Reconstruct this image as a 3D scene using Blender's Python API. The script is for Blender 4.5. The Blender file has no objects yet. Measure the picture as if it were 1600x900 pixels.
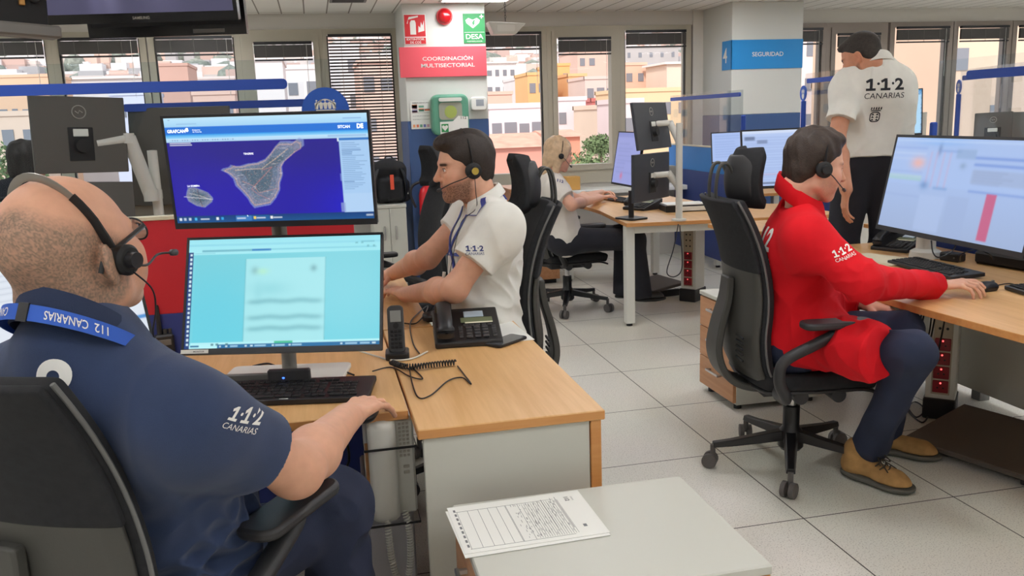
import bpy, bmesh, math, random
import numpy as np
from mathutils import Vector, Matrix
from mathutils.bvhtree import BVHTree
PI = math.pi
SC = bpy.context.scene
COL = SC.collection
V = lambda *a: np.array(a, float)
def nrm(v):
    v = np.asarray(v, float); return v / max(1e-9, np.linalg.norm(v))
# ------------------------------------------------------------------ camera
CAM_F, CAM_PITCH, CAM_ROLL, CAM_YAW, CAM_H = 1356.56, .194120, -.034541, .215425, 1.47
def _cam_axes():
    cy, sy, cp, sp = math.cos(CAM_YAW), math.sin(CAM_YAW), math.cos(CAM_PITCH), math.sin(CAM_PITCH)
    f = V(sy*cp, cy*cp, -sp); r = V(cy, -sy, 0); u = np.cross(r, f)
    c, s = math.cos(CAM_ROLL), math.sin(CAM_ROLL)
    return f, r*c + u*s, u*c - r*s
CF, CR, CU = _cam_axes()
CP = V(0, 0, CAM_H)
def _ray(px, py): return CF + (px-800)/CAM_F*CR - (py-450)/CAM_F*CU
def P(px, py, d): return CP + _ray(px, py)*d                # survey: photo point at a depth d
def AZ(px, py, z): r = _ray(px, py); return CP + r*((z-CAM_H)/r[2])
def AY(px, py, y): r = _ray(px, py); return CP + r*(y/r[1])
def AX(px, py, x): r = _ray(px, py); return CP + r*(x/r[0])
cd = bpy.data.cameras.new('camera'); cam = bpy.data.objects.new('camera', cd); COL.objects.link(cam)
cd.sensor_width = 36; cd.lens = CAM_F*36/1600; cd.clip_start = .02; cd.clip_end = 5000
_m = Matrix([list(CR)+[0], list(CU)+[0], list(-CF)+[CAM_H], [0, 0, 0, 1]])
_m = Matrix(((CR[0], CU[0], -CF[0], 0), (CR[1], CU[1], -CF[1], 0), (CR[2], CU[2], -CF[2], CAM_H), (0, 0, 0, 1)))
cam.matrix_world = _m; SC.camera = cam
# ------------------------------------------------------------------ materials
MATS = {}
def lin(c):
    if isinstance(c, str):
        c = c.lstrip('#'); c = [int(c[i:i+2], 16)/255 for i in (0, 2, 4)]
    return tuple(((x+.055)/1.055)**2.4 if x > .04045 else x/12.92 for x in c[:3])
def mat(name, col, rough=.5, metal=0, spec=.5, bump=0, bscale=200, var=0, vscale=6, emit=None, estr=0, attr=None, sheen=0, coat=0, alpha=None):
    if name in MATS: return MATS[name]
    m = bpy.data.materials.new(name); m.use_nodes = True; nt = m.node_tree; b = nt.nodes['Principled BSDF']
    L = nt.links.new; N = nt.nodes.new
    c = lin(col); b.inputs['Base Color'].default_value = (*c, 1)
    b.inputs['Roughness'].default_value = rough; b.inputs['Metallic'].default_value = metal
    b.inputs['Specular IOR Level'].default_value = spec
    if sheen: b.inputs['Sheen Weight'].default_value = sheen
    if coat: b.inputs['Coat Weight'].default_value = coat
    src = None
    if attr:
        a = N('ShaderNodeAttribute'); a.attribute_name = attr; src = a.outputs['Color']
    tc = None
    if var or bump: tc = N('ShaderNodeTexCoord')
    if var:
        n = N('ShaderNodeTexNoise'); n.inputs['Scale'].default_value = vscale; n.inputs['Detail'].default_value = 4
        L(tc.outputs['Object'], n.inputs['Vector'])
        mr = N('ShaderNodeMapRange'); mr.inputs['To Min'].default_value = 1-var; mr.inputs['To Max'].default_value = 1+var
        mr.inputs['From Min'].default_value = .3; mr.inputs['From Max'].default_value = .7
        L(n.outputs['Fac'], mr.inputs['Value'])
        vm = N('ShaderNodeVectorMath'); vm.operation = 'SCALE'
        if src: L(src, vm.inputs[0])
        else: vm.inputs[0].default_value = c
        L(mr.outputs['Result'], vm.inputs['Scale']); src = vm.outputs['Vector']
    if src: L(src, b.inputs['Base Color'])
    if bump:
        n = N('ShaderNodeTexNoise'); n.inputs['Scale'].default_value = bscale; n.inputs['Detail'].default_value = 3
        L(tc.outputs['Object'], n.inputs['Vector'])
        bp = N('ShaderNodeBump'); bp.inputs['Strength'].default_value = bump; bp.inputs['Distance'].default_value = .002
        L(n.outputs['Fac'], bp.inputs['Height']); L(bp.outputs['Normal'], b.inputs['Normal'])
    if emit is not None:
        b.inputs['Emission Color'].default_value = (*lin(emit), 1); b.inputs['Emission Strength'].default_value = estr
    MATS[name] = m; return m
def mat_screen(name, strength):
    if name in MATS: return MATS[name]
    m = bpy.data.materials.new(name); m.use_nodes = True; nt = m.node_tree; b = nt.nodes['Principled BSDF']
    a = nt.nodes.new('ShaderNodeAttribute'); a.attribute_name = 'tint'
    b.inputs['Base Color'].default_value = (.01, .01, .012, 1); b.inputs['Roughness'].default_value = .35; b.inputs['Specular IOR Level'].default_value = .25
    nt.links.new(a.outputs['Color'], b.inputs['Emission Color']); b.inputs['Emission Strength'].default_value = strength
    MATS[name] = m; return m
def mat_glass(name, tint='#ffffff', refl=.06, rough=.0):
    if name in MATS: return MATS[name]
    m = bpy.data.materials.new(name); m.use_nodes = True; nt = m.node_tree; nt.nodes.clear()
    N = nt.nodes.new; o = N('ShaderNodeOutputMaterial'); t = N('ShaderNodeBsdfTransparent'); g = N('ShaderNodeBsdfGlossy'); mx = N('ShaderNodeMixShader'); fr = N('ShaderNodeFresnel')
    t.inputs['Color'].default_value = (*lin(tint), 1); g.inputs['Roughness'].default_value = rough; fr.inputs['IOR'].default_value = 1.25
    mu = N('ShaderNodeMath'); mu.operation = 'MULTIPLY'; mu.use_clamp = True; mu.inputs[1].default_value = refl*5; nt.links.new(fr.outputs[0], mu.inputs[0]); nt.links.new(mu.outputs[0], mx.inputs[0]); nt.links.new(t.outputs[0], mx.inputs[1]); nt.links.new(g.outputs[0], mx.inputs[2]); nt.links.new(mx.outputs[0], o.inputs[0])
    MATS[name] = m; return m
def mat_wood(name, c1, c2, rough=.38, axis=0):
    if name in MATS: return MATS[name]
    m = bpy.data.materials.new(name); m.use_nodes = True; nt = m.node_tree; b = nt.nodes['Principled BSDF']; N = nt.nodes.new; L = nt.links.new
    tc = N('ShaderNodeTexCoord'); mp = N('ShaderNodeMapping'); s = [26, 26, 26]; s[axis] = 1.6; mp.inputs['Scale'].default_value = s
    n = N('ShaderNodeTexNoise'); n.inputs['Scale'].default_value = 1.6; n.inputs['Detail'].default_value = 6; n.inputs['Roughness'].default_value = .6
    r = N('ShaderNodeValToRGB'); r.color_ramp.elements[0].position = .35; r.color_ramp.elements[1].position = .68
    r.color_ramp.elements[0].color = (*lin(c1), 1); r.color_ramp.elements[1].color = (*lin(c2), 1)
    L(tc.outputs['Object'], mp.inputs['Vector']); L(mp.outputs['Vector'], n.inputs['Vector']); L(n.outputs['Fac'], r.inputs['Fac']); L(r.outputs['Color'], b.inputs['Base Color'])
    b.inputs['Roughness'].default_value = rough; MATS[name] = m; return m
# ------------------------------------------------------------------ objects
def thing(name, label, cat, loc=(0, 0, 0), rz=0, group=None, rot=None):
    o = bpy.data.objects.new(name, None); COL.objects.link(o); o.empty_display_size = .05
    o.location = [float(x) for x in loc]; o.rotation_euler = rot if rot is not None else (0, 0, rz)
    return tag(o, label, cat, group)
def tag(o, label=None, cat=None, group=None, kind=None):
    if label: o['label'] = label
    if cat: o['category'] = cat
    if group: o['group'] = group
    if kind: o['kind'] = kind
    return o
def struct(o, label=None): o['kind'] = 'structure'; return o
def dup(root, loc, rz=0, label=None, group=None, rot=None, skip=()):
    r = root.copy(); COL.objects.link(r); r.location = [float(x) for x in loc]; r.rotation_euler = rot if rot is not None else (0, 0, rz)
    if label: r['label'] = label
    if group: r['group'] = group
    def rec(src, dst):
        for ch in list(src.children):
            if ch.name.split('.')[0] in skip: continue
            c = ch.copy(); COL.objects.link(c); c.parent = dst; rec(ch, c)
    rec(root, r); return r
class MB:
    def __init__(s): s.v = []; s.f = []; s.mi = []; s.m = 0
    def add(s, vs, fs, M=None):
        b = len(s.v)
        if M is not None: vs = [tuple(M @ Vector(v)) for v in vs]
        s.v += [tuple(float(x) for x in v) for v in vs]; s.f += [tuple(b+i for i in f) for f in fs]; s.mi += [s.m]*len(fs); return s
    def box(s, x0, x1, y0, y1, z0, z1, M=None):
        vs = [(x, y, z) for z in (z0, z1) for y in (y0, y1) for x in (x0, x1)]
        return s.add(vs, [(0, 2, 3, 1), (4, 5, 7, 6), (0, 1, 5, 4), (2, 6, 7, 3), (0, 4, 6, 2), (1, 3, 7, 5)], M)
    def bbox(s, x0, x1, y0, y1, z0, z1, b=.005, M=None):
        "box with chamfered edges"
        vs = []; key = {}
        X, Y, Zs = (x0, x1), (y0, y1), (z0, z1); idx = {}
        for i in (0, 1):
            for j in (0, 1):
                for k in (0, 1):
                    sx, sy, sz = (1-2*i), (1-2*j), (1-2*k)
                    for a, d in enumerate(((0, b, b), (b, 0, b), (b, b, 0))):
                        idx[i, j, k, a] = len(vs); vs.append((X[i]+sx*d[0], Y[j]+sy*d[1], Zs[k]+sz*d[2]))
        fs = []
        for i in (0, 1):
            q = [idx[i, 0, 0, 0], idx[i, 1, 0, 0], idx[i, 1, 1, 0], idx[i, 0, 1, 0]]; fs.append(tuple(q if i else q[::-1]))
            q = [idx[0, i, 0, 1], idx[1, i, 0, 1], idx[1, i, 1, 1], idx[0, i, 1, 1]]; fs.append(tuple(q[::-1] if i else q))
            q = [idx[0, 0, i, 2], idx[1, 0, i, 2], idx[1, 1, i, 2], idx[0, 1, i, 2]]; fs.append(tuple(q if i else q[::-1]))
        for i in (0, 1):
            for j in (0, 1):
                q = [idx[i, j, 0, 0], idx[i, j, 1, 0], idx[i, j, 1, 1], idx[i, j, 0, 1]]; fs.append(tuple(q if (i != j) else q[::-1]))
                q = [idx[i, 0, j, 0], idx[i, 1, j, 0], idx[i, 1, j, 2], idx[i, 0, j, 2]]; fs.append(tuple(q[::-1] if (i != j) else q))
                q = [idx[0, i, j, 1], idx[1, i, j, 1], idx[1, i, j, 2], idx[0, i, j, 2]]; fs.append(tuple(q if (i != j) else q[::-1]))
                for k in (0, 1):
                    q = [idx[i, j, k, 0], idx[i, j, k, 1], idx[i, j, k, 2]]; fs.append(tuple(q if (i+j+k) % 2 else q[::-1]))
        return s.add(vs, fs, M)
    def cyl(s, a, b, r0, r1=None, n=20, caps=True, M=None):
        r1 = r0 if r1 is None else r1; a = V(*a); b = V(*b); d = nrm(b-a)
        u = nrm(np.cross(d, (0, 0, 1) if abs(d[2]) < .9 else (1, 0, 0))); w = np.cross(d, u)
        vs = []
        for c, r in ((a, r0), (b, r1)):
            for i in range(n):
                t = 2*PI*i/n; vs.append(c+r*(math.cos(t)*u+math.sin(t)*w))
        fs = [(i, (i+1) % n, n+(i+1) % n, n+i) for i in range(n)]
        if caps: fs += [tuple(range(n))[::-1], tuple(range(n, 2*n))]
        return s.add(vs, fs, M)
    def tube(s, pts, r, n=8, closed=False, flat=None, up=None, M=None):
        "sweep a circle (or a w x h ellipse through flat) along a path; r may be a list"
        pts = [np.asarray(p, float) for p in pts]; k = len(pts); vs = []; fs = []; u = None
        for i, p in enumerate(pts):
            a = pts[(i-1) % k] if (closed or i > 0) else p; b = pts[(i+1) % k] if (closed or i < k-1) else p
            d = nrm(b-a)
            if up is not None: u = nrm(np.cross(d, up))
            elif u is None: u = nrm(np.cross(d, (0, 0, 1) if abs(d[2]) < .9 else (1, 0, 0)))
            else: u = nrm(u-d*np.dot(u, d))
            w = np.cross(d, u); rr = r[i] if hasattr(r, '__len__') else r
            fa, fb = flat if flat else (1, 1)
            for j in range(n):
                t = 2*PI*(j+.5)/n
                cx, cy = math.cos(t), math.sin(t)
                if n == 4: cx *= 1.414; cy *= 1.414
                vs.append(p+rr*(cx*fa*u+cy*fb*w))
        for i in range(k if closed else k-1):
            for j in range(n):
                a = i*n; b = ((i+1) % k)*n; fs.append((a+j, b+j, b+(j+1) % n, a+(j+1) % n))
        if not closed: fs += [tuple(range(n)), tuple(range((k-1)*n, k*n))[::-1]]
        return s.add(vs, fs, M)
    def lathe(s, prof, c=(0, 0, 0), n=24, M=None):
        vs = []; fs = []; k = len(prof)
        for r, z in prof:
            for i in range(n): t = 2*PI*i/n; vs.append((c[0]+r*math.cos(t), c[1]+r*math.sin(t), c[2]+z))
        for j in range(k-1):
            for i in range(n): fs.append((j*n+i, j*n+(i+1) % n, (j+1)*n+(i+1) % n, (j+1)*n+i))
        fs += [tuple(range(n))[::-1], tuple(range((k-1)*n, k*n))]
        return s.add(vs, fs, M)
    def prism(s, poly, a, b, axis='z', M=None):
        "polygon (2D) extruded from a to b along an axis"
        f = {'z': lambda p, h: (p[0], p[1], h), 'y': lambda p, h: (p[0], h, p[1]), 'x': lambda p, h: (h, p[0], p[1])}[axis]
        n = len(poly); vs = [f(p, a) for p in poly]+[f(p, b) for p in poly]
        fs = [tuple(range(n))[::-1], tuple(range(n, 2*n))]+[(i, (i+1) % n, n+(i+1) % n, n+i) for i in range(n)]
        return s.add(vs, fs, M)
    def quad(s, *p): return s.add(p, [tuple(range(len(p)))])
    def ell(s, c, r, n=16, M=None):
        vs = []; fs = []; k = n//2
        for j in range(k+1):
            th = PI*j/k
            for i in range(n): t = 2*PI*i/n; vs.append((c[0]+r[0]*math.sin(th)*math.cos(t), c[1]+r[1]*math.sin(th)*math.sin(t), c[2]+r[2]*math.cos(th)))
        for j in range(k):
            for i in range(n): fs.append((j*n+i, (j+1)*n+i, (j+1)*n+(i+1) % n, j*n+(i+1) % n))
        return s.add(vs, fs, M)
    def build(s, name, mats, parent=None, smooth=None, bevel=0, sub=0, loc=None):
        me = bpy.data.meshes.new(name); me.from_pydata(s.v, [], s.f)
        mats = mats if isinstance(mats, (list, tuple)) else [mats]
        for m in mats: me.materials.append(m)
        if len(mats) > 1: me.polygons.foreach_set('material_index', s.mi)
        bm = bmesh.new(); bm.from_mesh(me); bmesh.ops.remove_doubles(bm, verts=bm.verts, dist=1e-6); bmesh.ops.recalc_face_normals(bm, faces=bm.faces); bm.to_mesh(me); bm.free()
        if smooth is not None:
            me.polygons.foreach_set('use_smooth', [True]*len(me.polygons))
            if smooth < 180: me.set_sharp_from_angle(angle=math.radians(smooth))
        me.update(); o = bpy.data.objects.new(name, me); COL.objects.link(o)
        if parent: o.parent = parent
        if loc is not None: o.location = [float(x) for x in loc]
        if bevel:
            md = o.modifiers.new('bevel', 'BEVEL'); md.width = bevel; md.segments = 2; md.limit_method = 'ANGLE'; md.angle_limit = .6
        if sub:
            md = o.modifiers.new('sub', 'SUBSURF'); md.levels = sub; md.render_levels = sub
        return o
def obj_np(name, verts, faces, mats, parent=None, smooth=True, tint=None, mi=None):
    me = bpy.data.meshes.new(name)
    verts = np.asarray(verts, np.float32); faces = np.asarray(faces, np.int32); n, k = faces.shape
    me.vertices.add(len(verts)); me.vertices.foreach_set('co', verts.ravel())
    me.loops.add(n*k); me.loops.foreach_set('vertex_index', faces.ravel())
    me.polygons.add(n); me.polygons.foreach_set('loop_start', np.arange(0, n*k, k, dtype=np.int32)); me.polygons.foreach_set('loop_total', np.full(n, k, np.int32))
    if smooth: me.polygons.foreach_set('use_smooth', np.ones(n, bool))
    for m in (mats if isinstance(mats, (list, tuple)) else [mats]): me.materials.append(m)
    if mi is not None: me.polygons.foreach_set('material_index', mi)
    me.update(calc_edges=True)
    if tint is not None:
        a = me.color_attributes.new('tint', 'FLOAT_COLOR', 'POINT'); t = np.ones((len(verts), 4), np.float32); t[:, :3] = tint; a.data.foreach_set('color', t.ravel())
    me.validate(); o = bpy.data.objects.new(name, me); COL.objects.link(o)
    if parent: o.parent = parent
    return o
def frame_M(o, x, y, z):
    return Matrix(((x[0], y[0], z[0], o[0]), (x[1], y[1], z[1], o[1]), (x[2], y[2], z[2], o[2]), (0, 0, 0, 1)))
def spline(pts, n=8, closed=False):
    "Catmull-Rom through points"
    pts = [np.asarray(p, float) for p in pts]; k = len(pts); out = []
    rng = range(k if closed else k-1)
    for i in rng:
        if closed: p0, p1, p2, p3 = pts[(i-1) % k], pts[i], pts[(i+1) % k], pts[(i+2) % k]
        else: p0, p1, p2, p3 = pts[max(0, i-1)], pts[i], pts[i+1], pts[min(k-1, i+2)]
        for j in range(n):
            t = j/n; out.append(.5*((2*p1)+(-p0+p2)*t+(2*p0-5*p1+4*p2-p3)*t*t+(-p0+3*p1-3*p2+p3)*t**3))
    if not closed: out.append(pts[-1])
    return out
# ------------------------------------------------------------------ lettering
def text_geo(body, size=1, bold=0, spacing=1, align='CENTER'):
    "triangulated outline of a line of text: verts (n,2), faces"
    cu = bpy.data.curves.new('lettering', 'FONT'); cu.body = body; cu.size = size; cu.align_x = align; cu.align_y = 'CENTER'; cu.space_character = spacing; cu.resolution_u = 3
    if bold: cu.offset = bold*size
    o = bpy.data.objects.new('lettering', cu); COL.objects.link(o); dg = bpy.context.evaluated_depsgraph_get(); dg.update()
    me = bpy.data.meshes.new_from_object(o.evaluated_get(dg)); bpy.data.objects.remove(o); bpy.data.curves.remove(cu)
    vs = [(v.co.x, v.co.y) for v in me.vertices]; fs = [tuple(p.vertices) for p in me.polygons]; bpy.data.meshes.remove(me)
    return vs, fs
def fit_text(body, w, h, bold=0, spacing=1):
    vs, fs = text_geo(body, 1, bold, spacing)
    if not vs: return [], []
    a = np.array(vs); lo, hi = a.min(0), a.max(0); a = (a-(lo+hi)/2)*np.array([w, h])/np.maximum(hi-lo, 1e-6)
    return [tuple(p) for p in a], fs
def put_text(mb, body, o, x, y, w, h, bold=0, lift=.0008, spacing=1):
    "lettering centred at o on the plane of unit axes x (reading direction) and y (up); h in metres; w None keeps the shape"
    x = nrm(x); y = nrm(y); n = np.cross(x, y)
    if w is None:
        vs, fs = text_geo(body, 1, bold, spacing); a = np.array(vs); lo, hi = a.min(0), a.max(0); a = (a-(lo+hi)/2)*h/(hi-lo)[1]; vs = a
    else: vs, fs = fit_text(body, w, h, bold, spacing)
    return mb.add([o+p[0]*x+p[1]*y+n*lift for p in vs], fs)
def wrap_decal(name, shapes, o, x, y, target, m, parent, lift=.0015, reach=.25, back=.1):
    "flat lettering/shapes (verts2d, faces) draped along -n onto the surface of target"
    bpy.context.view_layer.update()
    x = nrm(x); y = nrm(y-np.dot(y, x)*x); n = np.cross(x, y); me = target.data; mw = target.matrix_world
    tv = [mw @ v.co for v in me.vertices]; bvh = BVHTree.FromPolygons(tv, [tuple(p.vertices) for p in me.polygons])
    bm = bmesh.new()
    for vs, fs in shapes:
        b = [bm.verts.new((p[0], p[1], 0)) for p in vs]
        for f in fs:
            try: bm.faces.new([b[i] for i in f])
            except ValueError: pass
    bmesh.ops.triangulate(bm, faces=bm.faces)
    for _ in range(3):
        long = [e for e in bm.edges if e.calc_length() > .012]
        if not long: break
        bmesh.ops.subdivide_edges(bm, edges=long, cuts=1); bmesh.ops.triangulate(bm, faces=bm.faces)
    inv = parent.matrix_world.inverted() if parent else Matrix(); gone = []
    for v in bm.verts:
        q = o+v.co.x*x+v.co.y*y; hit = bvh.ray_cast(Vector(q+n*back), Vector(-n), reach)
        if hit[0] is None: gone.append(v); continue
        w = hit[0]+hit[1]*lift
        if hit[1].dot(Vector(n)) < 0: w = hit[0]-hit[1]*lift
        v.co = inv @ w
    if gone: bmesh.ops.delete(bm, geom=gone, context='VERTS')
    me = bpy.data.meshes.new(name); bm.to_mesh(me); bm.free(); me.materials.append(m)
    ob = bpy.data.objects.new(name, me); COL.objects.link(ob); ob.parent = parent; return ob
# ------------------------------------------------------------------ implicit surfaces
def C(a, b, ra, rb=None, k=.02, n=None, e=1, op='u', cut=(), w=1): return dict(t='c', a=np.asarray(a, float), b=np.asarray(b, float), ra=ra, rb=ra if rb is None else rb, k=k, n=None if n is None else nrm(n), e=e, op=op, cut=cut)
def E(c, r, ax=None, k=.02, op='u', cut=()): return dict(t='e', c=np.asarray(c, float), r=np.asarray(r, float), R=np.eye(3) if ax is None else np.array([nrm(a) for a in ax]), k=k, op=op, cut=cut)
def B(c, r, ax=None, rd=.01, k=.02, op='u', cut=()): return dict(t='b', c=np.asarray(c, float), r=np.asarray(r, float)-rd, rd=rd, R=np.eye(3) if ax is None else np.array([nrm(a) for a in ax]), k=k, op=op, cut=cut)
def prim_d(p, q):
    if p['t'] == 'c':
        a, b = p['a'], p['b']; sc = 1
        if p['n'] is not None:
            n, e = p['n'], p['e']; q = q+np.outer((q-a)@n*(1/e-1), n); b = b+n*((b-a)@n*(1/e-1)); sc = min(1, e)
        ba = b-a; L = ba@ba
        t = np.clip((q-a)@ba/L, 0, 1) if L > 1e-12 else np.zeros(len(q))
        d = (np.linalg.norm(q-a-t[:, None]*ba, axis=1)-(p['ra']+(p['rb']-p['ra'])*t))*sc
    elif p['t'] == 'e':
        l = (q-p['c'])@p['R'].T; k0 = np.linalg.norm(l/p['r'], axis=1); k1 = np.linalg.norm(l/p['r']**2, axis=1); d = k0*(k0-1)/np.maximum(k1, 1e-9)
        d = np.where(k0 < .02, -p['r'].min(), d)
    else:
        l = np.abs((q-p['c'])@p['R'].T)-p['r']; d = np.linalg.norm(np.maximum(l, 0), axis=1)+np.minimum(l.max(1), 0)-p['rd']
    for pt, nn in p['cut']: d = np.maximum(d, (q-np.asarray(pt))@nrm(nn))
    return d
def sdf(prims, q):
    D = np.full(len(q), 9.)
    for p in prims:
        d = prim_d(p, q); k = p['k']
        if p['op'] == 'u':
            h = np.maximum(k-np.abs(D-d), 0)/k; D = np.minimum(D, d)-h*h*k/4
        elif p['op'] == 's':
            d = -d; h = np.maximum(k-np.abs(D-d), 0)/k; D = np.maximum(D, d)+h*h*k/4
        else: D = np.maximum(D, d)
    return D
def prim_box(p):
    if p['t'] == 'c':
        r = max(p['ra'], p['rb'])*max(1, p['e']); return np.minimum(p['a'], p['b'])-r, np.maximum(p['a'], p['b'])+r
    r = np.linalg.norm(p['r'])+p.get('rd', 0) if p['t'] == 'b' else p['r'].max(); return p['c']-r, p['c']+r
def surf(prims, h, disp=None, dmax=.012):
    "naive surface nets over a sparse grid -> verts, quads"
    U = [p for p in prims if p['op'] == 'u']; bx = [prim_box(p) for p in U]
    lo = np.min([b[0] for b in bx], 0)-.02-dmax; hi = np.max([b[1] for b in bx], 0)+.02+dmax
    nb = 12; N = (np.ceil((hi-lo)/h/nb).astype(int))*nb; G = np.full(N, 1., np.float32)
    bc = np.stack(np.meshgrid(*[np.arange(n//nb) for n in N], indexing='ij'), -1).reshape(-1, 3)
    cen = lo+(bc*nb+(nb-1)/2)*h; rad = nb*h*.87+dmax
    D = sdf(prims, cen); PD = [prim_d(p, cen) for p in prims]
    loc = np.stack(np.meshgrid(*[np.arange(nb)]*3, indexing='ij'), -1).reshape(-1, 3)*h
    deep = D < -(rad+.03)
    for i in np.nonzero(deep)[0]: b = bc[i]*nb; G[b[0]:b[0]+nb, b[1]:b[1]+nb, b[2]:b[2]+nb] = -1
    for i in np.nonzero(np.abs(D) <= rad+.03)[0]:
        b = bc[i]*nb; q = lo+b*h+loc
        sub = [p for p, d in zip(prims, PD) if d[i] < max(D[i], 0)+2*rad+p['k']]
        d = sdf(sub, q)
        if disp is not None and np.abs(d).min() < dmax+2*h: d = d+disp(q)
        G[b[0]:b[0]+nb, b[1]:b[1]+nb, b[2]:b[2]+nb] = d.reshape(nb, nb, nb)
    S = G < 0; act = np.zeros(np.array(N)-1, bool)
    c = [S[i:N[0]-1+i, j:N[1]-1+j, k:N[2]-1+k] for i in (0, 1) for j in (0, 1) for k in (0, 1)]
    al = c[0].copy(); an = c[0].copy()
    for x in c[1:]: al &= x; an |= x
    act = an & ~al; cells = np.argwhere(act); idx = np.full(act.shape, -1, np.int32); idx[act] = np.arange(len(cells))
    acc = np.zeros((len(cells), 3)); cnt = np.zeros(len(cells))
    cor = [(i, j, k) for i in (0, 1) for j in (0, 1) for k in (0, 1)]
    val = {o: G[cells[:, 0]+o[0], cells[:, 1]+o[1], cells[:, 2]+o[2]] for o in cor}
    for o in cor:
        for ax in range(3):
            if o[ax]: continue
            e = list(o); e[ax] = 1; a, b2 = val[o], val[tuple(e)]; m = (a < 0) != (b2 < 0)
            t = np.where(m, a/np.where(m, a-b2, 1), 0); pt = np.array(o, float)[None].repeat(len(cells), 0); pt[:, ax] += t
            acc += pt*m[:, None]; cnt += m
    verts = lo+(cells+acc/np.maximum(cnt, 1)[:, None])*h
    quads = []
    for ax in range(3):
        u, w = (ax+1) % 3, (ax+2) % 3
        s0 = [slice(None)]*3; s1 = [slice(None)]*3; s0[ax] = slice(0, N[ax]-1); s1[ax] = slice(1, N[ax])
        ch = np.argwhere(S[tuple(s0)] != S[tuple(s1)]); ch = ch[(ch[:, u] > 0) & (ch[:, w] > 0) & (ch[:, u] < N[u]-1) & (ch[:, w] < N[w]-1)]
        inside = S[ch[:, 0], ch[:, 1], ch[:, 2]]; q = []
        for du, dw in ((1, 1), (0, 1), (0, 0), (1, 0)):
            t = ch.copy(); t[:, u] -= du; t[:, w] -= dw; q.append(idx[t[:, 0], t[:, 1], t[:, 2]])
        q = np.stack(q, 1); q[~inside] = q[~inside][:, ::-1]; quads.append(q[(q >= 0).all(1)])
    return verts, np.concatenate(quads)
def wnoise(seed, freq, n=9, aniso=None):
    "smooth sum-of-sines noise in about -1..1"
    r = np.random.RandomState(seed); w = r.randn(n, 3); w /= np.linalg.norm(w, axis=1)[:, None]; w *= (freq*r.uniform(.6, 1.5, n))[:, None]
    if aniso is not None:
        d, s = nrm(aniso[0]), aniso[1]; w = w-np.outer(w@d, d)*(1-s)
    ph = r.uniform(0, 6.28, n)
    return lambda q: np.sin(q@w.T+ph).sum(1)/math.sqrt(n)
def sculpt(name, prims, m, h=.004, parent=None, disp=None, dmax=.012, tint=None, inv=None, relax=0):
    v, f = surf(prims, h, disp, dmax)
    for _ in range(relax):
        acc = np.zeros_like(v); cn = np.zeros(len(v))
        for a, b in ((0, 1), (1, 2), (2, 3), (3, 0)):
            np.add.at(acc, f[:, a], v[f[:, b]]); np.add.at(cn, f[:, a], 1); np.add.at(acc, f[:, b], v[f[:, a]]); np.add.at(cn, f[:, b], 1)
        v = v*.5+.5*acc/np.maximum(cn, 1)[:, None]
    t = tint(v) if callable(tint) else None
    if inv is not None: v = v@np.array(inv.to_3x3()).T+np.array(inv.translation)
    return obj_np(name, v, f, m, parent, True, t)
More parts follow.
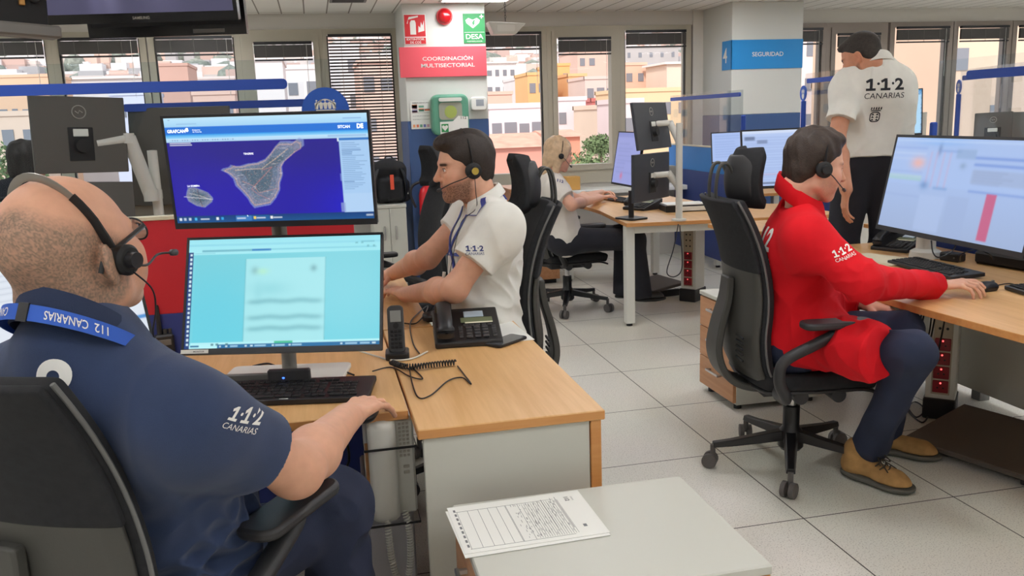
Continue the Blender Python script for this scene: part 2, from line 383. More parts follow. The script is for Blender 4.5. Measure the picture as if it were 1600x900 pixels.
# ------------------------------------------------------------------ painted screens (a lit panel of small facets)
class Img:
    def __init__(s, w, h, c): s.w, s.h = w, h; s.a = np.zeros((h, w, 3), np.float32); s.a[:] = lin(c); s.yy, s.xx = np.mgrid[0:h, 0:w]; s.yy = (s.yy+.5)/h; s.xx = (s.xx+.5)/w
    def rect(s, x0, y0, x1, y1, c, al=1):
        i0, i1 = int(round(y0*s.h)), max(int(round(y0*s.h))+1, int(round(y1*s.h))); j0, j1 = int(round(x0*s.w)), max(int(round(x0*s.w))+1, int(round(x1*s.w)))
        s.a[i0:i1, j0:j1] = s.a[i0:i1, j0:j1]*(1-al)+np.array(lin(c))*al
    def vgrad(s, x0, y0, x1, y1, c0, c1):
        i0, i1 = int(round(y0*s.h)), int(round(y1*s.h)); j0, j1 = int(round(x0*s.w)), int(round(x1*s.w))
        t = np.linspace(0, 1, max(1, i1-i0))[:, None, None]; s.a[i0:i1, j0:j1] = np.array(lin(c0))*(1-t)+np.array(lin(c1))*t
    def blob(s, x, y, rx, ry, c, al=1):
        d = ((s.xx-x)/rx)**2+((s.yy-y)/ry)**2; w = (np.exp(-d)*al)[..., None]; s.a = s.a*(1-w)+np.array(lin(c))*w
    def poly(s, pts, c, al=1):
        ins = np.zeros((s.h, s.w), bool); n = len(pts)
        for i in range(n):
            x0, y0 = pts[i]; x1, y1 = pts[(i+1) % n]
            if y0 == y1: continue
            m = ((s.yy < y0) != (s.yy < y1)) & (s.xx < (x1-x0)*(s.yy-y0)/(y1-y0)+x0); ins ^= m
        s.a[ins] = s.a[ins]*(1-al)+np.array(lin(c))*al; return ins
    def lines(s, x0, y0, x1, n, dy, c, seed=0, th=.006, al=.7, minw=.4):
        r = random.Random(seed)
        for i in range(n): s.rect(x0, y0+i*dy, x0+(x1-x0)*r.uniform(minw, 1), y0+i*dy+th, c, al)
    def blur(s, k=1, box=None):
        for _ in range(k):
            a = np.pad(s.a, ((1, 1), (1, 1), (0, 0)), 'edge'); b = (a[:-2, 1:-1]+a[2:, 1:-1]+a[1:-1, :-2]+a[1:-1, 2:]+a[1:-1, 1:-1]*2)/6
            if box: i0, i1, j0, j1 = int(box[1]*s.h), int(box[3]*s.h), int(box[0]*s.w), int(box[2]*s.w); s.a[i0:i1, j0:j1] = b[i0:i1, j0:j1]
            else: s.a = b
    def panel(s, name, w, h, m, parent, y=0, x0=0, z0=0):
        "in the parent's local xz plane, facing -y, lower left at x0,z0; one facet per dot"
        X = x0+np.arange(s.w+1)/s.w*w; Z = z0+h-np.arange(s.h+1)/s.h*h
        v = np.stack(np.meshgrid(X, Z), -1).reshape(-1, 2); v = np.stack([v[:, 0], np.full(len(v), y), v[:, 1]], 1)
        i, j = np.mgrid[0:s.h, 0:s.w]; a = (i*(s.w+1)+j).ravel(); f = np.stack([a+s.w+1, a+s.w+2, a+1, a], 1)
        o = obj_np(name, v, f, m, parent, False); at = o.data.color_attributes.new('tint', 'FLOAT_COLOR', 'CORNER')
        t = np.ones((s.h*s.w, 4, 4), np.float32); t[:, :, :3] = s.a.reshape(-1, 1, 3); at.data.foreach_set('color', t.ravel()); return o
# ================================================================== ROOM
YW, ZC, X0, X1, Y0 = 8.5, 2.465, -4.6, 9.6, -3.2
def mat_floor():
    m = bpy.data.materials.new('floor_tile'); m.use_nodes = True; nt = m.node_tree; b = nt.nodes['Principled BSDF']; N = nt.nodes.new; L = nt.links.new
    tc = N('ShaderNodeTexCoord'); sp = N('ShaderNodeSeparateXYZ'); L(tc.outputs['Object'], sp.inputs[0])
    def grid(out, off, per):
        a = N('ShaderNodeMath'); a.operation = 'SUBTRACT'; L(out, a.inputs[0]); a.inputs[1].default_value = off
        d = N('ShaderNodeMath'); d.operation = 'DIVIDE'; L(a.outputs[0], d.inputs[0]); d.inputs[1].default_value = per
        r = N('ShaderNodeMath'); r.operation = 'ROUND'; L(d.outputs[0], r.inputs[0])
        s = N('ShaderNodeMath'); s.operation = 'SUBTRACT'; L(d.outputs[0], s.inputs[0]); L(r.outputs[0], s.inputs[1])
        c = N('ShaderNodeMath'); c.operation = 'ABSOLUTE'; L(s.outputs[0], c.inputs[0])
        l = N('ShaderNodeMath'); l.operation = 'LESS_THAN'; L(c.outputs[0], l.inputs[0]); l.inputs[1].default_value = .0027/per
        f = N('ShaderNodeMath'); f.operation = 'FLOOR'; L(d.outputs[0], f.inputs[0]); return l, f
    gx, fx = grid(sp.outputs[0], 1.637, .629); gy, fy = grid(sp.outputs[1], 2.647, .6516)
    mx = N('ShaderNodeMath'); mx.operation = 'MAXIMUM'; L(gx.outputs[0], mx.inputs[0]); L(gy.outputs[0], mx.inputs[1])
    n1 = N('ShaderNodeTexNoise'); n1.inputs['Scale'].default_value = 190; n1.inputs['Detail'].default_value = 2; L(tc.outputs['Object'], n1.inputs['Vector'])
    r1 = N('ShaderNodeValToRGB'); r1.color_ramp.elements[0].position = .3; r1.color_ramp.elements[1].position = .44
    r1.color_ramp.elements[0].color = (*lin('#a49e93'), 1); r1.color_ramp.elements[1].color = (*lin('#e0ddd3'), 1); L(n1.outputs['Fac'], r1.inputs[0])
    n2 = N('ShaderNodeTexNoise'); n2.inputs['Scale'].default_value = 1.3; L(tc.outputs['Object'], n2.inputs['Vector'])
    m2 = N('ShaderNodeMix'); m2.data_type = 'RGBA'; m2.blend_type = 'MULTIPLY'; m2.inputs[0].default_value = .12; L(r1.outputs[0], m2.inputs[6]); L(n2.outputs['Color'], m2.inputs[7])
    m3 = N('ShaderNodeMix'); m3.data_type = 'RGBA'; L(mx.outputs[0], m3.inputs[0]); L(m2.outputs[2], m3.inputs[6]); m3.inputs[7].default_value = (*lin('#38332e'), 1)
    L(m3.outputs[2], b.inputs['Base Color']); b.inputs['Roughness'].default_value = .33; b.inputs['Specular IOR Level'].default_value = .4
    return m
def mat_ceiling():
    m = bpy.data.materials.new('ceiling_strip'); m.use_nodes = True; nt = m.node_tree; b = nt.nodes['Principled BSDF']; N = nt.nodes.new; L = nt.links.new
    tc = N('ShaderNodeTexCoord'); br = N('ShaderNodeTexBrick'); mp = N('ShaderNodeMapping'); mp.inputs['Rotation'].default_value = (0, 0, PI/2)
    L(tc.outputs['Object'], mp.inputs[0]); L(mp.outputs[0], br.inputs['Vector'])
    br.inputs['Scale'].default_value = 1; br.inputs['Brick Width'].default_value = 1.2; br.inputs['Row Height'].default_value = .2; br.inputs['Mortar Size'].default_value = .006; br.offset = 0
    br.inputs['Color1'].default_value = (*lin('#f4f1ea'), 1); br.inputs['Color2'].default_value = (*lin('#f0ece4'), 1); br.inputs['Mortar'].default_value = (*lin('#8d8679'), 1)
    L(br.outputs[0], b.inputs['Base Color']); b.inputs['Roughness'].default_value = .6; return m
M_WALL = mat('wall_paint', '#d6d2ca', .7, bump=.05, bscale=300)
M_COL = mat('column_paint', '#d4d5cf', .6, bump=.05, bscale=300)
M_NAVYP = mat('column_blue', '#3c5a8c', .55)
M_ALU = mat('bronze_aluminium', '#b8b19f', .42, metal=.1)
M_ALUR = mat('bronze_aluminium_brown', '#93887f', .42, metal=.1)
M_DARK = mat('dark_gasket', '#3b3733', .6)
M_BLK = mat('black_plastic', '#1d1d20', .42, bump=.1, bscale=600)
M_BLKM = mat('black_matte', '#151517', .65)
M_GREY = mat('grey_plastic', '#6f6d69', .45)
M_DGREY = mat('dark_grey_plastic', '#3a3a3c', .42)
M_WHT = mat('white_plastic', '#dcdcd4', .4)
M_WHTP = mat('white_paint', '#e8e8e2', .5)
M_CHROME = mat('brushed_steel', '#c9c9c9', .28, metal=1)
M_GLASS = mat_glass('clear_glass')
M_RED = mat('red_paint', '#d3202f', .45)
fl = MB().box(X0, X1, Y0, YW+.3, -.1, 0).build('floor', mat_floor()); struct(fl)
ce = MB().box(X0, X1, Y0, YW+.3, ZC, ZC+.1).build('ceiling', mat_ceiling()); struct(ce)
for nm, bx in (('wall_left', (X0-.15, X0, Y0, YW+.3, 0, ZC)), ('wall_right', (X1, X1+.15, Y0, YW+.3, 0, ZC)), ('wall_back', (X0, X1, Y0-.15, Y0, 0, ZC))):
    struct(MB().box(*bx).build(nm, M_WALL))
ZS, ZT = .93, 2.325
w = MB(); w.box(X0, X1, YW, YW+.25, 0, ZS-.14); w.box(X0, X1, YW, YW+.25, ZT, ZC)
w.box(.845, 1.57, YW-.02, YW+.25, 0, ZC); w.box(3.82, 4.72, YW-.02, YW+.25, 0, ZC)
struct(w.build('wall_front', M_WALL))
# columns
def column(name, x0, x1, split):
    m = MB(); m.bbox(x0, x1, 7.85, YW, split, ZC, .004); m.m = 1; m.bbox(x0, x1, 7.85, YW, 0, split, .004); return struct(m.build(name, [M_COL, M_NAVYP]))
column('column_centre', .824, 1.556, 1.465); column('column_right', 3.932, 4.675, 1.42)
# windows: (x0, x1, metal, sash, closed blind)
wins = [(-4.4, -3.70, 0), (-3.60, -2.94, 0), (-2.84, -2.21, 0), (-2.106, -1.443, 0), (-1.321, -.639, 0), (-.528, .109, 1), (.184, .785, 2),
        (1.63, 2.234, 0), (2.331, 2.989, 1), (3.085, 3.74, 0), (4.74, 5.27, 3), (5.37, 5.99, 4), (6.13, 6.79, 3), (6.91, 7.54, 3), (7.66, 8.30, 3), (8.42, 9.05, 3)]
slat_mesh = None
for i, (a, b, k) in enumerate(wins):
    fm = M_ALUR if k in (3, 4) else M_ALU; sash = k in (1, 4)
    o = MB(); fw = .055
    # outer frame (between this pane and its neighbours)
    al = a-.055 if i == 0 else max(a-.055, (wins[i-1][1]+a)/2+.0005); br_ = b+.055 if i == len(wins)-1 else min(b+.055, (wins[i+1][0]+b)/2-.0005)
    o.box(al, a, YW-.03, YW+.09, ZS-.06, ZT); o.box(b, br_, YW-.03, YW+.09, ZS-.06, ZT)
    o.box(a, b, YW-.03, YW+.09, ZT-.05, ZT-.0005); o.box(al, br_, YW-.03, YW+.09, ZS-.14, ZS-.06); o.box(a, b, YW-.03, YW+.09, ZS-.06, ZS-.01)
    if sash:
        for x0, x1, z0, z1 in ((a+.0005, a+.05, ZS+.05, ZT-.11), (b-.05, b-.0005, ZS+.05, ZT-.11), (a+.0005, b-.0005, ZT-.11, ZT-.051), (a+.0005, b-.0005, ZS-.009, ZS+.05)): o.box(x0, x1, YW-.045, YW+.06, z0, z1)
    f = struct(o.build('window_%d' % (i+1), fm))
    g = MB(); g.box(a, b, YW+.03, YW+.036, ZS-.01, ZT-.05).build('glass_pane', M_GLASS, f)
    e = MB(); e.box(a-.004, a+.012, YW-.012, YW+.02, ZS, ZT-.06); e.box(b-.012, b+.004, YW-.012, YW+.02, ZS, ZT-.06); e.build('gasket', M_DARK, f)
win_lab = ['far end of the window wall, behind the hanging televisions', 'second from the wall end, behind the televisions', 'third from the wall end, left of the grey monitor backs', 'above the largest grey monitor back', 'above the second grey monitor back', 'sash window beside the closed blind']
WHERE = {3: 'in the window above the large grey monitor back', 4: 'in the window over the arm of the grey monitor', 5: 'in the sash window next to the closed blind', 2: 'in the window under the hanging grey bracket', 6: '', 7: 'in the window just past the red sign column', 8: 'in the sash window above the blonde woman', 9: 'in the window just before the blue sign column', 10: 'in the narrow window just past the blue sign column', 11: 'in the sash window behind the standing man', 12: 'in the window over the standing man\'s shoulder', 13: 'in the second window beyond the standing man', 14: 'in the third window beyond the standing man', 1: 'in the second window from the wall end', 0: 'in the window at the wall end', 15: 'in the last window by the far side wall'}
M_SLAT = mat('blind_slat', '#4d4a48', .5)
def slat_blind(i, a, b, closed, sash):
    t = thing('venetian_blind', '', 'blind', ((a+b)/2, YW-(.066 if sash else .05), ZT-(.135 if sash else .075)), group='venetian blinds of the window wall'); w = (b-a)/2-.012
    t['label'] = 'fully lowered venetian blind with dark slats beside the red sign column' if closed else 'raised dark blind ' + WHERE[i].replace('in the', 'at the top of the')
    MB().box(-w, w, -.018, .018, 0, .025).build('headrail', M_BLK, t)
    s = MB()
    if closed:
        n = 46
        for k in range(n):
            z = -.03-k*.029; s.add([(-w, -.006, z+.0075), (w, -.006, z+.0075), (w, .006, z-.0075), (-w, .006, z-.0075)], [(0, 1, 2, 3)])
    else:
        n = 26
        for k in range(n):
            z = -.006-k*.0042; s.box(-w, w, -.0125, .0125, z-.0030, z+.0006)
    s.build('slats', M_SLAT, t); zb = -.03-46*.029 if closed else -.13
    MB().box(-w, w, -.013, .013, zb-.014, zb).build('bottom_rail', M_BLK, t)
    for sx in (-.6, 0, .6): MB().box(sx*w-.002, sx*w+.002, -.015, -.0135, zb, 0).build('ladder_cord', M_GREY, t)
    MB().tube([(w-.05, -.02, 0), (w-.052, -.021, -.5)], .0022, 6).build('tilt_wand', M_WHT, t)
for i, (a, b, k) in enumerate(wins): slat_blind(i, a+(.05 if k in (1, 4) else 0), b-(.05 if k in (1, 4) else 0), k == 2, k in (1, 4))
struct(MB().bbox(X0, .80, 8.14, YW, .70, .745, .006).build('trim_1', M_WHTP)); struct(MB().bbox(1.58, 3.90, 8.14, YW, .70, .745, .006).build('trim_2', M_WHTP)); struct(MB().bbox(4.7, X1, 8.14, YW, .70, .745, .006).build('trim_3', M_WHTP))
# ceiling lights
M_LAMP = mat('lamp_diffuser', '#ffffff', .5, emit='#f6f7fa', estr=1.0)
LAMP_E = 14.4
M_LAMP.node_tree.nodes['Principled BSDF'].inputs['Emission Strength'].default_value = LAMP_E
lampdefs = []
for y in (-1.6, .55, 2.7, 4.85, 7.40):
    for x in (-3.2, -1.0, 1.43, 3.55, 5.8, 8.0): lampdefs.append((x, y))
RN = {-1.6: 'row by the back wall', .55: 'row over the bald man', 2.7: 'row over the red jacket', 4.85: 'row over the middle desks', 7.40: 'row closest to the windows'}
CN = {-3.2: 'first from the television side wall', -1.0: 'second from the television side wall', 1.43: 'third from the television side wall', 3.55: 'fourth from the television side wall', 5.8: 'fifth from the television side wall', 8.0: 'sixth from the television side wall'}
for x, y in lampdefs:
    t = thing('ceiling_light', 'square ceiling light, %s, %s' % (RN[y], CN[x]), 'ceiling light', (x, y-(.45 if y > 7 and x > 3 else 0), ZC), group='recessed ceiling lights')
    m = MB(); h = .3
    for q in ((-h, h, -h, -h+.02), (-h, h, h-.02, h), (-h, -h+.02, -h, h), (h-.02, h, -h, h)): m.box(q[0], q[1], q[2], q[3], -.012, .0)
    m.build('frame', M_WHTP, t); MB().box(-h+.02, h-.02, -h+.02, h-.02, -.007, -.001).build('diffuser', M_LAMP, t)
# ceiling vent by the closed blind
c = AZ(540, 0, ZC); t = thing('ceiling_vent', 'flat metal air vent set in the ceiling above the closed blind', 'vent', (c[0]+.02, c[1]-.05, ZC))
m = MB()
for q in ((-.15, .15, -.15, -.13), (-.15, .15, .13, .15), (-.15, -.13, -.15, .15), (.13, .15, -.15, .15)): m.box(*q, -.01, 0)
m.build('frame', M_GREY, t); m = MB()
for k in range(8): m.box(-.13, .13, -.12+k*.032, -.105+k*.032, -.008, -.002)
m.build('slats', M_DGREY, t)
# ================================================================== CITY OUTSIDE
rnd = random.Random(5)
def hill(x, y): return -16+max(0, y-240)*.128+min(1, max(0, y-200)/300)*(7*math.sin(x*.006+y*.004)+4*math.sin(x*.017-y*.011))
HX = np.linspace(-.6, 1.35, 110); HY = 14*(1750/14)**np.linspace(0, 1, 90)
vv = np.array([(x*(y+60), y, hill(x*(y+60), y)) for y in HY for x in HX]); n = len(HX)
ff = np.array([(j*n+i, j*n+i+1, (j+1)*n+i+1, (j+1)*n+i) for j in range(len(HY)-1) for i in range(n-1)])
M_HILL = mat('hill_ground', '#a09a94', .95, var=.3, vscale=.05)
ho = obj_np('hillside', vv, ff, M_HILL); struct(ho)
CITYC = ['#e8d8cf', '#e6c9b8', '#efe9e6', '#dcc0b4', '#e9dcd0', '#d9a98c', '#e3b98f', '#cfc6c2', '#e7cfc6']
# town on the far hillside
town = MB()
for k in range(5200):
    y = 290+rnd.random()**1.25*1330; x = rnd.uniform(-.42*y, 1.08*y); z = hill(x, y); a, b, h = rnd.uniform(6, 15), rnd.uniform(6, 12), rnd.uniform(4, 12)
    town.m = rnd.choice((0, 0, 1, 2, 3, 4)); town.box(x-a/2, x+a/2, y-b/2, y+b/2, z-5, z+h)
to = town.build('town_houses', [mat('town_%d' % i, c, .9) for i, c in enumerate(('#e6e0df', '#d8cbc5', '#dcbcae', '#b5b0b0', '#c4a89e'))])  # house colours paled and greyed to paint in distant haze
tag(to, 'pale houses crowding the hazy hillside far outside the windows', 'houses', kind='stuff')
bush = MB()
for k in range(1900):
    y = 280+rnd.random()*1350; x = rnd.uniform(-.42*y, 1.08*y); z = hill(x, y); r = rnd.uniform(3, 9); bush.ell((x, y, z+r*.4), (r*rnd.uniform(.8, 1.5), r, r*rnd.uniform(.7, 1.2)), 8)
tag(bush.build('hillside_shrubs', mat('shrub_green', '#858a80', .95, var=.3, vscale=.5), smooth=180), 'dark shrubs and trees between the houses on the distant hillside', 'shrubs', kind='stuff')
WM = {}
M_PANE = mat('dark_window_pane', '#86868c', .25); M_WFR = mat('window_surround', '#efece8', .7)
def win_proto():
    a = MB(); a.box(-.5, .5, -.02, .06, -.5, .5); fm = bpy.data.meshes.new('window'); fm.from_pydata(a.v, [], a.f); fm.materials.append(M_PANE); return fm
WPROTO = win_proto()
def hazed(c): return '#%02x%02x%02x' % tuple(int(int(c[i:i+2], 16)*.72+int('e6dddc'[i-1:i+1], 16)*.28) for i in (1, 3, 5))  # air haze blended into the facade colour itself
def building(name, label, cat, x, y, w, d, top, col, rows=0, cols=0, rz=0, roof=0, grp='buildings outside the windows', ws=(1.1, 1.3), par=.25, base=None):
    z0 = -16 if base is None else base
    t = thing(name, label, cat, (x, y, z0), rz, grp); h = top-z0
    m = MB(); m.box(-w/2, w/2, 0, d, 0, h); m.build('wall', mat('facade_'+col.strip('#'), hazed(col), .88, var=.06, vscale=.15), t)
    p = MB()
    if roof == 0:   # parapet
        for q in ((-w/2-.1, w/2+.1, -.1, .25), (-w/2-.1, w/2+.1, d-.25, d+.1), (-w/2-.1, -w/2+.25, 0, d), (w/2-.25, w/2+.1, 0, d)): p.box(*q, h-.1, h+par)
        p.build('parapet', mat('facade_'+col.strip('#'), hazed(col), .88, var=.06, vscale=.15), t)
    elif roof == 1:  # pitched tiled roof
        p.add([(-w/2-.3, -.3, h), (w/2+.3, -.3, h), (w/2+.3, d+.3, h), (-w/2-.3, d+.3, h), (-w/2-.3, d/2, h+w*.22), (w/2+.3, d/2, h+w*.22)], [(0, 1, 5, 4), (2, 3, 4, 5), (0, 4, 3), (1, 2, 5), (0, 3, 2, 1)])
        p.build('tiled_roof', mat('roof_orange', '#d6a18c', .85, var=.15, vscale=1.5), t)
    else:            # thin flat slab
        p.box(-w/2-.4, w/2+.4, -.4, d+.4, h, h+.25); p.build('roof_slab', mat('parapet_pale', '#efe6df', .85), t)
    if rows:
        for r in range(rows):
            for c in range(cols):
                if rnd.random() < .12: continue
                o = bpy.data.objects.new('window', WPROTO); COL.objects.link(o); o.parent = t; o.scale = (ws[0]*rnd.uniform(.8, 1.15), 1, ws[1]*rnd.uniform(.85, 1.1))
                o.location = (-w/2+(c+.5)*w/cols, -.04, h-1.6-r*2.9)
    return t
def bpx(px0, px1, ptop, y, **k):
    "building whose front spans these photo columns at distance y"
    a = AY(px0, ptop, y); b = AY(px1, ptop, y); return dict(x=(a[0]+b[0])/2, y=y, w=abs(b[0]-a[0]), top=(a[2]+b[2])/2-.3, **k)
BL = [
 # px0, px1, top, dist, depth, colour, rows, cols, roof, what
 (-30, 78, 116, 62, 10, '#e5b084', 4, 6, 0, 'orange flat roofed block {2}'),
 (-10, 58, 172, 34, 8, '#e3bfa2', 3, 2, 0, 'sandy peach house low {2}'),
 (88, 226, 120, 70, 12, '#ded9d8', 2, 6, 2, 'wide pale grey apartment block {3}'),
 (170, 232, 142, 44, 8, '#d3d6ee', 1, 2, 0, 'bluish white low house {3}'),
 (236, 292, 98, 58, 9, '#c9917c', 0, 0, 0, 'terracotta walled building {4}'),
 (286, 366, 119, 66, 9, '#e2d3cc', 1, 4, 0, 'pale pink terrace house {4}'),
 (300, 366, 141, 42, 8, '#e2b39d', 1, 3, 0, 'salmon shuttered house low {4}'),
 (388, 440, 86, 30, 7, '#eedfd8', 0, 0, 0, 'plain pale pink house wall {5}'),
 (440, 500, 100, 36, 8, '#f1e6e1', 2, 2, 0, 'white house with railings {5}'),
 (510, 560, 66, 38, 8, '#ece7ea', 3, 2, 0, 'white house half hidden behind the closed blind, nearer its sash window side'),
 (560, 615, 90, 33, 8, '#dcb6a2', 3, 2, 0, 'pinkish house half hidden behind the closed blind, nearer the red sign column'),
 (758, 806, 96, 75, 9, '#efe4de', 2, 4, 2, 'white roofed building {7}, highest there'),
 (806, 832, 120, 58, 8, '#e8dcd9', 3, 2, 0, 'narrow lilac white house {7}'),
 (824, 868, 112, 52, 9, '#e6a95c', 3, 3, 0, 'tall ochre orange block {7}'),
 (756, 800, 142, 46, 8, '#e8b49c', 2, 2, 0, 'coral pink house {7}'),
 (764, 850, 160, 30, 6, '#ecdfe2', 2, 4, 0, 'lilac white house low {7}'),
 (758, 850, 222, 24, 6, '#cf7a62', 0, 0, 1, 'red tiled low house {7}'),
 (866, 890, 98, 56, 9, '#e89f4d', 3, 2, 0, 'bright orange tower house {8}'),
 (888, 916, 114, 52, 8, '#e2a864', 3, 2, 0, 'golden orange house stepping down {8}'),
 (870, 906, 78, 80, 9, '#e5d6d2', 2, 3, 2, 'pale rooftop house highest {8}'),
 (902, 962, 76, 64, 10, '#ddb09a', 3, 4, 0, 'large dusty pink apartment block {8}'),
 (914, 962, 118, 48, 8, '#d9bfb2', 3, 3, 0, 'greyish pink house with small windows {8}'),
 (925, 962, 152, 40, 7, '#c65a54', 1, 2, 0, 'dark red walled house {8}'),
 (866, 915, 150, 36, 7, '#e2d2d6', 1, 2, 0, 'pale mauve house with a lean to roof {8}'),
 (936, 962, 162, 32, 7, '#ecd2b4', 2, 2, 0, 'cream house low {8}'),
 (862, 906, 206, 26, 6, '#dc7a58', 0, 0, 1, 'orange tiled roof house behind the blonde woman'),
 (974, 1010, 97, 52, 8, '#dfa988', 2, 2, 0, 'salmon block with balconies {9}'),
 (1009, 1045, 98, 54, 9, '#9da3ac', 2, 2, 0, 'grey blue glazed block {9}'),
 (1042, 1076, 96, 50, 8, '#e9cdb2', 3, 2, 2, 'cream terraced block {9}'),
 (974, 1080, 136, 38, 8, '#eec48e', 1, 4, 0, 'long yellow cream house {9}'),
 (974, 1004, 152, 30, 6, '#e7d3d0', 2, 2, 0, 'pale pink house low {9}'),
 (974, 1060, 72, 95, 9, '#a9a49f', 2, 5, 0, 'grey hillside building {9}, highest there'),
 (1250, 1284, 40, 34, 8, '#eed5ca', 3, 1, 0, 'pink white wall {10}'),
 (1296, 1382, 56, 44, 8, '#e4cfc6', 4, 4, 0, 'pale apartment block {11}'),
 (1290, 1384, 126, 26, 6, '#d8d3da', 2, 5, 0, 'grey lilac block low {11}'),
 (1396, 1436, 42, 60, 8, '#e9e4e4', 4, 2, 0, 'white tower {12}'),
 (1424, 1480, 48, 42, 8, '#c6aaa0', 0, 0, 0, 'brownish pink wall {12}'),
 (1394, 1482, 118, 27, 6, '#e6e2ea', 2, 4, 2, 'white terraced block low {12}'),
 (1480, 1660, -60, 20, 12, '#e6bd98', 4, 3, 0, 'tall plain peach apartment building filling the windows beyond the standing man'),
]
BL.sort(key=lambda b: b[3])
done = []
for i, b in enumerate(BL):   # fronts stepped so that no two blocks share ground
    y = b[3]*2
    for _ in range(40):
        q = bpx(b[0], b[1], b[2], y); hit = [c for c in done if abs(c[0]-q['x']) < (c[1]+q['w'])/2+1.2 and y < c[3]+1]
        if not hit: break
        y = max(c[3] for c in hit)+1.05
    d = max(1.6, min([b[4]]+[(c[3]*2-y)-1.2 for c in BL[i+1:] if c[0] < b[1]+12 and c[1] > b[0]-12])); done.append((q['x'], q['w'], y, y+d)); BL[i] = b[:3]+(y/2, d)+b[5:]
for b in BL:
    k = [int(x[:-1]) for x in b[9].split('{')[1:] for x in [x.split('}')[0]+'}']] if '{' in b[9] else []
    lab = b[9]
    for i in k: lab = lab.replace('{%d}' % i, WHERE[i])
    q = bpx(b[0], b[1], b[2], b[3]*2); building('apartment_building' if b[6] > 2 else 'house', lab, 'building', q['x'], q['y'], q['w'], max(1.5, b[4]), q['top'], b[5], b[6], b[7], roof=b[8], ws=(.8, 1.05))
# greenery below the windows
M_LEAF = mat('tree_leaf', '#6d7f55', .9, var=.3, vscale=2)
for px, py, y, r, lab in ((938, 226, 34, .5, 'green tree crown outside the window behind the woman\'s monitor'), (10, 262, 34, 1.0, 'grey green tree crown outside the window behind the dark haired seated person'), (915, 264, 30, .8, 'grey leafy bush outside the window just above the woman\'s desk')):
    c = AY(px, py, y); t = thing('tree', lab, 'tree', (c[0], c[1], hill(c[0], max(14, c[1]))))
    z = c[2]-t.location.z; MB().tube([(0, 0, 0), (.1, 0, z*.5), (0, 0, z)], [.16, .13, .08], 8).build('trunk', mat('bark', '#6b5a4a', .9), t)
    m = MB(); rr = random.Random(3)
    for k in range(1200):
        u = nrm(V(rr.gauss(0, 1), rr.gauss(0, 1), rr.gauss(0, 1)))*r*rr.uniform(.55, 1.1); a = nrm(V(rr.gauss(0, 1), rr.gauss(0, 1), rr.gauss(0, 1))); b2 = nrm(np.cross(a, u)); s = rr.uniform(.05, .11)
        q = V(0, 0, z)+u*V(1.4, 1, .8); m.quad(q-a*s, q+b2*s*.5, q+a*s, q-b2*s*.5)
    m.build('foliage', M_LEAF, t)
# daylight
wd = bpy.data.worlds.new('sky'); SC.world = wd; wd.use_nodes = True; bg = wd.node_tree.nodes['Background']
bg.inputs[0].default_value = (*lin('#f0f3fa'), 1); bg.inputs[1].default_value = 1.5
sd = bpy.data.lights.new('sun', 'SUN'); sd.energy = 2.9; sd.angle = .15; sd.color = lin('#fff8f2'); so = bpy.data.objects.new('sun', sd); COL.objects.link(so); so.rotation_euler = (math.radians(52), 0, math.radians(-28))
SC.view_settings.view_transform = 'Standard'; SC.view_settings.look = 'None'; SC.view_settings.gamma = 1; SC.view_settings.exposure = 0; SC.view_settings.use_curve_mapping = False
# ================================================================== FURNITURE
M_WOOD = mat_wood('beech_laminate', '#d2a268', '#e0b37c', .36, 1); M_WOODE = mat_wood('beech_edge', '#c98a4e', '#d49a5d', .4, 0); M_WOODF = mat_wood('drawer_beech', '#b98258', '#c8946a', .42, 1)
M_MEL = mat('white_melamine', '#c3c3b9', .42); M_MELD = mat('grey_melamine', '#bdb8ac', .5)
M_CHF = mat('chair_fabric', '#202124', .92, bump=.5, bscale=900, var=.2, vscale=60); M_CHP = mat('chair_plastic', '#2a2a2c', .5, bump=.15, bscale=500); M_CHG = mat('chair_grey_plastic', '#44433f', .48, bump=.15, bscale=500)
M_CHB = mat('chair_base_black', '#18181a', .35); M_WHEEL = mat('caster_grey', '#5a5654', .5)
M_SEAM = mat('chair_piping', '#6a6a68', .7)
def rrect(w, h, r, n=5, cx=0, cy=0):
    out = []
    for (sx, sy, a0) in ((1, 1, 0), (-1, 1, 90), (-1, -1, 180), (1, -1, 270)):
        for i in range(n+1):
            a = math.radians(a0+90*i/n); out.append((cx+sx*(w/2-r)+r*math.cos(a), cy+sy*(h/2-r)+r*math.sin(a)))
    return out
def desk(name, label, x0, x1, y0, y1, z, legs=(), panels=(), th=.026, rz=0, loc=None, edge='y'):
    t = thing(name, label, 'desk', loc or (0, 0, 0), rz)
    m = MB(); m.bbox(x0, x1, y0, y1, z-th, z, .0025); o = m.build('desktop', [M_WOOD, M_WOODE], t)
    for p in o.data.polygons:
        if abs(p.normal.z) < .5: p.material_index = 1
    for lx, ly in legs:
        l = MB(); l.bbox(lx-.03, lx+.03, ly-.03, ly+.03, .02, z-th, .004).build('leg', M_WHT, t); MB().cyl((lx, ly, 0), (lx, ly, .02), .022).build('leveller', M_BLK, t)
    for q in panels: MB().bbox(*q[:6], .002).build(q[7] if len(q) > 7 else 'side_panel', q[6], t)
    return t
def shell(path, wid, curve, nu=12, th=None):
    "curved sheet: path list of (y,z), wid(v), curve(v)= forward bow at the edges"
    v = []; k = len(path)
    for j, (y, z) in enumerate(path):
        t = j/(k-1); w = wid(t); c = curve(t)
        for i in range(nu+1):
            u = -1+2*i/nu; v.append((u*w, y+c*u*u, z))
    f = [(j*(nu+1)+i, j*(nu+1)+i+1, (j+1)*(nu+1)+i+1, (j+1)*(nu+1)+i) for j in range(k-1) for i in range(nu)]
    return v, f
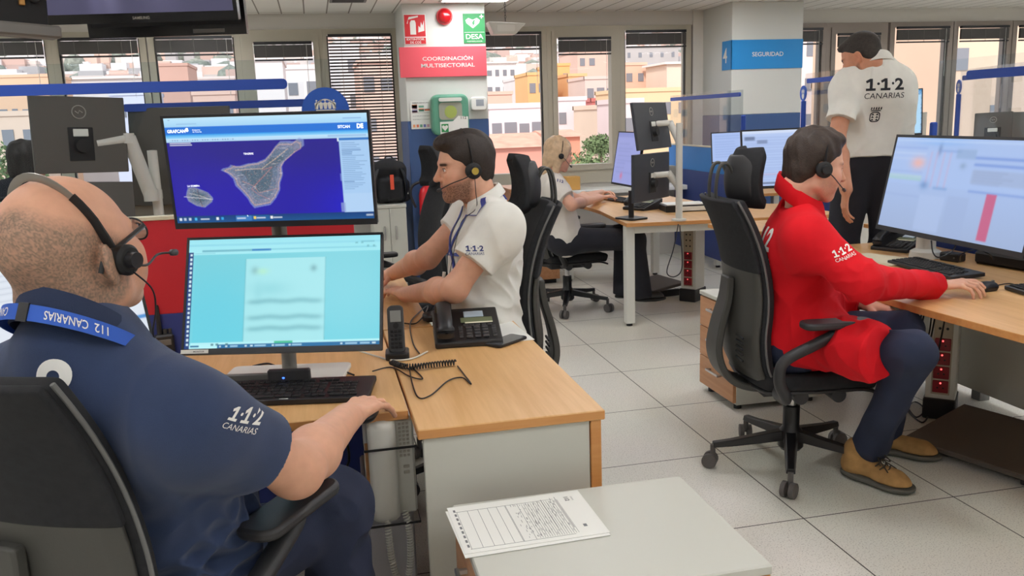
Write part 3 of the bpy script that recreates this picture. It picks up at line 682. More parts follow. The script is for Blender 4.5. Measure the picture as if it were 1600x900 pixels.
def sheet(name, v, f, th, m, parent, off=0, sub=1):
    mb = MB(); mb.add(v, f); o = mb.build(name, m, parent, smooth=60)
    s = o.modifiers.new('th', 'SOLIDIFY'); s.thickness = th; s.offset = off
    if th > .012: b = o.modifiers.new('bv', 'BEVEL'); b.width = th*.3; b.segments = 2; b.limit_method = 'ANGLE'; b.angle_limit = 1
    if sub: q = o.modifiers.new('ss', 'SUBSURF'); q.levels = sub; q.render_levels = sub
    return o
def make_chair(label, loc, rz, group='black swivel chairs of the control room'):
    t = thing('swivel_chair', label, 'chair', loc, rz, group)
    # five-star base
    for k in range(5):
        a = 2*PI*k/5+math.radians(50); d = V(math.cos(a), math.sin(a), 0); s = V(-d[1], d[0], 0); m = MB()
        sec = [(.03, .145, .03, .042), (.12, .13, .026, .036), (.25, .108, .021, .026), (.325, .10, .018, .022)]
        vs = []; 
        for r, z, w, h in sec:
            for (a1, b1) in ((-1, -1), (1, -1), (.7, 1), (-.7, 1)): vs.append(d*r+s*w*a1+V(0, 0, z+h*(b1-1)/2+.012))
        fs = [(i*4+j, i*4+(j+1) % 4, i*4+4+(j+1) % 4, i*4+4+j) for i in range(3) for j in range(4)]+[(3, 2, 1, 0), (12, 13, 14, 15)]
        m.add(vs, fs); lg = m.build('leg', M_CHB, t, smooth=40, bevel=.003)
        c = MB(); e = d*.325; ax = nrm(s*.9+d*.4); f = np.cross(ax, V(0, 0, 1))
        c.cyl(e+V(0, 0, .045), e+V(0, 0, .10), .011)
        for sg in (-1, 1):
            p = e+f*.012+V(0, 0, .031)
            c.cyl(p+ax*sg*.008, p+ax*sg*.026, .031, n=24); c.cyl(p+ax*sg*.026, p+ax*sg*.0275, .024, .016, n=24)
        c.add([e-ax*.007+V(0, 0, .03), e+ax*.007+V(0, 0, .03), e+ax*.007+V(0, 0, .068), e-ax*.007+V(0, 0, .068)], [(0, 1, 2, 3)])
        c.build('caster', M_WHEEL, lg, smooth=40)
    MB().lathe([(.04, .07), (.052, .085), (.05, .15), (.034, .17), (.034, .26), (.03, .262)], n=24).build('hub', M_CHB, t, smooth=40)
    MB().cyl((0, 0, .25), (0, 0, .37), .0185, n=20).build('gas_column', M_CHROME, t, smooth=40)
    m = MB(); m.bbox(-.11, .11, -.17, .16, .335, .385, .015); m.bbox(-.17, .17, -.06, .06, .36, .40, .01); m.build('mechanism', M_CHP, t, smooth=40)
    for sx in (-1, 1):
        for yy in (-.06, .09): MB().cyl((sx*.10, yy, .372), (sx*.235, yy, .372), .026, .029, n=20).build('knob', M_CHP, t, smooth=40)
    # seat
    v = []; n = 14
    for j in range(n+1):
        for i in range(n+1):
            u, w = -1+2*i/n, -1+2*j/n; x = u*.255*math.sqrt(1-w*w*.18); y = .03+w*.245*math.sqrt(1-u*u*.12)
            v.append((x, y, .455+.012*u*u-.02*max(0, w-.55)**2*6-.01*(1-u*u)*(1-w*w)))
    f = [(j*(n+1)+i, j*(n+1)+i+1, (j+1)*(n+1)+i+1, (j+1)*(n+1)+i) for j in range(n) for i in range(n)]
    sheet('seat', v, f, .065, M_CHF, t, off=-1)
    v2 = [(x*.97, .03+(y-.03)*.97, z-.068) for x, y, z in v]; sheet('seat_pan', v2, f, .012, M_CHP, t, off=-1, sub=0)
    # back
    prof = spline([(-.205, .43), (-.235, .50), (-.245, .60), (-.235, .70), (-.232, .80), (-.25, .92), (-.285, 1.03), (-.335, 1.135)], 4); prof = [tuple(p) for p in prof]
    wid = lambda q: (.235-.035*max(0, q-.45)*1.8-.05*max(0, .18-q)*2.5)
    cur = lambda q: .055-.02*q
    v, f = shell(prof, wid, cur); sheet('backrest', v, f, .042, M_CHF, t, off=0)
    k = len(prof); i0 = int(k*.66)
    v, f = shell([(y-.030, z) for y, z in prof[:i0+1]], lambda q: wid(q*.66)*.97, lambda q: cur(q*.66)*.9); sheet('back_shell', v, f, .012, M_CHG, t, sub=0)
    v, f = shell([(y-.030, z) for y, z in prof[i0-1:]], lambda q: wid(.66+.34*q)*1.0, lambda q: cur(.66+.34*q)); sheet('back_panel', v, f, .02, M_CHF, t, sub=1)
    for sx in (-1, 1):
        m = MB(); pts = []
        for j, (y, z) in enumerate(prof): q = j/(k-1); pts.append((sx*(wid(q)+.004), y+cur(q)-.012, z))
        m.tube(pts, .0045, 6); m.build('piping', M_SEAM, t, smooth=60)
    for sx in (-1, 1):   # vent slits each side of the spine
        m = MB()
        for q in range(5):
            z = .515+q*.022; y = -.296+.0; m.bbox(sx*.155-.04, sx*.155+.04, y+.012, y+.020, z, z+.009, .002)
        m.build('vent_slots', M_BLKM, t)
    m = MB(); m.tube(spline([(0, -.06, .37), (0, -.20, .375), (0, -.285, .42), (0, -.325, .51), (0, -.315, .62), (0, -.285, .72), (0, -.275, .80)], 6), [.034]*36+[.02], 4, flat=(1.7, .5), up=(1, 0, 0)) if 0 else None
    path = spline([(0, -.06, .37), (0, -.20, .372), (0, -.29, .415), (0, -.33, .51), (0, -.318, .62), (0, -.288, .73), (0, -.278, .82)], 6); vs = []; kk = len(path)
    for j, p in enumerate(path):
        q = j/(kk-1); w = .10-.055*q; dn = nrm(path[min(j+1, kk-1)]-path[max(j-1, 0)]); nn = np.cross(dn, V(1, 0, 0)); h = .014
        for a1, b1 in ((-1, -1), (1, -1), (1, 1), (-1, 1)): vs.append(p+V(1, 0, 0)*w*a1+nn*h*b1)
    fs = [(i*4+j, i*4+(j+1) % 4, i*4+4+(j+1) % 4, i*4+4+j) for i in range(kk-1) for j in range(4)]+[(3, 2, 1, 0), tuple(range(kk*4-4, kk*4))]
    MB().add(vs, fs).build('spine', M_CHG, t, smooth=40, bevel=.006)
    for sx in (-1, 1):
        m = MB(); pth = spline([(sx*.14, -.08, .375), (sx*.27, -.10, .40), (sx*.292, -.135, .47), (sx*.295, -.12, .545), (sx*.292, -.01, .60), (sx*.288, .07, .635), (sx*.288, .085, .66)], 5)
        m.tube(pth, .0215, 10, flat=(1, 1.35)); a = m.build('arm_support', M_CHP, t, smooth=60)
        p = MB(); prf = rrect(.092, .265, .035, 6, sx*.285, .075); p.prism(prf, .66, .685); p.build('armrest', M_CHP, t, smooth=50, bevel=.008)
    # headrest
    for sx in (-1, 1):
        pth = spline([(sx*.042, -.335, 1.10), (sx*.042, -.345, 1.15), (sx*.042, -.340, 1.22), (sx*.042, -.325, 1.262), (sx*.040, -.297, 1.262), (sx*.04, -.275, 1.22)], 6)
        MB().tube(pth, .0085, 8, flat=(.75, 1.3)).build('headrest_bar', M_CHG, t, smooth=60)
    hp = spline([(-.225, 1.105), (-.252, 1.14), (-.26, 1.20), (-.252, 1.26), (-.232, 1.315)], 5)
    v, f = shell([tuple(p) for p in hp], lambda q: .135*math.sqrt(max(.08, 1-(2*q-1)**4*.55)), lambda q: .06); sheet('headrest', v, f, .034, M_CHF, t)
    v, f = shell([(p[0]-.028, p[1]) for p in hp[2:-2]], lambda q: .12*math.sqrt(max(.08, 1-(2*q-1)**4*.55)), lambda q: .058); sheet('headrest_shell', v, f, .012, M_CHP, t, sub=1)
    return t
H_ = lambda deg: -math.radians(deg)     # heading (clockwise from +y) -> rz
chair = make_chair('black swivel chair with headrest under the red jacketed man', (1.85, 3.11, 0), H_(98))
wch = dup(chair, (.58, 3.41, 0), H_(-84), 'black swivel chair with headrest that the man in the lanyard and pale polo sits on')
dup(chair, (1.82, 6.32, 0), H_(88), 'black swivel chair the blonde woman sits on', skip=('headrest', 'headrest_bar', 'headrest_shell'))
dup(chair, (.44, 5.0, 0), H_(-100), 'empty black swivel chair between the map monitor and the lanyard man\'s face')
dup(chair, (4.72, 5.50, 0), H_(-60), 'empty grey-looking swivel chair behind the largest monitor, under the blue strips')
fch = dup(chair, (-.36, 1.20, 0), H_(20), 'black swivel chair without headrest holding the bald man', skip=('headrest', 'headrest_bar', 'headrest_shell'))
for c_, dz, dy in ((fch, .065, .05), (wch, .08, .0)):   # arm pads set higher on these two
    for ch in c_.children:
        if ch.name.split('.')[0] in ('armrest', 'arm_support'): ch.location = (0, dy, dz)
for ch in chair.children:
    if ch.name.split('.')[0] in ('armrest', 'arm_support') and ch.data.vertices[0].co.x > .1: ch.location = (.12, -.085, .03)
# ---------------- desks
d1 = desk('desk', 'beech topped desk with white front panel, carrying the desk telephones', .192, .668, 2.0, 3.06, .735,
     panels=[(.205, .63, 2.012, 2.03, 0, .709, M_MEL, 'front_panel'), (.632, .66, 2.008, 2.036, 0, .709, M_WOODE, 'edge_post'), (.645, .66, 2.036, 3.03, .05, .709, M_MEL)])
d2 = desk('desk', 'beech desk with the two stacked monitors and keyboard of the bald man', -1.35, .186, 2.16, 2.98, .735, legs=[(-1.28, 2.2), (-1.28, 2.9), (.145, 2.92)], panels=[])
d3 = desk('desk', 'beech desk the lanyard man leans his forearms on', -1.35, .37, 3.07, 4.35, .735, legs=[(.32, 4.28), (-1.25, 4.28), (-1.25, 3.15)])
d4 = desk('desk', 'beech desk with white steel leg where the blonde woman types', 0, 0, 0, 0, 0) if 0 else None
t4 = thing('desk', 'beech topped desk with white steel legs where the blonde woman types', 'desk', (0, 0, 0))
poly = [(2.03, 5.58), (2.06, 6.6), (2.06, 7.45), (3.15, 7.4), (3.15, 6.9), (3.34, 5.80), (3.34, 5.52)]
poly = [(2.03, 5.57), (3.55, 5.35), (3.55, 6.15), (3.05, 6.5), (3.05, 7.5), (2.12, 7.5), (2.12, 6.4)]
o = MB().prism(poly, .709, .735).build('desktop', [M_WOOD, M_WOODE], t4, bevel=.002)
for p in o.data.polygons:
    if abs(p.normal.z) < .5: p.material_index = 1
for lx, ly in ((2.075, 5.645), (3.46, 5.46), (2.16, 7.42), (2.98, 7.42)):
    MB().bbox(lx-.032, lx+.032, ly-.032, ly+.032, .02, .709, .004).build('leg', M_WHT, t4); MB().cyl((lx, ly, 0), (lx, ly, .02), .022).build('leveller', M_BLK, t4)
a, b = V(2.075, 5.625, 0), V(3.46, 5.425, 0); u = nrm(b-a); s = V(-u[1], u[0], 0)
MB().prism([tuple((a+s*.0)[:2]), tuple(b[:2]), tuple((b+s*.03)[:2]), tuple((a+s*.03)[:2])], .655, .709).build('apron_rail', M_WHT, t4)
t5 = thing('desk', 'beech desk of the red jacketed man with his large monitor', 'desk', (0, 0, 0))
poly = [(2.135, 1.55), (2.20, 2.2), (2.13, 2.75), (2.12, 4.10), (3.05, 4.10), (3.05, 1.55)]
poly = [(2.20, 1.5), (2.165, 2.1), (2.125, 2.65), (2.10, 3.25), (2.10, 4.14), (3.12, 4.14), (3.12, 1.5)]
o = MB().prism(poly, .707, .735).build('desktop', [M_WOOD, M_WOODE], t5, bevel=.003)
for p in o.data.polygons:
    if abs(p.normal.z) < .5: p.material_index = 1
MB().bbox(3.02, 3.05, 1.6, 4.1, .1, .707, .003).build('modesty_panel', M_MEL, t5)
for lx, ly in ((2.48, 4.09), (3.0, 1.6), (3.0, 4.05)): MB().bbox(lx-.03, lx+.03, ly-.03, ly+.03, 0, .707, .004).build('leg', M_WHT, t5)
# ---------------- pedestals
def pedestal(name, label, x0, x1, y0, y1, z, fronts, fz, near):
    t = thing(name, label, 'drawer unit', ((x0+x1)/2, (y0+y1)/2, 0)); cx, cy = (x0+x1)/2, (y0+y1)/2; w, d = (x1-x0)/2, (y1-y0)/2
    m = MB(); m.bbox(-w+.018, w, -d, d, .03, z-.022, .002); m.build('carcass', near, t)
    MB().bbox(-w-.003, w+.003, -d-.003, d+.003, z-.022, z, .003).build('top', M_MEL, t)
    for sx in (-1, 1):
        for sy in (-1, 1): MB().cyl((sx*(w-.05), sy*(d-.05), 0), (sx*(w-.05), sy*(d-.05), .03), .02).build('foot', M_BLK, t)
    hh = (z-.022-.045)/fronts
    for k in range(fronts):
        z0 = .04+k*hh; dr = MB().bbox(-w, -w+.018, -d+.002, d-.002, z0+.002, z0+hh-.002, .002).build('drawer', M_WOODF, t)
        h = MB(); zc = z0+hh*.68; h.bbox(-w-.028, -w-.018, -.07, .07, zc-.006, zc+.006, .002); h.bbox(-w-.02, -w, -.066, -.054, zc-.005, zc+.005, .001); h.bbox(-w-.02, -w, .054, .066, zc-.005, zc+.005, .001); h.build('handle', M_CHROME, dr)
    return t
pedestal('drawer_pedestal', 'beech fronted drawer pedestal with white top behind the red jacketed man\'s chair', 1.925, 2.42, 3.775, 4.165, .545, 3, M_WOODF, M_MEL)
pedestal('drawer_pedestal', 'low white topped drawer pedestal carrying the printed sheets', .262, .842, 1.475, 1.937, .56, 3, M_WOODF, M_WOODE)
# cabinets by the window
def low_cabinet(label, x0, x1, y0, y1, z, m, front='y'):
    t = thing('low_cabinet', label, 'cabinet', ((x0+x1)/2, (y0+y1)/2, 0)); w, d = (x1-x0)/2, (y1-y0)/2
    MB().bbox(-w+.001, w-.001, -d+.02, d, .04, z-.025, .002).build('body', m, t); MB().bbox(-w-.005, w+.005, -d-.005, d, z-.025, z, .003).build('top', m, t); MB().bbox(-w+.02, w-.02, -d+.05, d-.02, 0, .04, .002).build('plinth', M_BLK, t)
    for s in (-1, 1):
        dr = MB().bbox(min(s*w, s*.002), max(s*w, s*.002), -d, -d+.018, .045, z-.028, .002).build('door', m, t); MB().bbox(s*.05-.006, s*.05+.006, -d-.025, -d, z*.6, z*.6+.12, .002).build('handle', M_CHROME, dr)
    return t
a = AY(590, 310, 7.6); b = AY(642, 310, 7.6)
low_cabinet('white low cabinet under the black backpack', .45, .74, 7.6, 8.1, .755, M_MEL)
low_cabinet('beech low cabinet with orange printed notice behind the lanyard man\'s chair', 1.62, 2.05, 7.35, 7.85, .86, M_WOODF)
# ---------------- white boards / notices on that cabinet
t = thing('notice', 'orange bordered printed notice taped on the beech low cabinet', 'notice', (1.755, 7.322, .62))
MB().box(-.1, .1, 0, .002, -.13, .13).build('sheet', mat('notice_peach', '#eec3a0', .7), t)
m = MB()
for q in ((-.1, .1, -.13, -.122), (-.1, .1, .122, .13), (-.1, -.092, -.13, .13), (.092, .1, -.13, .13)): m.box(q[0], q[1], -.001, 0, q[2], q[3])
for k in range(4):
    put_text(m, 'EQUIPO'[k:k+3], V(-.04, -.0, .09-.055*k), (1, 0, 0), (0, 0, 1), .09, .04, .01)
m.build('printing', mat('notice_orange', '#d9552e', .7), t)
m = MB(); m.box(-.095, .095, -.001, 0, -.165, -.145)
m.build('strip', mat('notice_purple', '#5b4aa0', .7), t)
# ================================================================== PEOPLE
def skin_mat(name, col, rough=.58):
    m = mat(name, col, rough, attr='tint', var=.05, vscale=40, bump=.12, bscale=350)
    b = m.node_tree.nodes['Principled BSDF']; b.inputs['Specular IOR Level'].default_value = .35; b.inputs['Subsurface Weight'].default_value = .12; b.inputs['Subsurface Radius'].default_value = (.012, .004, .002); b.inputs['Subsurface Scale'].default_value = .6
    return m
M_SKIN = skin_mat('skin', '#d8a286')
class Head:
    def __init__(s, c, f, u, sc=1.0):
        s.c = np.asarray(c, float); s.f = nrm(f); s.u = nrm(u-np.dot(u, s.f)*s.f); s.r = np.cross(s.f, s.u); s.k = .01*sc; s.ax = [s.f, s.r, s.u]; s.sc = sc
    def w(s, F, S, U): return s.c+s.k*(F*s.f+S*s.r+U*s.u)
    def loc(s, q): return np.stack([(q-s.c)@s.f, (q-s.c)@s.r, (q-s.c)@s.u], 1)/s.k
    def e(s, c, r, k=1., op='u', ax=None, cut=()): return E(s.w(*c), np.array(r)*s.k, ax or s.ax, k*s.k, op, cut)
    def cap(s, a, b, ra, rb=None, k=1., op='u', n=None, e=1): return C(s.w(*a), s.w(*b), ra*s.k, (rb if rb is not None else ra)*s.k, k*s.k, n, e, op)
    def skull(s, jaw=1., nose=1., fat=0., female=False):
        p = [s.e((-1.2, 0, 3.4), (9.7, 7.55, 8.6)), s.e((3.2, 0, -2.0), (6.2, 6.3+fat*.6, 9.2), 3)]
        for g in (-1, 1):
            p += [s.cap((.6, 5.2*g+fat*.3*g, -6.2), (7.0, 1.3*g, -10.0), 1.7*jaw+fat*.4, 1.6*jaw, 2.2), s.cap((.4, 5.6*g, -1.5), (.6, 5.2*g, -6.4), 1.5, 1.6+fat*.3, 2),
                  s.e((6.0, 4.3*g, -2.2), (2.4, 2.2, 2.0), 2), s.e((6.3, 3.6*g, -5.0), (2.2, 2.6, 3.2), 2.2), s.cap((8.5, 1.6*g, 2.0), (7.3, 4.6*g, 2.1), .95 if not female else .7, .7, 1.3)]
        p += [s.e((7.4, 0, -9.9), (1.9*jaw, 2.0, 1.7*jaw), 1.6), s.e((7.9, 0, -6.6), (1.5, 2.8, 2.8), 2.0)]
        for g in (-1, 1): p += [s.e((9.6, 3.25*g, .25), (1.7, 1.9, 1.25), 1.2, 's'), s.e((7.75, 3.2*g, .1), (1.25, 1.35, 1.2), .3), s.cap((8.75, 2.2*g, .78), (8.35, 4.3*g, .62), .38, .3, .5), s.cap((8.7, 2.3*g, -.62), (8.35, 4.2*g, -.45), .3, .26, .5)]
        p += [s.cap((8.6, 0, 1.4), (10.9*.5*(1+nose), 0, -2.7), .75, 1.05*nose, .9), s.e((11.0*.5*(1+nose)-.1, 0, -3.0), (1.15, 1.15, .95), .6)]
        for g in (-1, 1): p += [s.e((9.7, 1.25*g, -3.3), (.95, .75, .75), .5), s.e((10.2, .6*g, -3.95), (.45, .32, .35), .25, 's')]
        p += [s.e((9.15, 0, -5.75), (.75, 2.1, .42), .5), s.e((9.0, 0, -6.75), (.75, 1.8, .52), .5), s.cap((9.9, -2.2, -6.22), (9.9, 2.2, -6.22), .16, .16, .25, 's'), s.e((9.2, 0, -7.9), (.5, 1.6, .4), .6, 's')]
        for g in (-1, 1):
            f2, r2 = nrm(s.f*.92+s.r*g*-.38), nrm(s.r*g*.92+s.f*.38)
            ea = [nrm(f2*.96-s.u*.22), r2, nrm(s.u*.96+f2*.22)]
            p += [s.e((-.6, 7.35*g, -.9), (2.0, .75, 3.1), .5, ax=ea), s.e((-.2, 8.0*g, -.6), (1.15, .5, 2.0), .4, 's', ax=ea), s.e((.3, 7.2*g, -3.2), (1.0, .55, 1.1), .5, ax=ea)]
        return p
    def tint(s, base, lips='#b5705e', brow=None, stub=None, stubamt=.5, cap=None, capamt=0, red=.15):
        B0, LP = np.array(lin(base)), np.array(lin(lips)); nz = wnoise(7, 55, 14); nz2 = lambda q: np.random.RandomState(9).uniform(-1.6, 1.6, len(q))
        def fn(q):
            L = s.loc(q); F, S, U = L[:, 0], L[:, 1], L[:, 2]; c = np.tile(B0, (len(q), 1)); n = nz(q)
            def mixin(w, col): nonlocal c; w = np.clip(w, 0, 1)[:, None]; c = c*(1-w)+np.array(col)*w
            rd = B0*np.array([1.04, .80, .74])
            for g in (-1, 1):
                mixin(red*3*np.exp(-((F-6.5)/3)**2-((S-4.5*g)/2.6)**2-((U+3)/2.6)**2), rd); mixin(red*3.5*np.exp(-((F+.4)/2.6)**2-((S-7.8*g)/1.3)**2-((U+1)/3.4)**2), rd)
            mixin(red*3*np.exp(-((F-11)/2)**2-(S/1.5)**2-((U+3)/1.6)**2), rd)
            if cap is not None:   # cropped hair showing on the scalp
                w = np.clip((F*-.5-U*.62+2.6+n*.8)/2.2, 0, 1)*np.clip((U+7.6+n*.5)/1.5, 0, 1)*np.clip((4.2-F)/1.5, 0, 1)*np.clip((U*1.2+9-F*.9+np.maximum(0, -F)*3)/2, 0, 1)
                mixin(w*capamt*(.85+.25*nz2(q)), lin(cap))
            if stub is not None:
                w = np.clip((-U-4.2+np.maximum(0, 3.5-F)*.45)/1.6, 0, 1)*np.clip((F-.0)/1.6, 0, 1)*(U > -13)
                w = np.maximum(w, np.exp(-((F-9.3)/1.4)**2-(S/2.6)**2-((U+4.9)/.55)**2)); mixin(w*stubamt*(.8+.25*nz2(q)), lin(stub))
            mixin(1.2*np.exp(-((F-9.4)/1.2)**2-(S/2.2)**2-((U+6.25)/.75)**2)*(F > 8.2), LP)
            if brow is not None:
                for g in (-1, 1): mixin(1.5*np.exp(-((S-3.3*g)/1.9)**4-((U-1.95+.0*S)/.5)**2)*(F > 5.5), lin(brow))
            for g in (-1, 1):
                d = np.sqrt((F-7.75)**2+(S-3.2*g)**2+(U-.1)**2); eye = (d < 1.42) & (F > 8.1) & (np.abs(U-.12) < .52) & (np.abs(S-3.2*g) < 1.15)
                c[eye] = lin('#e9e2dc'); ir = eye & ((S-3.2*g)**2+(U-.1)**2 < .30); c[ir] = lin('#3a2718')
                lash = (d < 1.75) & (F > 7.9) & (np.abs(U-.66) < .16) & (np.abs(S-3.2*g) < 1.35); c[lash] = lin('#4a332a')
            return c
        return fn
def hand(W, D, Np, thumb, sc=1.0, curl=(.25, .35, .25), spread=.10, thumb_in=.4, k=.004, index_lift=0):
    "W wrist, D towards the knuckles, Np out of the back of the hand, thumb: +1/-1 side of D x Np"
    D = nrm(D); Np = nrm(Np-np.dot(Np, D)*D); S = np.cross(D, Np)*thumb; p = []; z = .01*sc
    kn = [W+z*(9.2*D+2.9*S+.3*Np), W+z*(9.6*D+.95*S+.55*Np), W+z*(9.2*D-1.0*S+.4*Np), W+z*(8.4*D-2.7*S+.0*Np)]
    p.append(C(W-z*2*D, W+z*1.5*D, 2.55*z, 2.4*z, .02, Np, .72))
    for i, q in enumerate(kn):
        p.append(C(W+z*(1.2*D+(1.6-1.05*i)*S*.9), q, 1.55*z, (1.12 if i < 3 else 1.0)*z, .010, Np, .9))
    p.append(C(W+z*(2.0*D+1.9*S-.7*Np), W+z*(5.2*D+2.7*S-.8*Np), 1.5*z, 1.2*z, .012))
    ln = [(4.3, 2.6, 2.0), (4.8, 2.9, 2.1), (4.4, 2.7, 2.0), (3.5, 2.1, 1.8)]; rr = [.88, .90, .86, .76]
    for i, q in enumerate(kn):
        a = (1.5-i)*spread; d = nrm(D*math.cos(a)+S*math.sin(a)); up = Np; pos = q; r = rr[i]*z
        for j in range(3):
            b = curl[j]*(1+.12*i)-(index_lift if i == 0 and j == 0 else 0); d, up = nrm(d*math.cos(b)-up*math.sin(b)), nrm(up*math.cos(b)+d*math.sin(b))
            e = pos+d*ln[i][j]*z; p.append(C(pos, e, r, r*.9, k if j else .007)); pos = e; r *= .9
    t = W+z*(2.6*D+2.5*S-.4*Np); d = nrm(D*.62+S*.72-Np*.25)
    for j, (L, r0) in enumerate(((3.9, 1.25), (3.1, 1.02), (2.5, .9))):
        e = t+d*L*z; p.append(C(t, e, r0*z, r0*.86*z, .007 if j == 0 else .004)); t = e; d = nrm(d*(1-thumb_in*.5)+D*thumb_in*.5-Np*.08)
    return p
def limb(pts, rad, k=.03): return [C(pts[i], pts[i+1], rad[i], rad[i+1], k) for i in range(len(pts)-1)]
def pant(h, k, a, r, kk=.05):
    d = nrm(a-k); return [C(h, k, r[0], r[1], kk), C(k, a+d*.06, r[1], r[2], kk, cut=((a+d*.015, d),))]
def folds(seed, amp, freq=42, dirn=(0, 0, 1), st=.25):
    a = wnoise(seed, freq, 10, (dirn, st)); b = wnoise(seed+1, freq*.45, 8)
    return lambda q: amp*(np.abs(a(q))-.6+.5*b(q))*.6
def neck_at(hd, N, t): return N+(hd.w(-3.3, 0, -8)-N)*t
class Person:
    def __init__(s, name, label, loc, group=None):
        s.loc = V(loc[0], loc[1], loc[2] if len(loc) > 2 else 0); s.t = thing('person', label, 'person', s.loc, group=group); s.inv = Matrix.Translation([-float(x) for x in s.loc])
    def add(s, name, prims, m, h=.004, disp=None, tint=None, dmax=.012, relax=0): return sculpt(name, prims, m, h, s.t, disp, dmax, tint, s.inv, relax)
    def decal(s, name, shapes, o, x, y, target, m, **k):
        bpy.context.view_layer.update(); return wrap_decal(name, shapes, np.asarray(o, float), x, y, target, m, s.t, **k)
def t2(body, w, h, x=0, y=0, bold=0, spacing=1):
    vs, fs = fit_text(body, w, h, bold, spacing); return [(a+x, b+y) for a, b in vs], fs
def one(w, h, x=0, y=0):
    P_ = [(-.5, -.5), (.5, -.5), (.5, -.3), (.17, -.3), (.17, .5), (-.1, .5), (-.5, .32), (-.42, .13), (-.13, .24), (-.13, -.3), (-.5, -.3)]
    return [(x+a*w, y+b*h) for a, b in P_], [(0, 1, 2, 3, 9, 10), (3, 4, 5, 8, 9), (5, 6, 7, 8)]
def logo112(w, canarias=True):
    "1·1·2 over CANARIAS, w metres wide, centred"
    o = [one(w*.24, w*.30, -w*.36), one(w*.24, w*.30, 0), t2('2', w*.23, w*.30, w*.36, 0, .03)]
    for x in (-w*.18, w*.185): o.append(([(x+w*.035*math.cos(a), w*.02+w*.035*math.sin(a)) for a in np.linspace(0, 2*PI, 9)[:-1]], [tuple(range(8))]))
    o.append(t2('CANARIAS', w*1.0, w*.14, 0, -w*.28, .0)) if canarias else None
    return o
def crest(w):
    o = []; r = rrect(w*.62, w*.62, w*.2, 4, 0, -w*.1); i = [(x*.8, (y+w*.1)*.8-w*.1) for x, y in r]; n = len(r)
    o.append((r+i, [(k, (k+1) % n, n+(k+1) % n, n+k) for k in range(n)]))
    for yy in (.06, -.1, -.26):
        for xx in (-.13, .13): o.append(([(w*(xx-.09), w*(yy-.055)), (w*(xx+.09), w*(yy-.055)), (w*(xx), w*(yy+.07))], [(0, 1, 2)]))
    o.append(([(-w*.3, w*.25), (w*.3, w*.25), (w*.28, w*.31), (-w*.28, w*.31)], [(0, 1, 2, 3)]))
    for k in range(5): x = (-.28+.14*k)*w; o.append(([(x-w*.045, w*.34), (x+w*.045, w*.34), (x+w*.03, w*.5), (x-w*.03, w*.5)], [(0, 1, 2, 3)]))
    return o
def torso(N, Pv, R, chest=.135, belly=.145, hip=.15, sw=.20, drop=.045, depth=.85, lean=0, shR=None, shL=None, sh_r=.066, tb=1, wd=1):
    "shirt-bearing trunk between neck base N and pelvis Pv; R = unit vector to the wearer's right"
    U = nrm(N-Pv); R = nrm(R-np.dot(R, U)*U); Fw = np.cross(U, R); L = np.linalg.norm(N-Pv); p = []
    A = lambda t, s=0, f=0: Pv+U*L*t+R*s+Fw*f
    p += [C(A(.70, -.085*wd, .0), A(.70, .085*wd, .0), chest, chest, .05, Fw, depth), C(A(.42, -.06*wd, .01), A(.42, .06*wd, .01), belly*.96, belly*.96, .08, Fw, depth), C(A(.18, -.06*wd, .015), A(.18, .06*wd, .015), belly, belly, .08, Fw, depth*.98), C(A(0, -.07), A(0, .07), hip, hip, .08, Fw, depth)]
    sr = A(1, sw)-U*drop if shR is None else shR; sl = A(1, -sw)-U*drop if shL is None else shL
    for q in (sr, sl): p += [C(A(.985, 0, -.01), q, .062*tb, sh_r, .06*tb), C(A(.72, 0), q-U*.06, .10*tb, .075*tb, .06*tb)]
    return p, U, R, Fw, sr, sl
def sleeve(sh, el, frac, r0=.07, r1=.075, k=.04):
    d = nrm(el-sh); e = sh+(el-sh)*frac; return C(sh, sh+(el-sh)*(frac+.25), r0, r1+(r1-r0)*.25/frac, k, cut=((e, d),))
def polo_collar(P_, N, U, Fw, m, r=.066, h=.038, tilt=.35, open_=.5, name='collar'):
    "folded collar: a tapering band round the neck, open at the front"
    mb = MB(); R = np.cross(Fw, U); n = 40
    prof = [(r-.006, h*.9), (r+.002, h), (r+.009, h*.75), (r+.020, -.004), (r+.017, -.007), (r+.004, h*.55)]
    vs = []; fs = []; k = len(prof)
    for i in range(n+1):
        a = -PI+open_*.45+(2*PI-open_*.9)*i/n; d = -Fw*math.cos(a)*1.06+R*math.sin(a)   # a=0 at the nape
        lift = tilt*r*math.cos(a)*.8
        for rr, z in prof: vs.append(N+d*rr+U*(z+lift)-s_loc(P_))
    for i in range(n):
        for j in range(k): fs.append((i*k+j, i*k+(j+1) % k, (i+1)*k+(j+1) % k, (i+1)*k+j))
    fs += [tuple(range(k)), tuple(range(n*k, n*k+k))]
    return mb.add(vs, fs).build(name, m, P_.t, smooth=60)
def s_loc(P_): return P_.loc
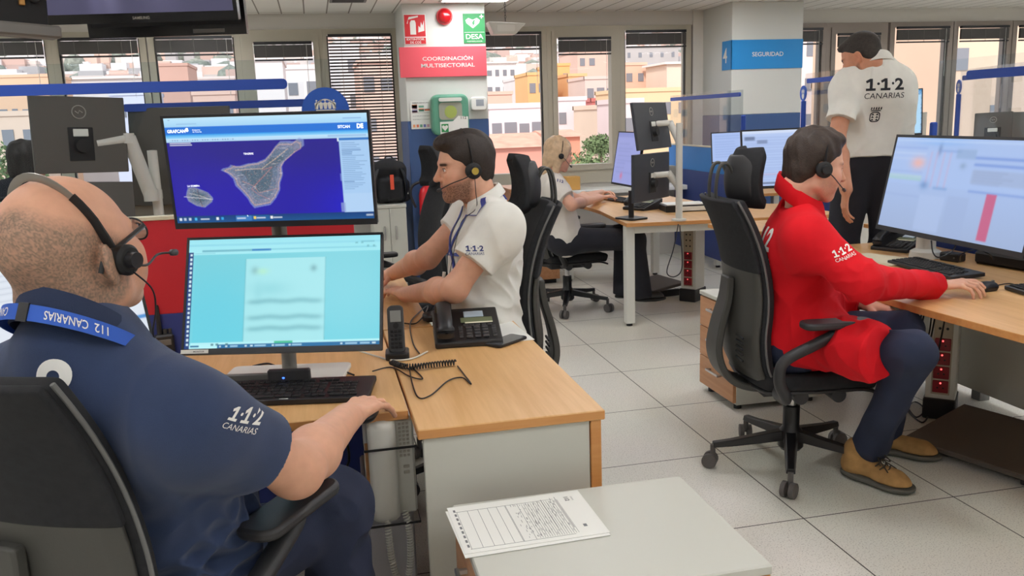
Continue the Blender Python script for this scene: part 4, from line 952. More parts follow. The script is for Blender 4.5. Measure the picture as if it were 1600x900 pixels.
def headset(label, hd, side, loc, band_back=0., mic_to=None, band_mat=None, cup=1., dot=None, group='headsets', fo=0.):
    "headband over the crown, a cup on the wearer's side (+1 right, -1 left), mic boom"
    t = thing('headset', label, 'headset', loc, group=group); l = V(*loc); bm = band_mat or M_BLK; w = lambda F, S, U: hd.w(F, S, U)-l
    pts = []
    for i in range(25):
        a = -1.45+2.9*i/24; pts.append((-.2-band_back*max(0, math.cos(a))*1.0, 8.75*math.sin(a)*side*(1 if abs(a) < 1.2 else .98), -.2+13.0*math.cos(a)-.0))
    m = MB(); m.tube([w(*p) for p in pts], .0034*hd.sc, 8, flat=(2.0, .6), up=nrm(hd.f*1.0)); m.build('headband', bm, t, smooth=60)
    s = MB(); s.tube([w(*p) for p in pts[18:]], .0046*hd.sc, 8, flat=(2.2, .75), up=nrm(hd.f)); s.build('slider', M_BLKM, t, smooth=60)
    c = MB(); o = lambda S: w(-.1+fo, S*side, -1.2)
    ax = hd.r*side; k = hd.k
    c.cyl(o(7.9), o(9.6), 2.7*k*cup, 2.85*k*cup, 28); c.cyl(o(9.6), o(10.1), 2.85*k*cup, 2.3*k*cup, 28); c.build('ear_cushion', M_BLKM, t, smooth=45)
    c = MB(); c.cyl(o(10.0), o(11.3), 1.6*k*cup, 1.45*k*cup, 24); c.build('ear_cup', M_BLK, t, smooth=45)
    if dot:
        MB().cyl(o(11.3), o(11.36), 1.25*k*cup, n=24).build('badge', dot, t)
    mt = mic_to if mic_to is not None else (9.5, 4.0*side, -6.5)
    mp = spline([w(.3, 10.6*side, -1.4), w(3.2, 10.4*side, -3.0), w(mt[0]*.7, (mt[1]*.55+4.0*side), mt[2]*.75), w(*mt)], 8)
    b = MB(); b.tube(mp, .0019*hd.sc, 8); b.build('mic_boom', M_BLK, t, smooth=60)
    b = MB(); d = nrm(mp[-1]-mp[-3]); b.tube([mp[-1]-d*.004, mp[-1], mp[-1]+d*.012, mp[-1]+d*.016], [.003, .0062, .0062, .003], 12); b.build('microphone', M_DGREY, t, smooth=60)
    return t
# ------------------------------------------------------------------ 1: bald man in navy polo, from behind
M_NAVY = mat('navy_pique', '#2c3c5e', .9, bump=.5, bscale=900, var=.10, vscale=14, sheen=.15); M_NAVYD = mat('navy_collar', '#26324e', .9, bump=.5, bscale=900); M_TROU = mat('navy_trousers', '#252d45', .9, bump=.4, bscale=700, var=.1, vscale=10); M_DTROU = mat('dark_trousers', '#23242c', .92, bump=.4, bscale=700, var=.1, vscale=10)
M_PRINT_W = mat('print_white', '#eceae4', .8); M_LAN = mat('lanyard_blue', '#2f5fc4', .7, bump=.3, bscale=900); M_SHOE = mat('shoe_black', '#1a1a1c', .5)
hh = math.radians(33); Ff = V(math.sin(hh), math.cos(hh), 0); Fr = V(math.cos(hh), -math.sin(hh), 0)
FC = V(-.385, 1.80, 0); fch.location = FC-Ff*.06; fch.rotation_euler = (0, 0, -hh); fch.scale = (1.04, 1.0, .97)
F = Person('person', 'bald man in navy polo shirt and headset, seen from behind at the desk', (FC[0], FC[1], 0))
pt = math.radians(14); hf = nrm(Ff*math.cos(pt)+V(0, 0, math.sin(pt))); HF = Head(P(112, 396, 1.50), hf, V(0, 0, 1)-Ff*.25, 1.15)
FN = P(128, 528, 1.50); FPv = FC+Ff*.0+V(0, 0, .58)
shR = P(288, 648, 1.46); shL = FN-(shR-FN)*V(1, 1, 0)+V(0, 0, (shR-FN)[2]); elR = P(462, 735, 1.72); wrR = AZ(543, 652, .782); knR = AZ(601, 613, .775)
elL = shL+Ff*.12-Fr*.06-V(0, 0, .30); wrL = elL+Ff*.24+Fr*.10+V(0, 0, .03)
body = HF.skull(jaw=1.1, fat=.9)
body += [HF.cap((-2.6, 0, -3.5), (-3.4, 0, -8.0), 6.6, 6.2, 2.5), C(HF.w(-3.2, 0, -7.5), FN-V(0, 0, .05), .066, .060, .03), HF.e((-1.5, 8.5, -1.0), (2.0, .75, 3.3), .5, ax=[nrm(HF.f*.8-HF.r*.5), nrm(HF.r*.8+HF.f*.5), HF.u]), HF.e((-1.5, -8.5, -1.0), (2.0, .75, 3.3), .5), HF.e((-7.0, 0, -4.6), (2.6, 5.0, 2.2), 2.0), HF.e((-6.0, 0, -8.2), (2.6, 5.2, 1.8), 1.4)]
tp, U_, R_, Fw_, a_, b_ = torso(FN-V(0, 0, .03), FPv, Fr, .105, .11, .11, shR=shR, shL=shL, sh_r=.045, tb=.6); body += tp
for sh, el, wr in ((shR, elR, wrR), (shL, elL, wrL)):
    m_ = el+(wr-el)*.3; body += limb([sh, el, m_, wr], [.055, .050, .053, .0345], .03)
    body += [C(el-nrm(wr-el)*.012, el, .040, .045, .02)]
hD = nrm(knR-wrR); body += hand(wrR, hD, V(0, 0, 1)-hD*.2, -1, 1.2, (.22, .30, .2), .12, .3)
body += hand(wrL, nrm(wrL-elL), V(0, 0, 1), 1, 1.12)
kneeR = P(520, 792, 2.0); kneeL = FC+Ff*.36-Fr*.13+V(0, 0, .58); hipR = FPv+Fr*.10-V(0, 0, .03); hipL = FPv-Fr*.10-V(0, 0, .03)
ankR = kneeR+Ff*.02-V(0, 0, kneeR[2]-.10); ankL = kneeL+Ff*.05-V(0, 0, kneeL[2]-.10)
body += limb([hipR, kneeR, ankR], [.07, .05, .04])+limb([hipL, kneeL, ankL], [.07, .05, .04])
F.add('body', body, M_SKIN, .003, tint=HF.tint('#d9a488', cap='#7f6f60', capamt=.8, stub='#b08c78', stubamt=.3, red=.2))
sh_p, *_ = torso(FN-V(0, 0, .012), FPv, Fr, .150, .165, .165, shR=shR, shL=shL, sh_r=.072)
sh_p += [C(FN-V(0, 0, .10), FN-V(0, 0, .010), .115, .092, .06)]
sh_p += [sleeve(shR, elR, .60, .076, .080, .05), sleeve(shL, elL, .56, .078, .084, .05)]
sh_p += [C(HF.w(-3.2, 0, -8.8), FN-V(0, 0, .05), .06, .062, .02, op='s', cut=((FN+V(0, 0, .015), V(0, 0, -1)),))]
fn1 = folds(3, .006, 34, Fw_, .3); fn2 = folds(5, .022, 75, R_*.7+U_*.25, .22)
def fdisp(q):
    h = (q-FPv)@U_; low = np.clip((.36-h)/.2, 0, 1); return fn1(q)*.8+fn2(q)*low
FSH = shirt = F.add('polo_shirt', sh_p, M_NAVY, .0035, fdisp, dmax=.026)
polo_collar(F, FN+V(0, 0, .002)-Ff*.012, nrm(V(0, 0, 1)+Ff*.25), nrm(Ff-V(0, 0, .25)), M_NAVYD, .080, .05, .55, .6)
F.add('trousers', pant(hipR, kneeR, ankR, [.095, .080, .066])+pant(hipL, kneeL, ankL, [.098, .082, .066])+[C(FPv-Fr*.08, FPv+Fr*.08, .15, .15, .06)], M_TROU, .004, folds(8, .014, 45, Fr, .35), dmax=.02)
def shoe(Pn, heel, toe, m_up, m_sole, sc=1.0, name='shoe'):
    d = nrm(toe-heel); u = V(0, 0, 1); s = np.cross(d, u); L = np.linalg.norm(toe-heel); z = .01*sc; g = min(heel[2], toe[2])
    up = [C(heel+d*.05+u*.07, heel+d*.055+u*.115, .043*sc, .046*sc, .015), C(heel+d*.045+u*.05, heel+d*.06+u*.095, .040*sc, .040*sc, .02), C(heel+d*.05+u*.048, toe-d*.07+u*.040, .041*sc, .040*sc, .03, u, .95), C(toe-d*.10+u*.034+s*.004, toe-d*.048+u*.030, .044*sc, .038*sc, .02, u, .72)]
    sole = [C(heel+d*.044+u*.018, heel+d*.11+u*.018, .047*sc, .041*sc, .02, u, .55), C(heel+d*.11+u*.016, toe-d*.075+u*.016, .041*sc, .050*sc, .03, u, .42), C(toe-d*.085+u*.016, toe-d*.042+u*.019, .050*sc, .044*sc, .02, u, .42)]
    sole = [dict(p, cut=((heel+u*.034, u), (V(0, 0, heel[2]+.001), -u))) for p in sole]
    o = Pn.add(name, [dict(p, cut=((heel+u*.030, -u),)) for p in up], m_up, .003); so_ = Pn.add('sole', sole, m_sole, .003); so_.parent = o; return o
for an, kn in ((ankR, kneeR), (ankL, kneeL)): b = an*V(1, 1, 0); shoe(F, b-Ff*.07, b+Ff*.21, M_SHOE, M_BLKM)
# ------------------------------------------------------------------ 2: man in white polo with lanyard, profile to the left
M_WPOLO = mat('white_pique', '#e3e2da', .9, bump=.45, bscale=900, var=.05, vscale=12, sheen=.1); M_HAIRD = mat('hair_dark', '#2b211c', .6, bump=.8, bscale=260, var=.3, vscale=120); M_PRINT_N = mat('print_navy', '#2c3a72', .8); M_PRINT_K = mat('print_dark', '#23262c', .8)
def hairstrand(seed, amp, fr, d): 
    a = wnoise(seed, fr, 12, (d, .2)); return lambda q: amp*a(q)
hh = math.radians(-91); Wf = V(math.sin(hh), math.cos(hh), 0); Wr = V(math.cos(hh), -math.sin(hh), 0)
WC = V(.69, 3.40, 0)
W2 = Person('person', 'dark haired man in white polo with blue lanyard and headset, seen in profile', (WC[0], WC[1], 0))
HW = Head(P(727, 260, 3.20), nrm(Wf+V(0, -.10, -.10)), V(0, 0, 1), 1.04)
WN = P(757, 318, 3.24); WPv = V(WN[0]-.01, WN[1]+.03, .60)
sN = P(782, 350, 3.02); sF = WN*2-sN; sF[2] = sN[2]; eN = P(710, 452, 2.98); wN = AZ(634, 460, .775); kN = AZ(592, 444, .785)
eF = sF+Wf*.16-V(0, 0, .26); eF = P(668, 402, 3.42); wF = AZ(612, 428, .785); kF = AZ(585, 432, .785)
def arms(b, A, r=(.05, .043, .046, .031)):
    for sh, el, wr in A: m_ = el+(wr-el)*.3; b += limb([sh, el, m_, wr], list(r), .03)
body = HW.skull(jaw=1.02, nose=1.02)+[HW.cap((-2.6, 0, -3.5), (-3.2, 0, -8.5), 5.5, 5.3, 2.5), C(HW.w(-3.0, 0, -8), WN-V(0, 0, .03), .056, .066, .03)]
tp, U_, R_, Fw_, *_ = torso(WN-V(0, 0, .03), WPv, Wr, .10, .10, .10, shR=sF, shL=sN, sh_r=.04, tb=.6, wd=.5); body += tp
arms(body, ((sN, eN, wN), (sF, eF, wF)))
body += hand(wN, kN-wN, V(0, 0, 1), 1, 1.02, (.2, .35, .25)); body += hand(wF, kF-wF, V(0, 0, 1), -1, 1.02, (.2, .35, .25))
hpN, hpF = WPv+Wr*-.09, WPv+Wr*.09; kn1, kn2 = hpN+Wf*.43-V(0, 0, .02), hpF+Wf*.43-V(0, 0, .02); an1, an2 = kn1+Wf*.02-V(0, 0, .47), kn2-V(0, 0, .47)
body += limb([hpN, kn1, an1], [.07, .05, .04])+limb([hpF, kn2, an2], [.07, .05, .04])
W2.add('body', body, M_SKIN, .003, tint=HW.tint('#dba78c', lips='#b8786a', brow='#2a1d18', stub='#43332c', stubamt=.72, red=.2))
hp = [HW.e((-1.3, 0, 4.0), (10.2, 8.1, 9.3), 1.), HW.e((-5.0, 0, -1.5), (5.2, 6.9, 6.3), 2), HW.e((4.2, 0, 9.2), (6.0, 6.0, 3.4), 1.6)]
hp += [HW.e((10.0, 0, -2.6), (7.6, 9.5, 9.6), .8, 's'), HW.e((5.6, 0, -6.2), (6.0, 12, 7.0), .8, 's'), HW.e((-3.0, 0, -12.2), (12, 12, 5.6), .8, 's'), HW.e((-.6, 8.6, -2.4), (2.4, 2.2, 4.0), .5, 's'), HW.e((-.6, -8.6, -2.4), (2.4, 2.2, 4.0), .5, 's')]
W2.add('hair', hp, M_HAIRD, .003, hairstrand(31, .0022, 190, HW.f*.8-HW.u*.5), dmax=.006)
sp, *_ = torso(WN-V(0, 0, .012), WPv, Wr, .150, .152, .155, shR=sF, shL=sN, sh_r=.066, wd=.45)
sp += [sleeve(sN, eN, .60, .072, .08, .05), sleeve(sF, eF, .45, .064, .064, .05), C(HW.w(-3.0, 0, -8.5), WN-V(0, 0, .05), .05, .07, .02, op='s', cut=((WN, V(0, 0, -1)),))]
f1 = folds(13, .010, 40, (0, 0, 1), .4); f2 = folds(15, .018, 70, Fw_*.6+U_*.5, .25)
wsh = W2.add('polo_shirt', sp, M_WPOLO, .0035, lambda q: f1(q)*.6+f2(q)*np.clip((.45-(q-WPv)@U_)/.25, 0, 1), dmax=.024)
polo_collar(W2, neck_at(HW, WN, .16), nrm(V(0, 0, 1)-Wf*.0+Wf*.2), nrm(Wf-V(0, 0, .2)), M_WPOLO, .064, .034, .4, 1.1)
W2.add('trousers', pant(hpN, kn1, an1, [.092, .08, .066])+pant(hpF, kn2, an2, [.092, .08, .066])+[C(hpN, hpF, .14, .14, .06)], M_DTROU, .006)
for an in (an1, an2): b = an*V(1, 1, 0); shoe(W2, b-Wf*.07, b+Wf*.20, M_SHOE, M_BLKM)
c0 = P(741, 388, 2.95); W2.decal('sleeve_print', logo112(.062), c0, V(-nrm(V(.98, -.2, 0))[0]*-1, -.1, -.03), V(.02, .1, 1), wsh, M_PRINT_N, reach=.4, back=.12)
# lanyard round the neck: two ribbons meeting on the chest
def ribbon_on(pts, target, w, lift=.003, ray=None):
    bpy.context.view_layer.update(); me = target.data; mw = target.matrix_world
    bvh = BVHTree.FromPolygons([mw @ v.co for v in me.vertices], [tuple(p.vertices) for p in me.polygons]); vs = []; fs = []; k = len(pts)
    for i, p in enumerate(pts):
        near = lambda p: bvh.find_nearest(Vector(p))
        if ray is not None and i > k*.52: near = lambda p: (lambda h: h if h[0] is not None else bvh.find_nearest(Vector(p)))(bvh.ray_cast(Vector(p-ray*.35), Vector(ray)))
        loc, n, *_ = near(p); n = np.array(n); q = np.array(loc); d = nrm(pts[min(i+1, k-1)]-pts[max(i-1, 0)]); s = nrm(np.cross(d, n))
        for a in (-1, 1):
            r = q+s*a*w/2; l2, n2, *_ = near(r); r = np.array(l2)+np.array(n2)*lift; vs += [r, r+np.array(n2)*.0012]
    for i in range(k-1):
        a, b = i*4, i*4+4; fs += [(a+1, a+3, b+3, b+1), (a, b, b+2, a+2), (a, a+1, b+1, b), (a+2, b+2, b+3, a+3)]
    return vs, fs
def lanyard(label, L_, tgt, m, w, txt=None, extra=()):
    ctr = np.mean([np.mean(q, 0) for q in L_], 0); loc = V(ctr[0], ctr[1], ctr[2]); t = thing('lanyard', label, 'lanyard', loc)
    for j, q in enumerate(L_):
        v, f = ribbon_on(spline(q, 6), tgt, w, ray=nrm(V(.15, 1, -.10)) if j == 0 else None); MB().add([p-loc for p in v], f).build('strap', m, t, smooth=60)
    return t, loc
M_LANN = mat('lanyard_navy', '#2a3c8c', .7, bump=.3, bscale=900)
chest = WN+Wf*.16-V(0, 0, .22)
rt = [WN-Wf*.085-Wr*.01+V(0, 0, .02), WN-Wr*.072+Wf*.0+V(0, 0, .005), P(746, 312, 3.06), P(728, 343, 3.06), P(710, 378, 3.06), P(697, 414, 3.06)]
rt2 = [WN-Wf*.085+Wr*.01+V(0, 0, .02), WN+Wr*.072+V(0, 0, .005), WN+Wr*.07+Wf*.075-V(0, 0, .06), P(705, 368, 3.25), P(702, 392, 3.22), P(698, 418, 3.18)]
ly, ll = lanyard('navy lanyard with white lettering hanging over the white polo shirt', [rt, rt2], wsh, M_LANN, .02)
e = P(694, 425, 3.12)-ll; MB().tube([e, e+V(-.004, 0, -.03)], .006, 10).build('clip', M_WHT, ly)
for q in (P(736, 331, 3.0), P(721, 360, 3.0), P(708, 388, 3.0)):
    d = nrm(P(716, 368, 3.08)-P(740, 322, 3.08)); o = wrap_decal('lettering', [t2('112', .034, .013, 0, 0, .03)], q, -d, nrm(np.cross(V(0, -1, 0), -d)), wsh, M_PRINT_W, ly, lift=.006, reach=.5, back=.2)
headset('black headset with yellow ringed badge on the dark haired man\'s ear', HW, -1, HW.c, .2, (11.0, -3.6, -6.2), dot=mat('badge_yellow', '#b59a3a', .5))
# ------------------------------------------------------------------ 3: man in the red jacket, profile to the right
M_RJ = mat('red_jacket_cloth', '#d8101e', .85, spec=.3, bump=.35, bscale=700, var=.06, vscale=9); M_RJD = mat('red_jacket_collar', '#c01824', .85, bump=.35, bscale=700); M_HAIRB = mat('hair_brown', '#33261e', .6, bump=.8, bscale=260, var=.3, vscale=120)
hh = math.radians(112); Rf = V(math.sin(hh), math.cos(hh), 0); Rr = V(math.cos(hh), -math.sin(hh), 0)
RC = V(1.87, 3.05, 0)
R3 = Person('person', 'brown haired man in a bright red jacket and tan shoes, one hand on a mouse', (RC[0], RC[1], 0))
h2 = math.radians(98); hf = V(math.sin(h2), math.cos(h2), -.22)
HR = Head(P(1272, 258, 3.22), hf, V(0, 0, 1), 1.05)
RN = P(1252, 322, 3.28); RPv = V(1.80, 3.07, .60)
sN = P(1262, 372, 3.12); sF = RN*2-sN; sF[2] = sN[2]+.0; sF = sF+Rf*.03; eN = P(1345, 440, 3.02); wN = AZ(1462, 447, .775); kN = AZ(1510, 443, .79)
eF = sF+Rf*.06-V(0, 0, .27); wF = eF+Rf*.17+Rr*.08-V(0, 0, .03); kF = wF+Rf*.09+Rr*.04-V(0, 0, .02)
body = HR.skull(jaw=1.0, nose=1.08)+[HR.cap((-2.2, 0, -3.5), (-3.8, 0, -8.0), 5.3, 4.9, 2.5), C(HR.w(-4.0, 0, -7.5), RN-V(0, 0, .03), .050, .056, .03)]
tp, U_, R_, Fw_, *_ = torso(RN-V(0, 0, .03), RPv, Rr, .10, .10, .10, shR=sN, shL=sF, sh_r=.04, tb=.6); body += tp
arms(body, ((sN, eN, wN), (sF, eF, wF)), (.045, .04, .042, .029))
hD = nrm(kN-wN); body += hand(wN, hD, V(0, -.15, 1)-hD*.25, -1, 1.0, (.34, .5, .3), .08, .5, index_lift=.2); body += hand(wF, kF-wF, V(0, 0, 1), 1, 1.0)
kn1 = P(1428, 548, 3.0); kn2 = P(1410, 515, 3.28); hp1, hp2 = RPv+Rr*.09-V(0, 0, .03), RPv-Rr*.09-V(0, 0, .03); an1 = AZ(1350, 696, .12)-V(0, .03, 0); an2 = AZ(1384, 664, .12)
body += limb([hp1, kn1, an1], [.07, .05, .036])+limb([hp2, kn2, an2], [.07, .05, .036])
R3.add('body', body, M_SKIN, .003, tint=HR.tint('#dfae95', lips='#b8786a', brow='#3a2a20', stub='#9a7c6c', stubamt=.3, red=.22))
hp = [HR.e((-1.3, 0, 4.1), (10.1, 8.2, 9.5), 1.), HR.e((-5.2, 0, -1.8), (5.0, 6.9, 6.4), 2), HR.e((-5.4, 0, -6.6), (3.6, 5.0, 4.2), 2), HR.e((3.8, 0, 10.0), (5.4, 5.6, 3.0), 1.6)]
hp += [HR.e((10.2, 0, -2.2), (7.4, 9.5, 9.6), .8, 's'), HR.e((6.0, 0, -6.0), (5.8, 12, 7.0), .8, 's'), HR.e((-3.0, 0, -16.0), (12, 12, 5.6), .8, 's'), HR.e((-.6, 8.6, -2.4), (2.4, 2.2, 4.2), .5, 's'), HR.e((-.6, -8.6, -2.4), (2.4, 2.2, 4.2), .5, 's')]
R3.add('hair', hp, M_HAIRB, .003, hairstrand(33, .003, 170, HR.f*.5-HR.u*.8), dmax=.007)
jp, *_ = torso(RN-V(0, 0, .01), RPv, Rr, .146, .145, .14, shR=sN, shL=sF, sh_r=.076, wd=.7)
jp += [C(sN, eN, .082, .068, .05), C(eN, wN+(wN-eN)*.02, .068, .050, .03, cut=((wN-nrm(wN-eN)*.015, wN-eN),)), C(sF, eF, .08, .066, .05), C(eF, wF, .066, .05, .03, cut=((wF-nrm(wF-eF)*.02, wF-eF),))]
# skirt of the jacket spreading over the lap, cut at the hem
hem = RPv-V(0, 0, .10)
jp += [C(RPv+Fw_*.02, P(1395, 552, 2.98), .105, .076, .08, cut=((P(1352, 540, 3.0), nrm(kn1-hp1)),)), C(RPv, P(1370, 560, 3.0), .11, .078, .08, cut=((P(1352, 540, 3.0), nrm(kn1-hp1)),)), C(RPv-Rr*.05, RPv+(kn2-hp2)*.5+V(0, 0, .02), .15, .10, .08, cut=((hp2+(kn2-hp2)*.55, nrm(kn2-hp2)),)),
       C(HR.w(-4.2, 0, -8.5), RN-V(0, 0, .05), .05, .07, .02, op='s', cut=((RN, V(0, 0, -1)),))]
f1 = folds(23, .011, 36, (0, 0, 1), .4); f2 = folds(25, .016, 52, Rf*.8+V(0, 0, -.3), .3); f3 = folds(27, .016, 80, Rr, .5)
def rdisp(q):
    a = np.clip(1-np.linalg.norm(q-eN, axis=1)/.2, 0, 1); return f1(q)*.6+f2(q)*np.clip((.35-(q-RPv)@U_)/.25, 0, 1)*.9+f3(q)*a
rsh = R3.add('jacket', jp, M_RJ, .0035, rdisp, dmax=.026)
polo_collar(R3, neck_at(HR, RN, .16), nrm(nrm(HR.w(-3.3, 0, -6)-RN)+V(0, 0, .6)), nrm(Rf-V(0, 0, .3)), M_RJ, .078, .066, .5, 1.0)
tr = pant(hp1, kn1, an1, [.086, .068, .066])+pant(hp2, kn2, an2, [.086, .068, .064])+[C(hp1, hp2, .13, .13, .06)]
ft = folds(41, .006, 45, nrm(kn1-an1), .35); R3.add('trousers', tr, M_TROU, .004, lambda q: ft(q)*1.7, dmax=.018)
M_TAN = mat('tan_suede', '#a9824f', .85, bump=.4, bscale=500, var=.18, vscale=25); M_SOLE = mat('sole_grey', '#585750', .7); M_LACE = mat('lace_dark', '#3a342c', .8)
hl, to = AZ(1312, 712, .06), AZ(1408, 762, .012); hl[2] = .002; to[2] = .002; hl = hl-V(0, .03, 0); to = to-V(0, .03, 0); to = hl+nrm(to-hl)*.295
s1 = shoe(R3, hl, to, M_TAN, M_SOLE, 1.06, 'tan_shoe')
d = nrm(to-hl); sd_ = np.cross(d, V(0, 0, 1)); lc = MB()
for k in range(5):
    c = hl+d*(.155+.019*k)+V(0, 0, .093-.008*k)-R3.loc; lc.tube(spline([c-sd_*.030-V(0, 0, .012), c-sd_*.012+V(0, 0, .006), c+sd_*.012+d*.012+V(0, 0, .004), c+sd_*.030-V(0, 0, .012)], 5), .0026, 6)
c = hl+d*.15+V(0, 0, .102)-R3.loc
for g in (-1, 1): lc.tube(spline([c, c+sd_*.02*g+V(0, 0, .014)+d*.01, c+sd_*.034*g+d*.03-V(0, 0, .01), c+sd_*.01*g+d*.01, c+sd_*.03*g+d*.06-V(0, 0, .03)], 6), .0024, 6)
lc.build('laces', M_LACE, s1, smooth=60)
b = an2*V(1, 1, 0)+V(0, 0, .002); dd = nrm(to-hl)*.8+Rf*.5; shoe(R3, b-nrm(dd)*.07, b+nrm(dd)*.22, M_TAN, M_SOLE, 1.03, 'tan_shoe')
c0 = P(1307, 388, 3.05); ad = nrm(eN-sN); R3.decal('sleeve_print', logo112(.075), c0, nrm(V(.93, -.15, .32)), V(-.3, 0, 1), rsh, M_PRINT_W, reach=.4, back=.12)
R3.decal('back_print', [t2('112', .17, .085, 0, .05, .03), t2('CANARIAS', .17, .028, 0, -.03)], RN-Rf*.16-V(0, 0, .17), -Rr*-1, V(0, 0, 1), rsh, M_PRINT_W, reach=.5, back=.2) if 0 else R3.decal('back_print', [t2('112', .17, .085, 0, .05, .03), t2('CANARIAS', .17, .028, 0, -.03)], RN-Rf*.16-V(0, 0, .17), Rr, V(0, 0, 1), rsh, M_PRINT_W, reach=.5, back=.2)
headset('black and silver headset on the man in the red jacket', HR, 1, HR.c, .4, (11.2, 3.2, -6.4), band_mat=mat('band_silver', '#8e8a84', .35, metal=.6), group='headsets')
# ------------------------------------------------------------------ 4: blonde woman at the far desk, facing right
M_HAIRW = mat('hair_blonde', '#c4a684', .5, bump=.3, bscale=120, var=.15, vscale=40); M_WTEE = mat('white_tee', '#dcd6cc', .9, bump=.4, bscale=900, var=.05, vscale=12)
hh = math.radians(92); Bf = V(math.sin(hh), math.cos(hh), 0); Br = V(math.cos(hh), -math.sin(hh), 0)
BC = V(1.82, 6.28, 0); B4 = Person('person', 'blonde woman in a white T-shirt typing at the far desk', (BC[0], BC[1], 0))
HB = Head(P(872, 241, 6.2), nrm(Bf+V(0, .05, -.25)), V(0, 0, 1), .98)
BN = P(862, 276, 6.22); BPv = V(BN[0]-.0, BN[1]+.0, .60); BPv = P(878, 372, 6.3)
sN = P(868, 292, 6.02); sF = BN*2-sN; sF[2] = sN[2]; eN = P(893, 320, 5.98); wN = AZ(938, 309, .775); kN = AZ(958, 306, .785); eF = P(898, 312, 6.4); wF = AZ(940, 301, .78); kF = AZ(958, 300, .79)
body = HB.skull(jaw=.88, nose=.95, female=True)+[HB.cap((-2.4, 0, -3.5), (-3.2, 0, -8.5), 4.9, 4.7, 2.5), C(HB.w(-3.0, 0, -8), BN-V(0, 0, .03), .048, .058, .03)]
tp, U_, R_, Fw_, *_ = torso(BN-V(0, 0, .03), BPv, Br, .09, .085, .09, shR=sN, shL=sF, sh_r=.036, tb=.6); body += tp
arms(body, ((sN, eN, wN), (sF, eF, wF)), (.046, .038, .04, .026)); body += hand(wN, kN-wN, V(0, 0, 1), -1, .92, (.3, .4, .3)); body += hand(wF, kF-wF, V(0, 0, 1), 1, .92, (.3, .4, .3))
kn1 = P(1022, 398, 6.0); kn2 = P(1018, 385, 6.3); an1 = P(1000, 448, 6.05); an2 = P(985, 448, 6.4); hp1, hp2 = BPv+Br*.085, BPv-Br*.085
kn1 = hp1+Bf*.52+V(0, 0, -.03); kn2 = hp2+Bf*.50-V(0, 0, .02); an1 = V(kn1[0]+.06, kn1[1], .15); an2 = V(kn2[0]-.02, kn2[1], .15)
body += limb([hp1, kn1, an1], [.06, .045, .034])+limb([hp2, kn2, an2], [.06, .045, .034])
B4.add('body', body, M_SKIN, .004, tint=HB.tint('#d9a68e', lips='#b8706a', brow='#8a6a4a', red=.2))
hp = [HB.e((-1.3, 0, 3.8), (10.4, 8.4, 9.6), 1.), HB.e((-4.6, 0, -3.0), (6.2, 7.8, 8.0), 2), HB.cap((-5.0, 0, -4), (-6.0, 0, -16.0), 6.2, 4.6, 2, n=HB.f, e=.8)]
for g in (-1, 1): hp += [HB.cap((-.5, 7.0*g, 2), (-1.2, 7.0*g, -15.0), 3.0, 2.4, 2, n=HB.r, e=.65), HB.cap((4.5, 5.6*g, 6), (3.6, 7.2*g, -3.0), 2.2, 1.2, 2)]
hp += [HB.e((10.4, 0, -4.2), (6.6, 7.4, 10.0), .8, 's')]
B4.add('hair', hp, M_HAIRW, .004, hairstrand(35, .0022, 150, HB.u), dmax=.007)
sp, *_ = torso(BN-V(0, 0, .008), BPv, Br, .122, .118, .135, shR=sN, shL=sF, sh_r=.056)
sp += [sleeve(sN, eN, .62, .064, .072, .05), sleeve(sF, eF, .62, .064, .072, .05), C(HB.w(-3.0, 0, -8.5), BN-V(0, 0, .05), .045, .06, .02, op='s', cut=((BN, V(0, 0, -1)),))]
bsh = B4.add('t_shirt', sp, M_WTEE, .004, folds(45, .006, 45, (0, .0, 1), .4))
B4.add('trousers', pant(hp1, kn1, an1, [.09, .076, .07])+pant(hp2, kn2, an2, [.09, .076, .07])+[C(hp1, hp2, .125, .125, .06)], M_DTROU, .005)
for an in (an1, an2): b = an*V(1, 1, 0)+V(0, 0, .10); shoe(B4, b-Bf*.06, b+Bf*.18, M_SHOE, M_BLKM, .92)
B4.decal('sleeve_print', [t2('112', .045, .02, 0, 0, .03)], P(876, 283, 5.95), V(1, -.1, -.3), V(.3, 0, 1), bsh, M_PRINT_N, reach=.4, back=.12)
headset('small black headset on the blonde woman', HB, 1, HB.c, .2, (10.0, 4.2, -6.6), cup=.7)
# ------------------------------------------------------------------ 5: standing man with his back turned
M_HAIRG = mat('hair_cropped', '#332e2a', .75, bump=.7, bscale=400, var=.25, vscale=90)
hh = math.radians(18); Sf = V(math.sin(hh), math.cos(hh), 0); Sr = V(math.cos(hh), -math.sin(hh), 0)
SPv = P(1360, 226, 4.730); SP0 = V(SPv[0], SPv[1], 0)
S5 = Person('person', 'standing man with his back turned, white printed polo shirt and dark trousers', SP0)
SN = P(1367, 101, 4.54); h2 = math.radians(-38); HS = Head(P(1346, 88, 4.532), V(math.sin(h2)*.9, math.cos(h2)*.9, -.42), V(0, 0, 1)+V(math.sin(h2), math.cos(h2), 0)*.4, 1.0)
sL = P(1325, 132, 4.554); sR = SN*2-sL; sR[2] = sL[2]; sR = P(1402, 134, 4.554); eL = P(1306, 222, 4.510); wL = P(1322, 296, 4.378); eR = sR+Sf*.10+Sr*.03-V(0, 0, .27); wR = eR+Sf*.2-Sr*.06-V(0, 0, .08)
body = HS.skull()+[HS.cap((-2.4, 0, -3.5), (-3.6, 0, -6.5), 5.4, 5.2, 2.5), C(HS.w(-3.4, 0, -6.0), SN-V(0, 0, .05), .054, .054, .03)]
tp, U_, R_, Fw_, *_ = torso(SN-V(0, 0, .03), SPv, Sr, .10, .10, .11, shR=sR, shL=sL, sh_r=.04, tb=.6); body += tp
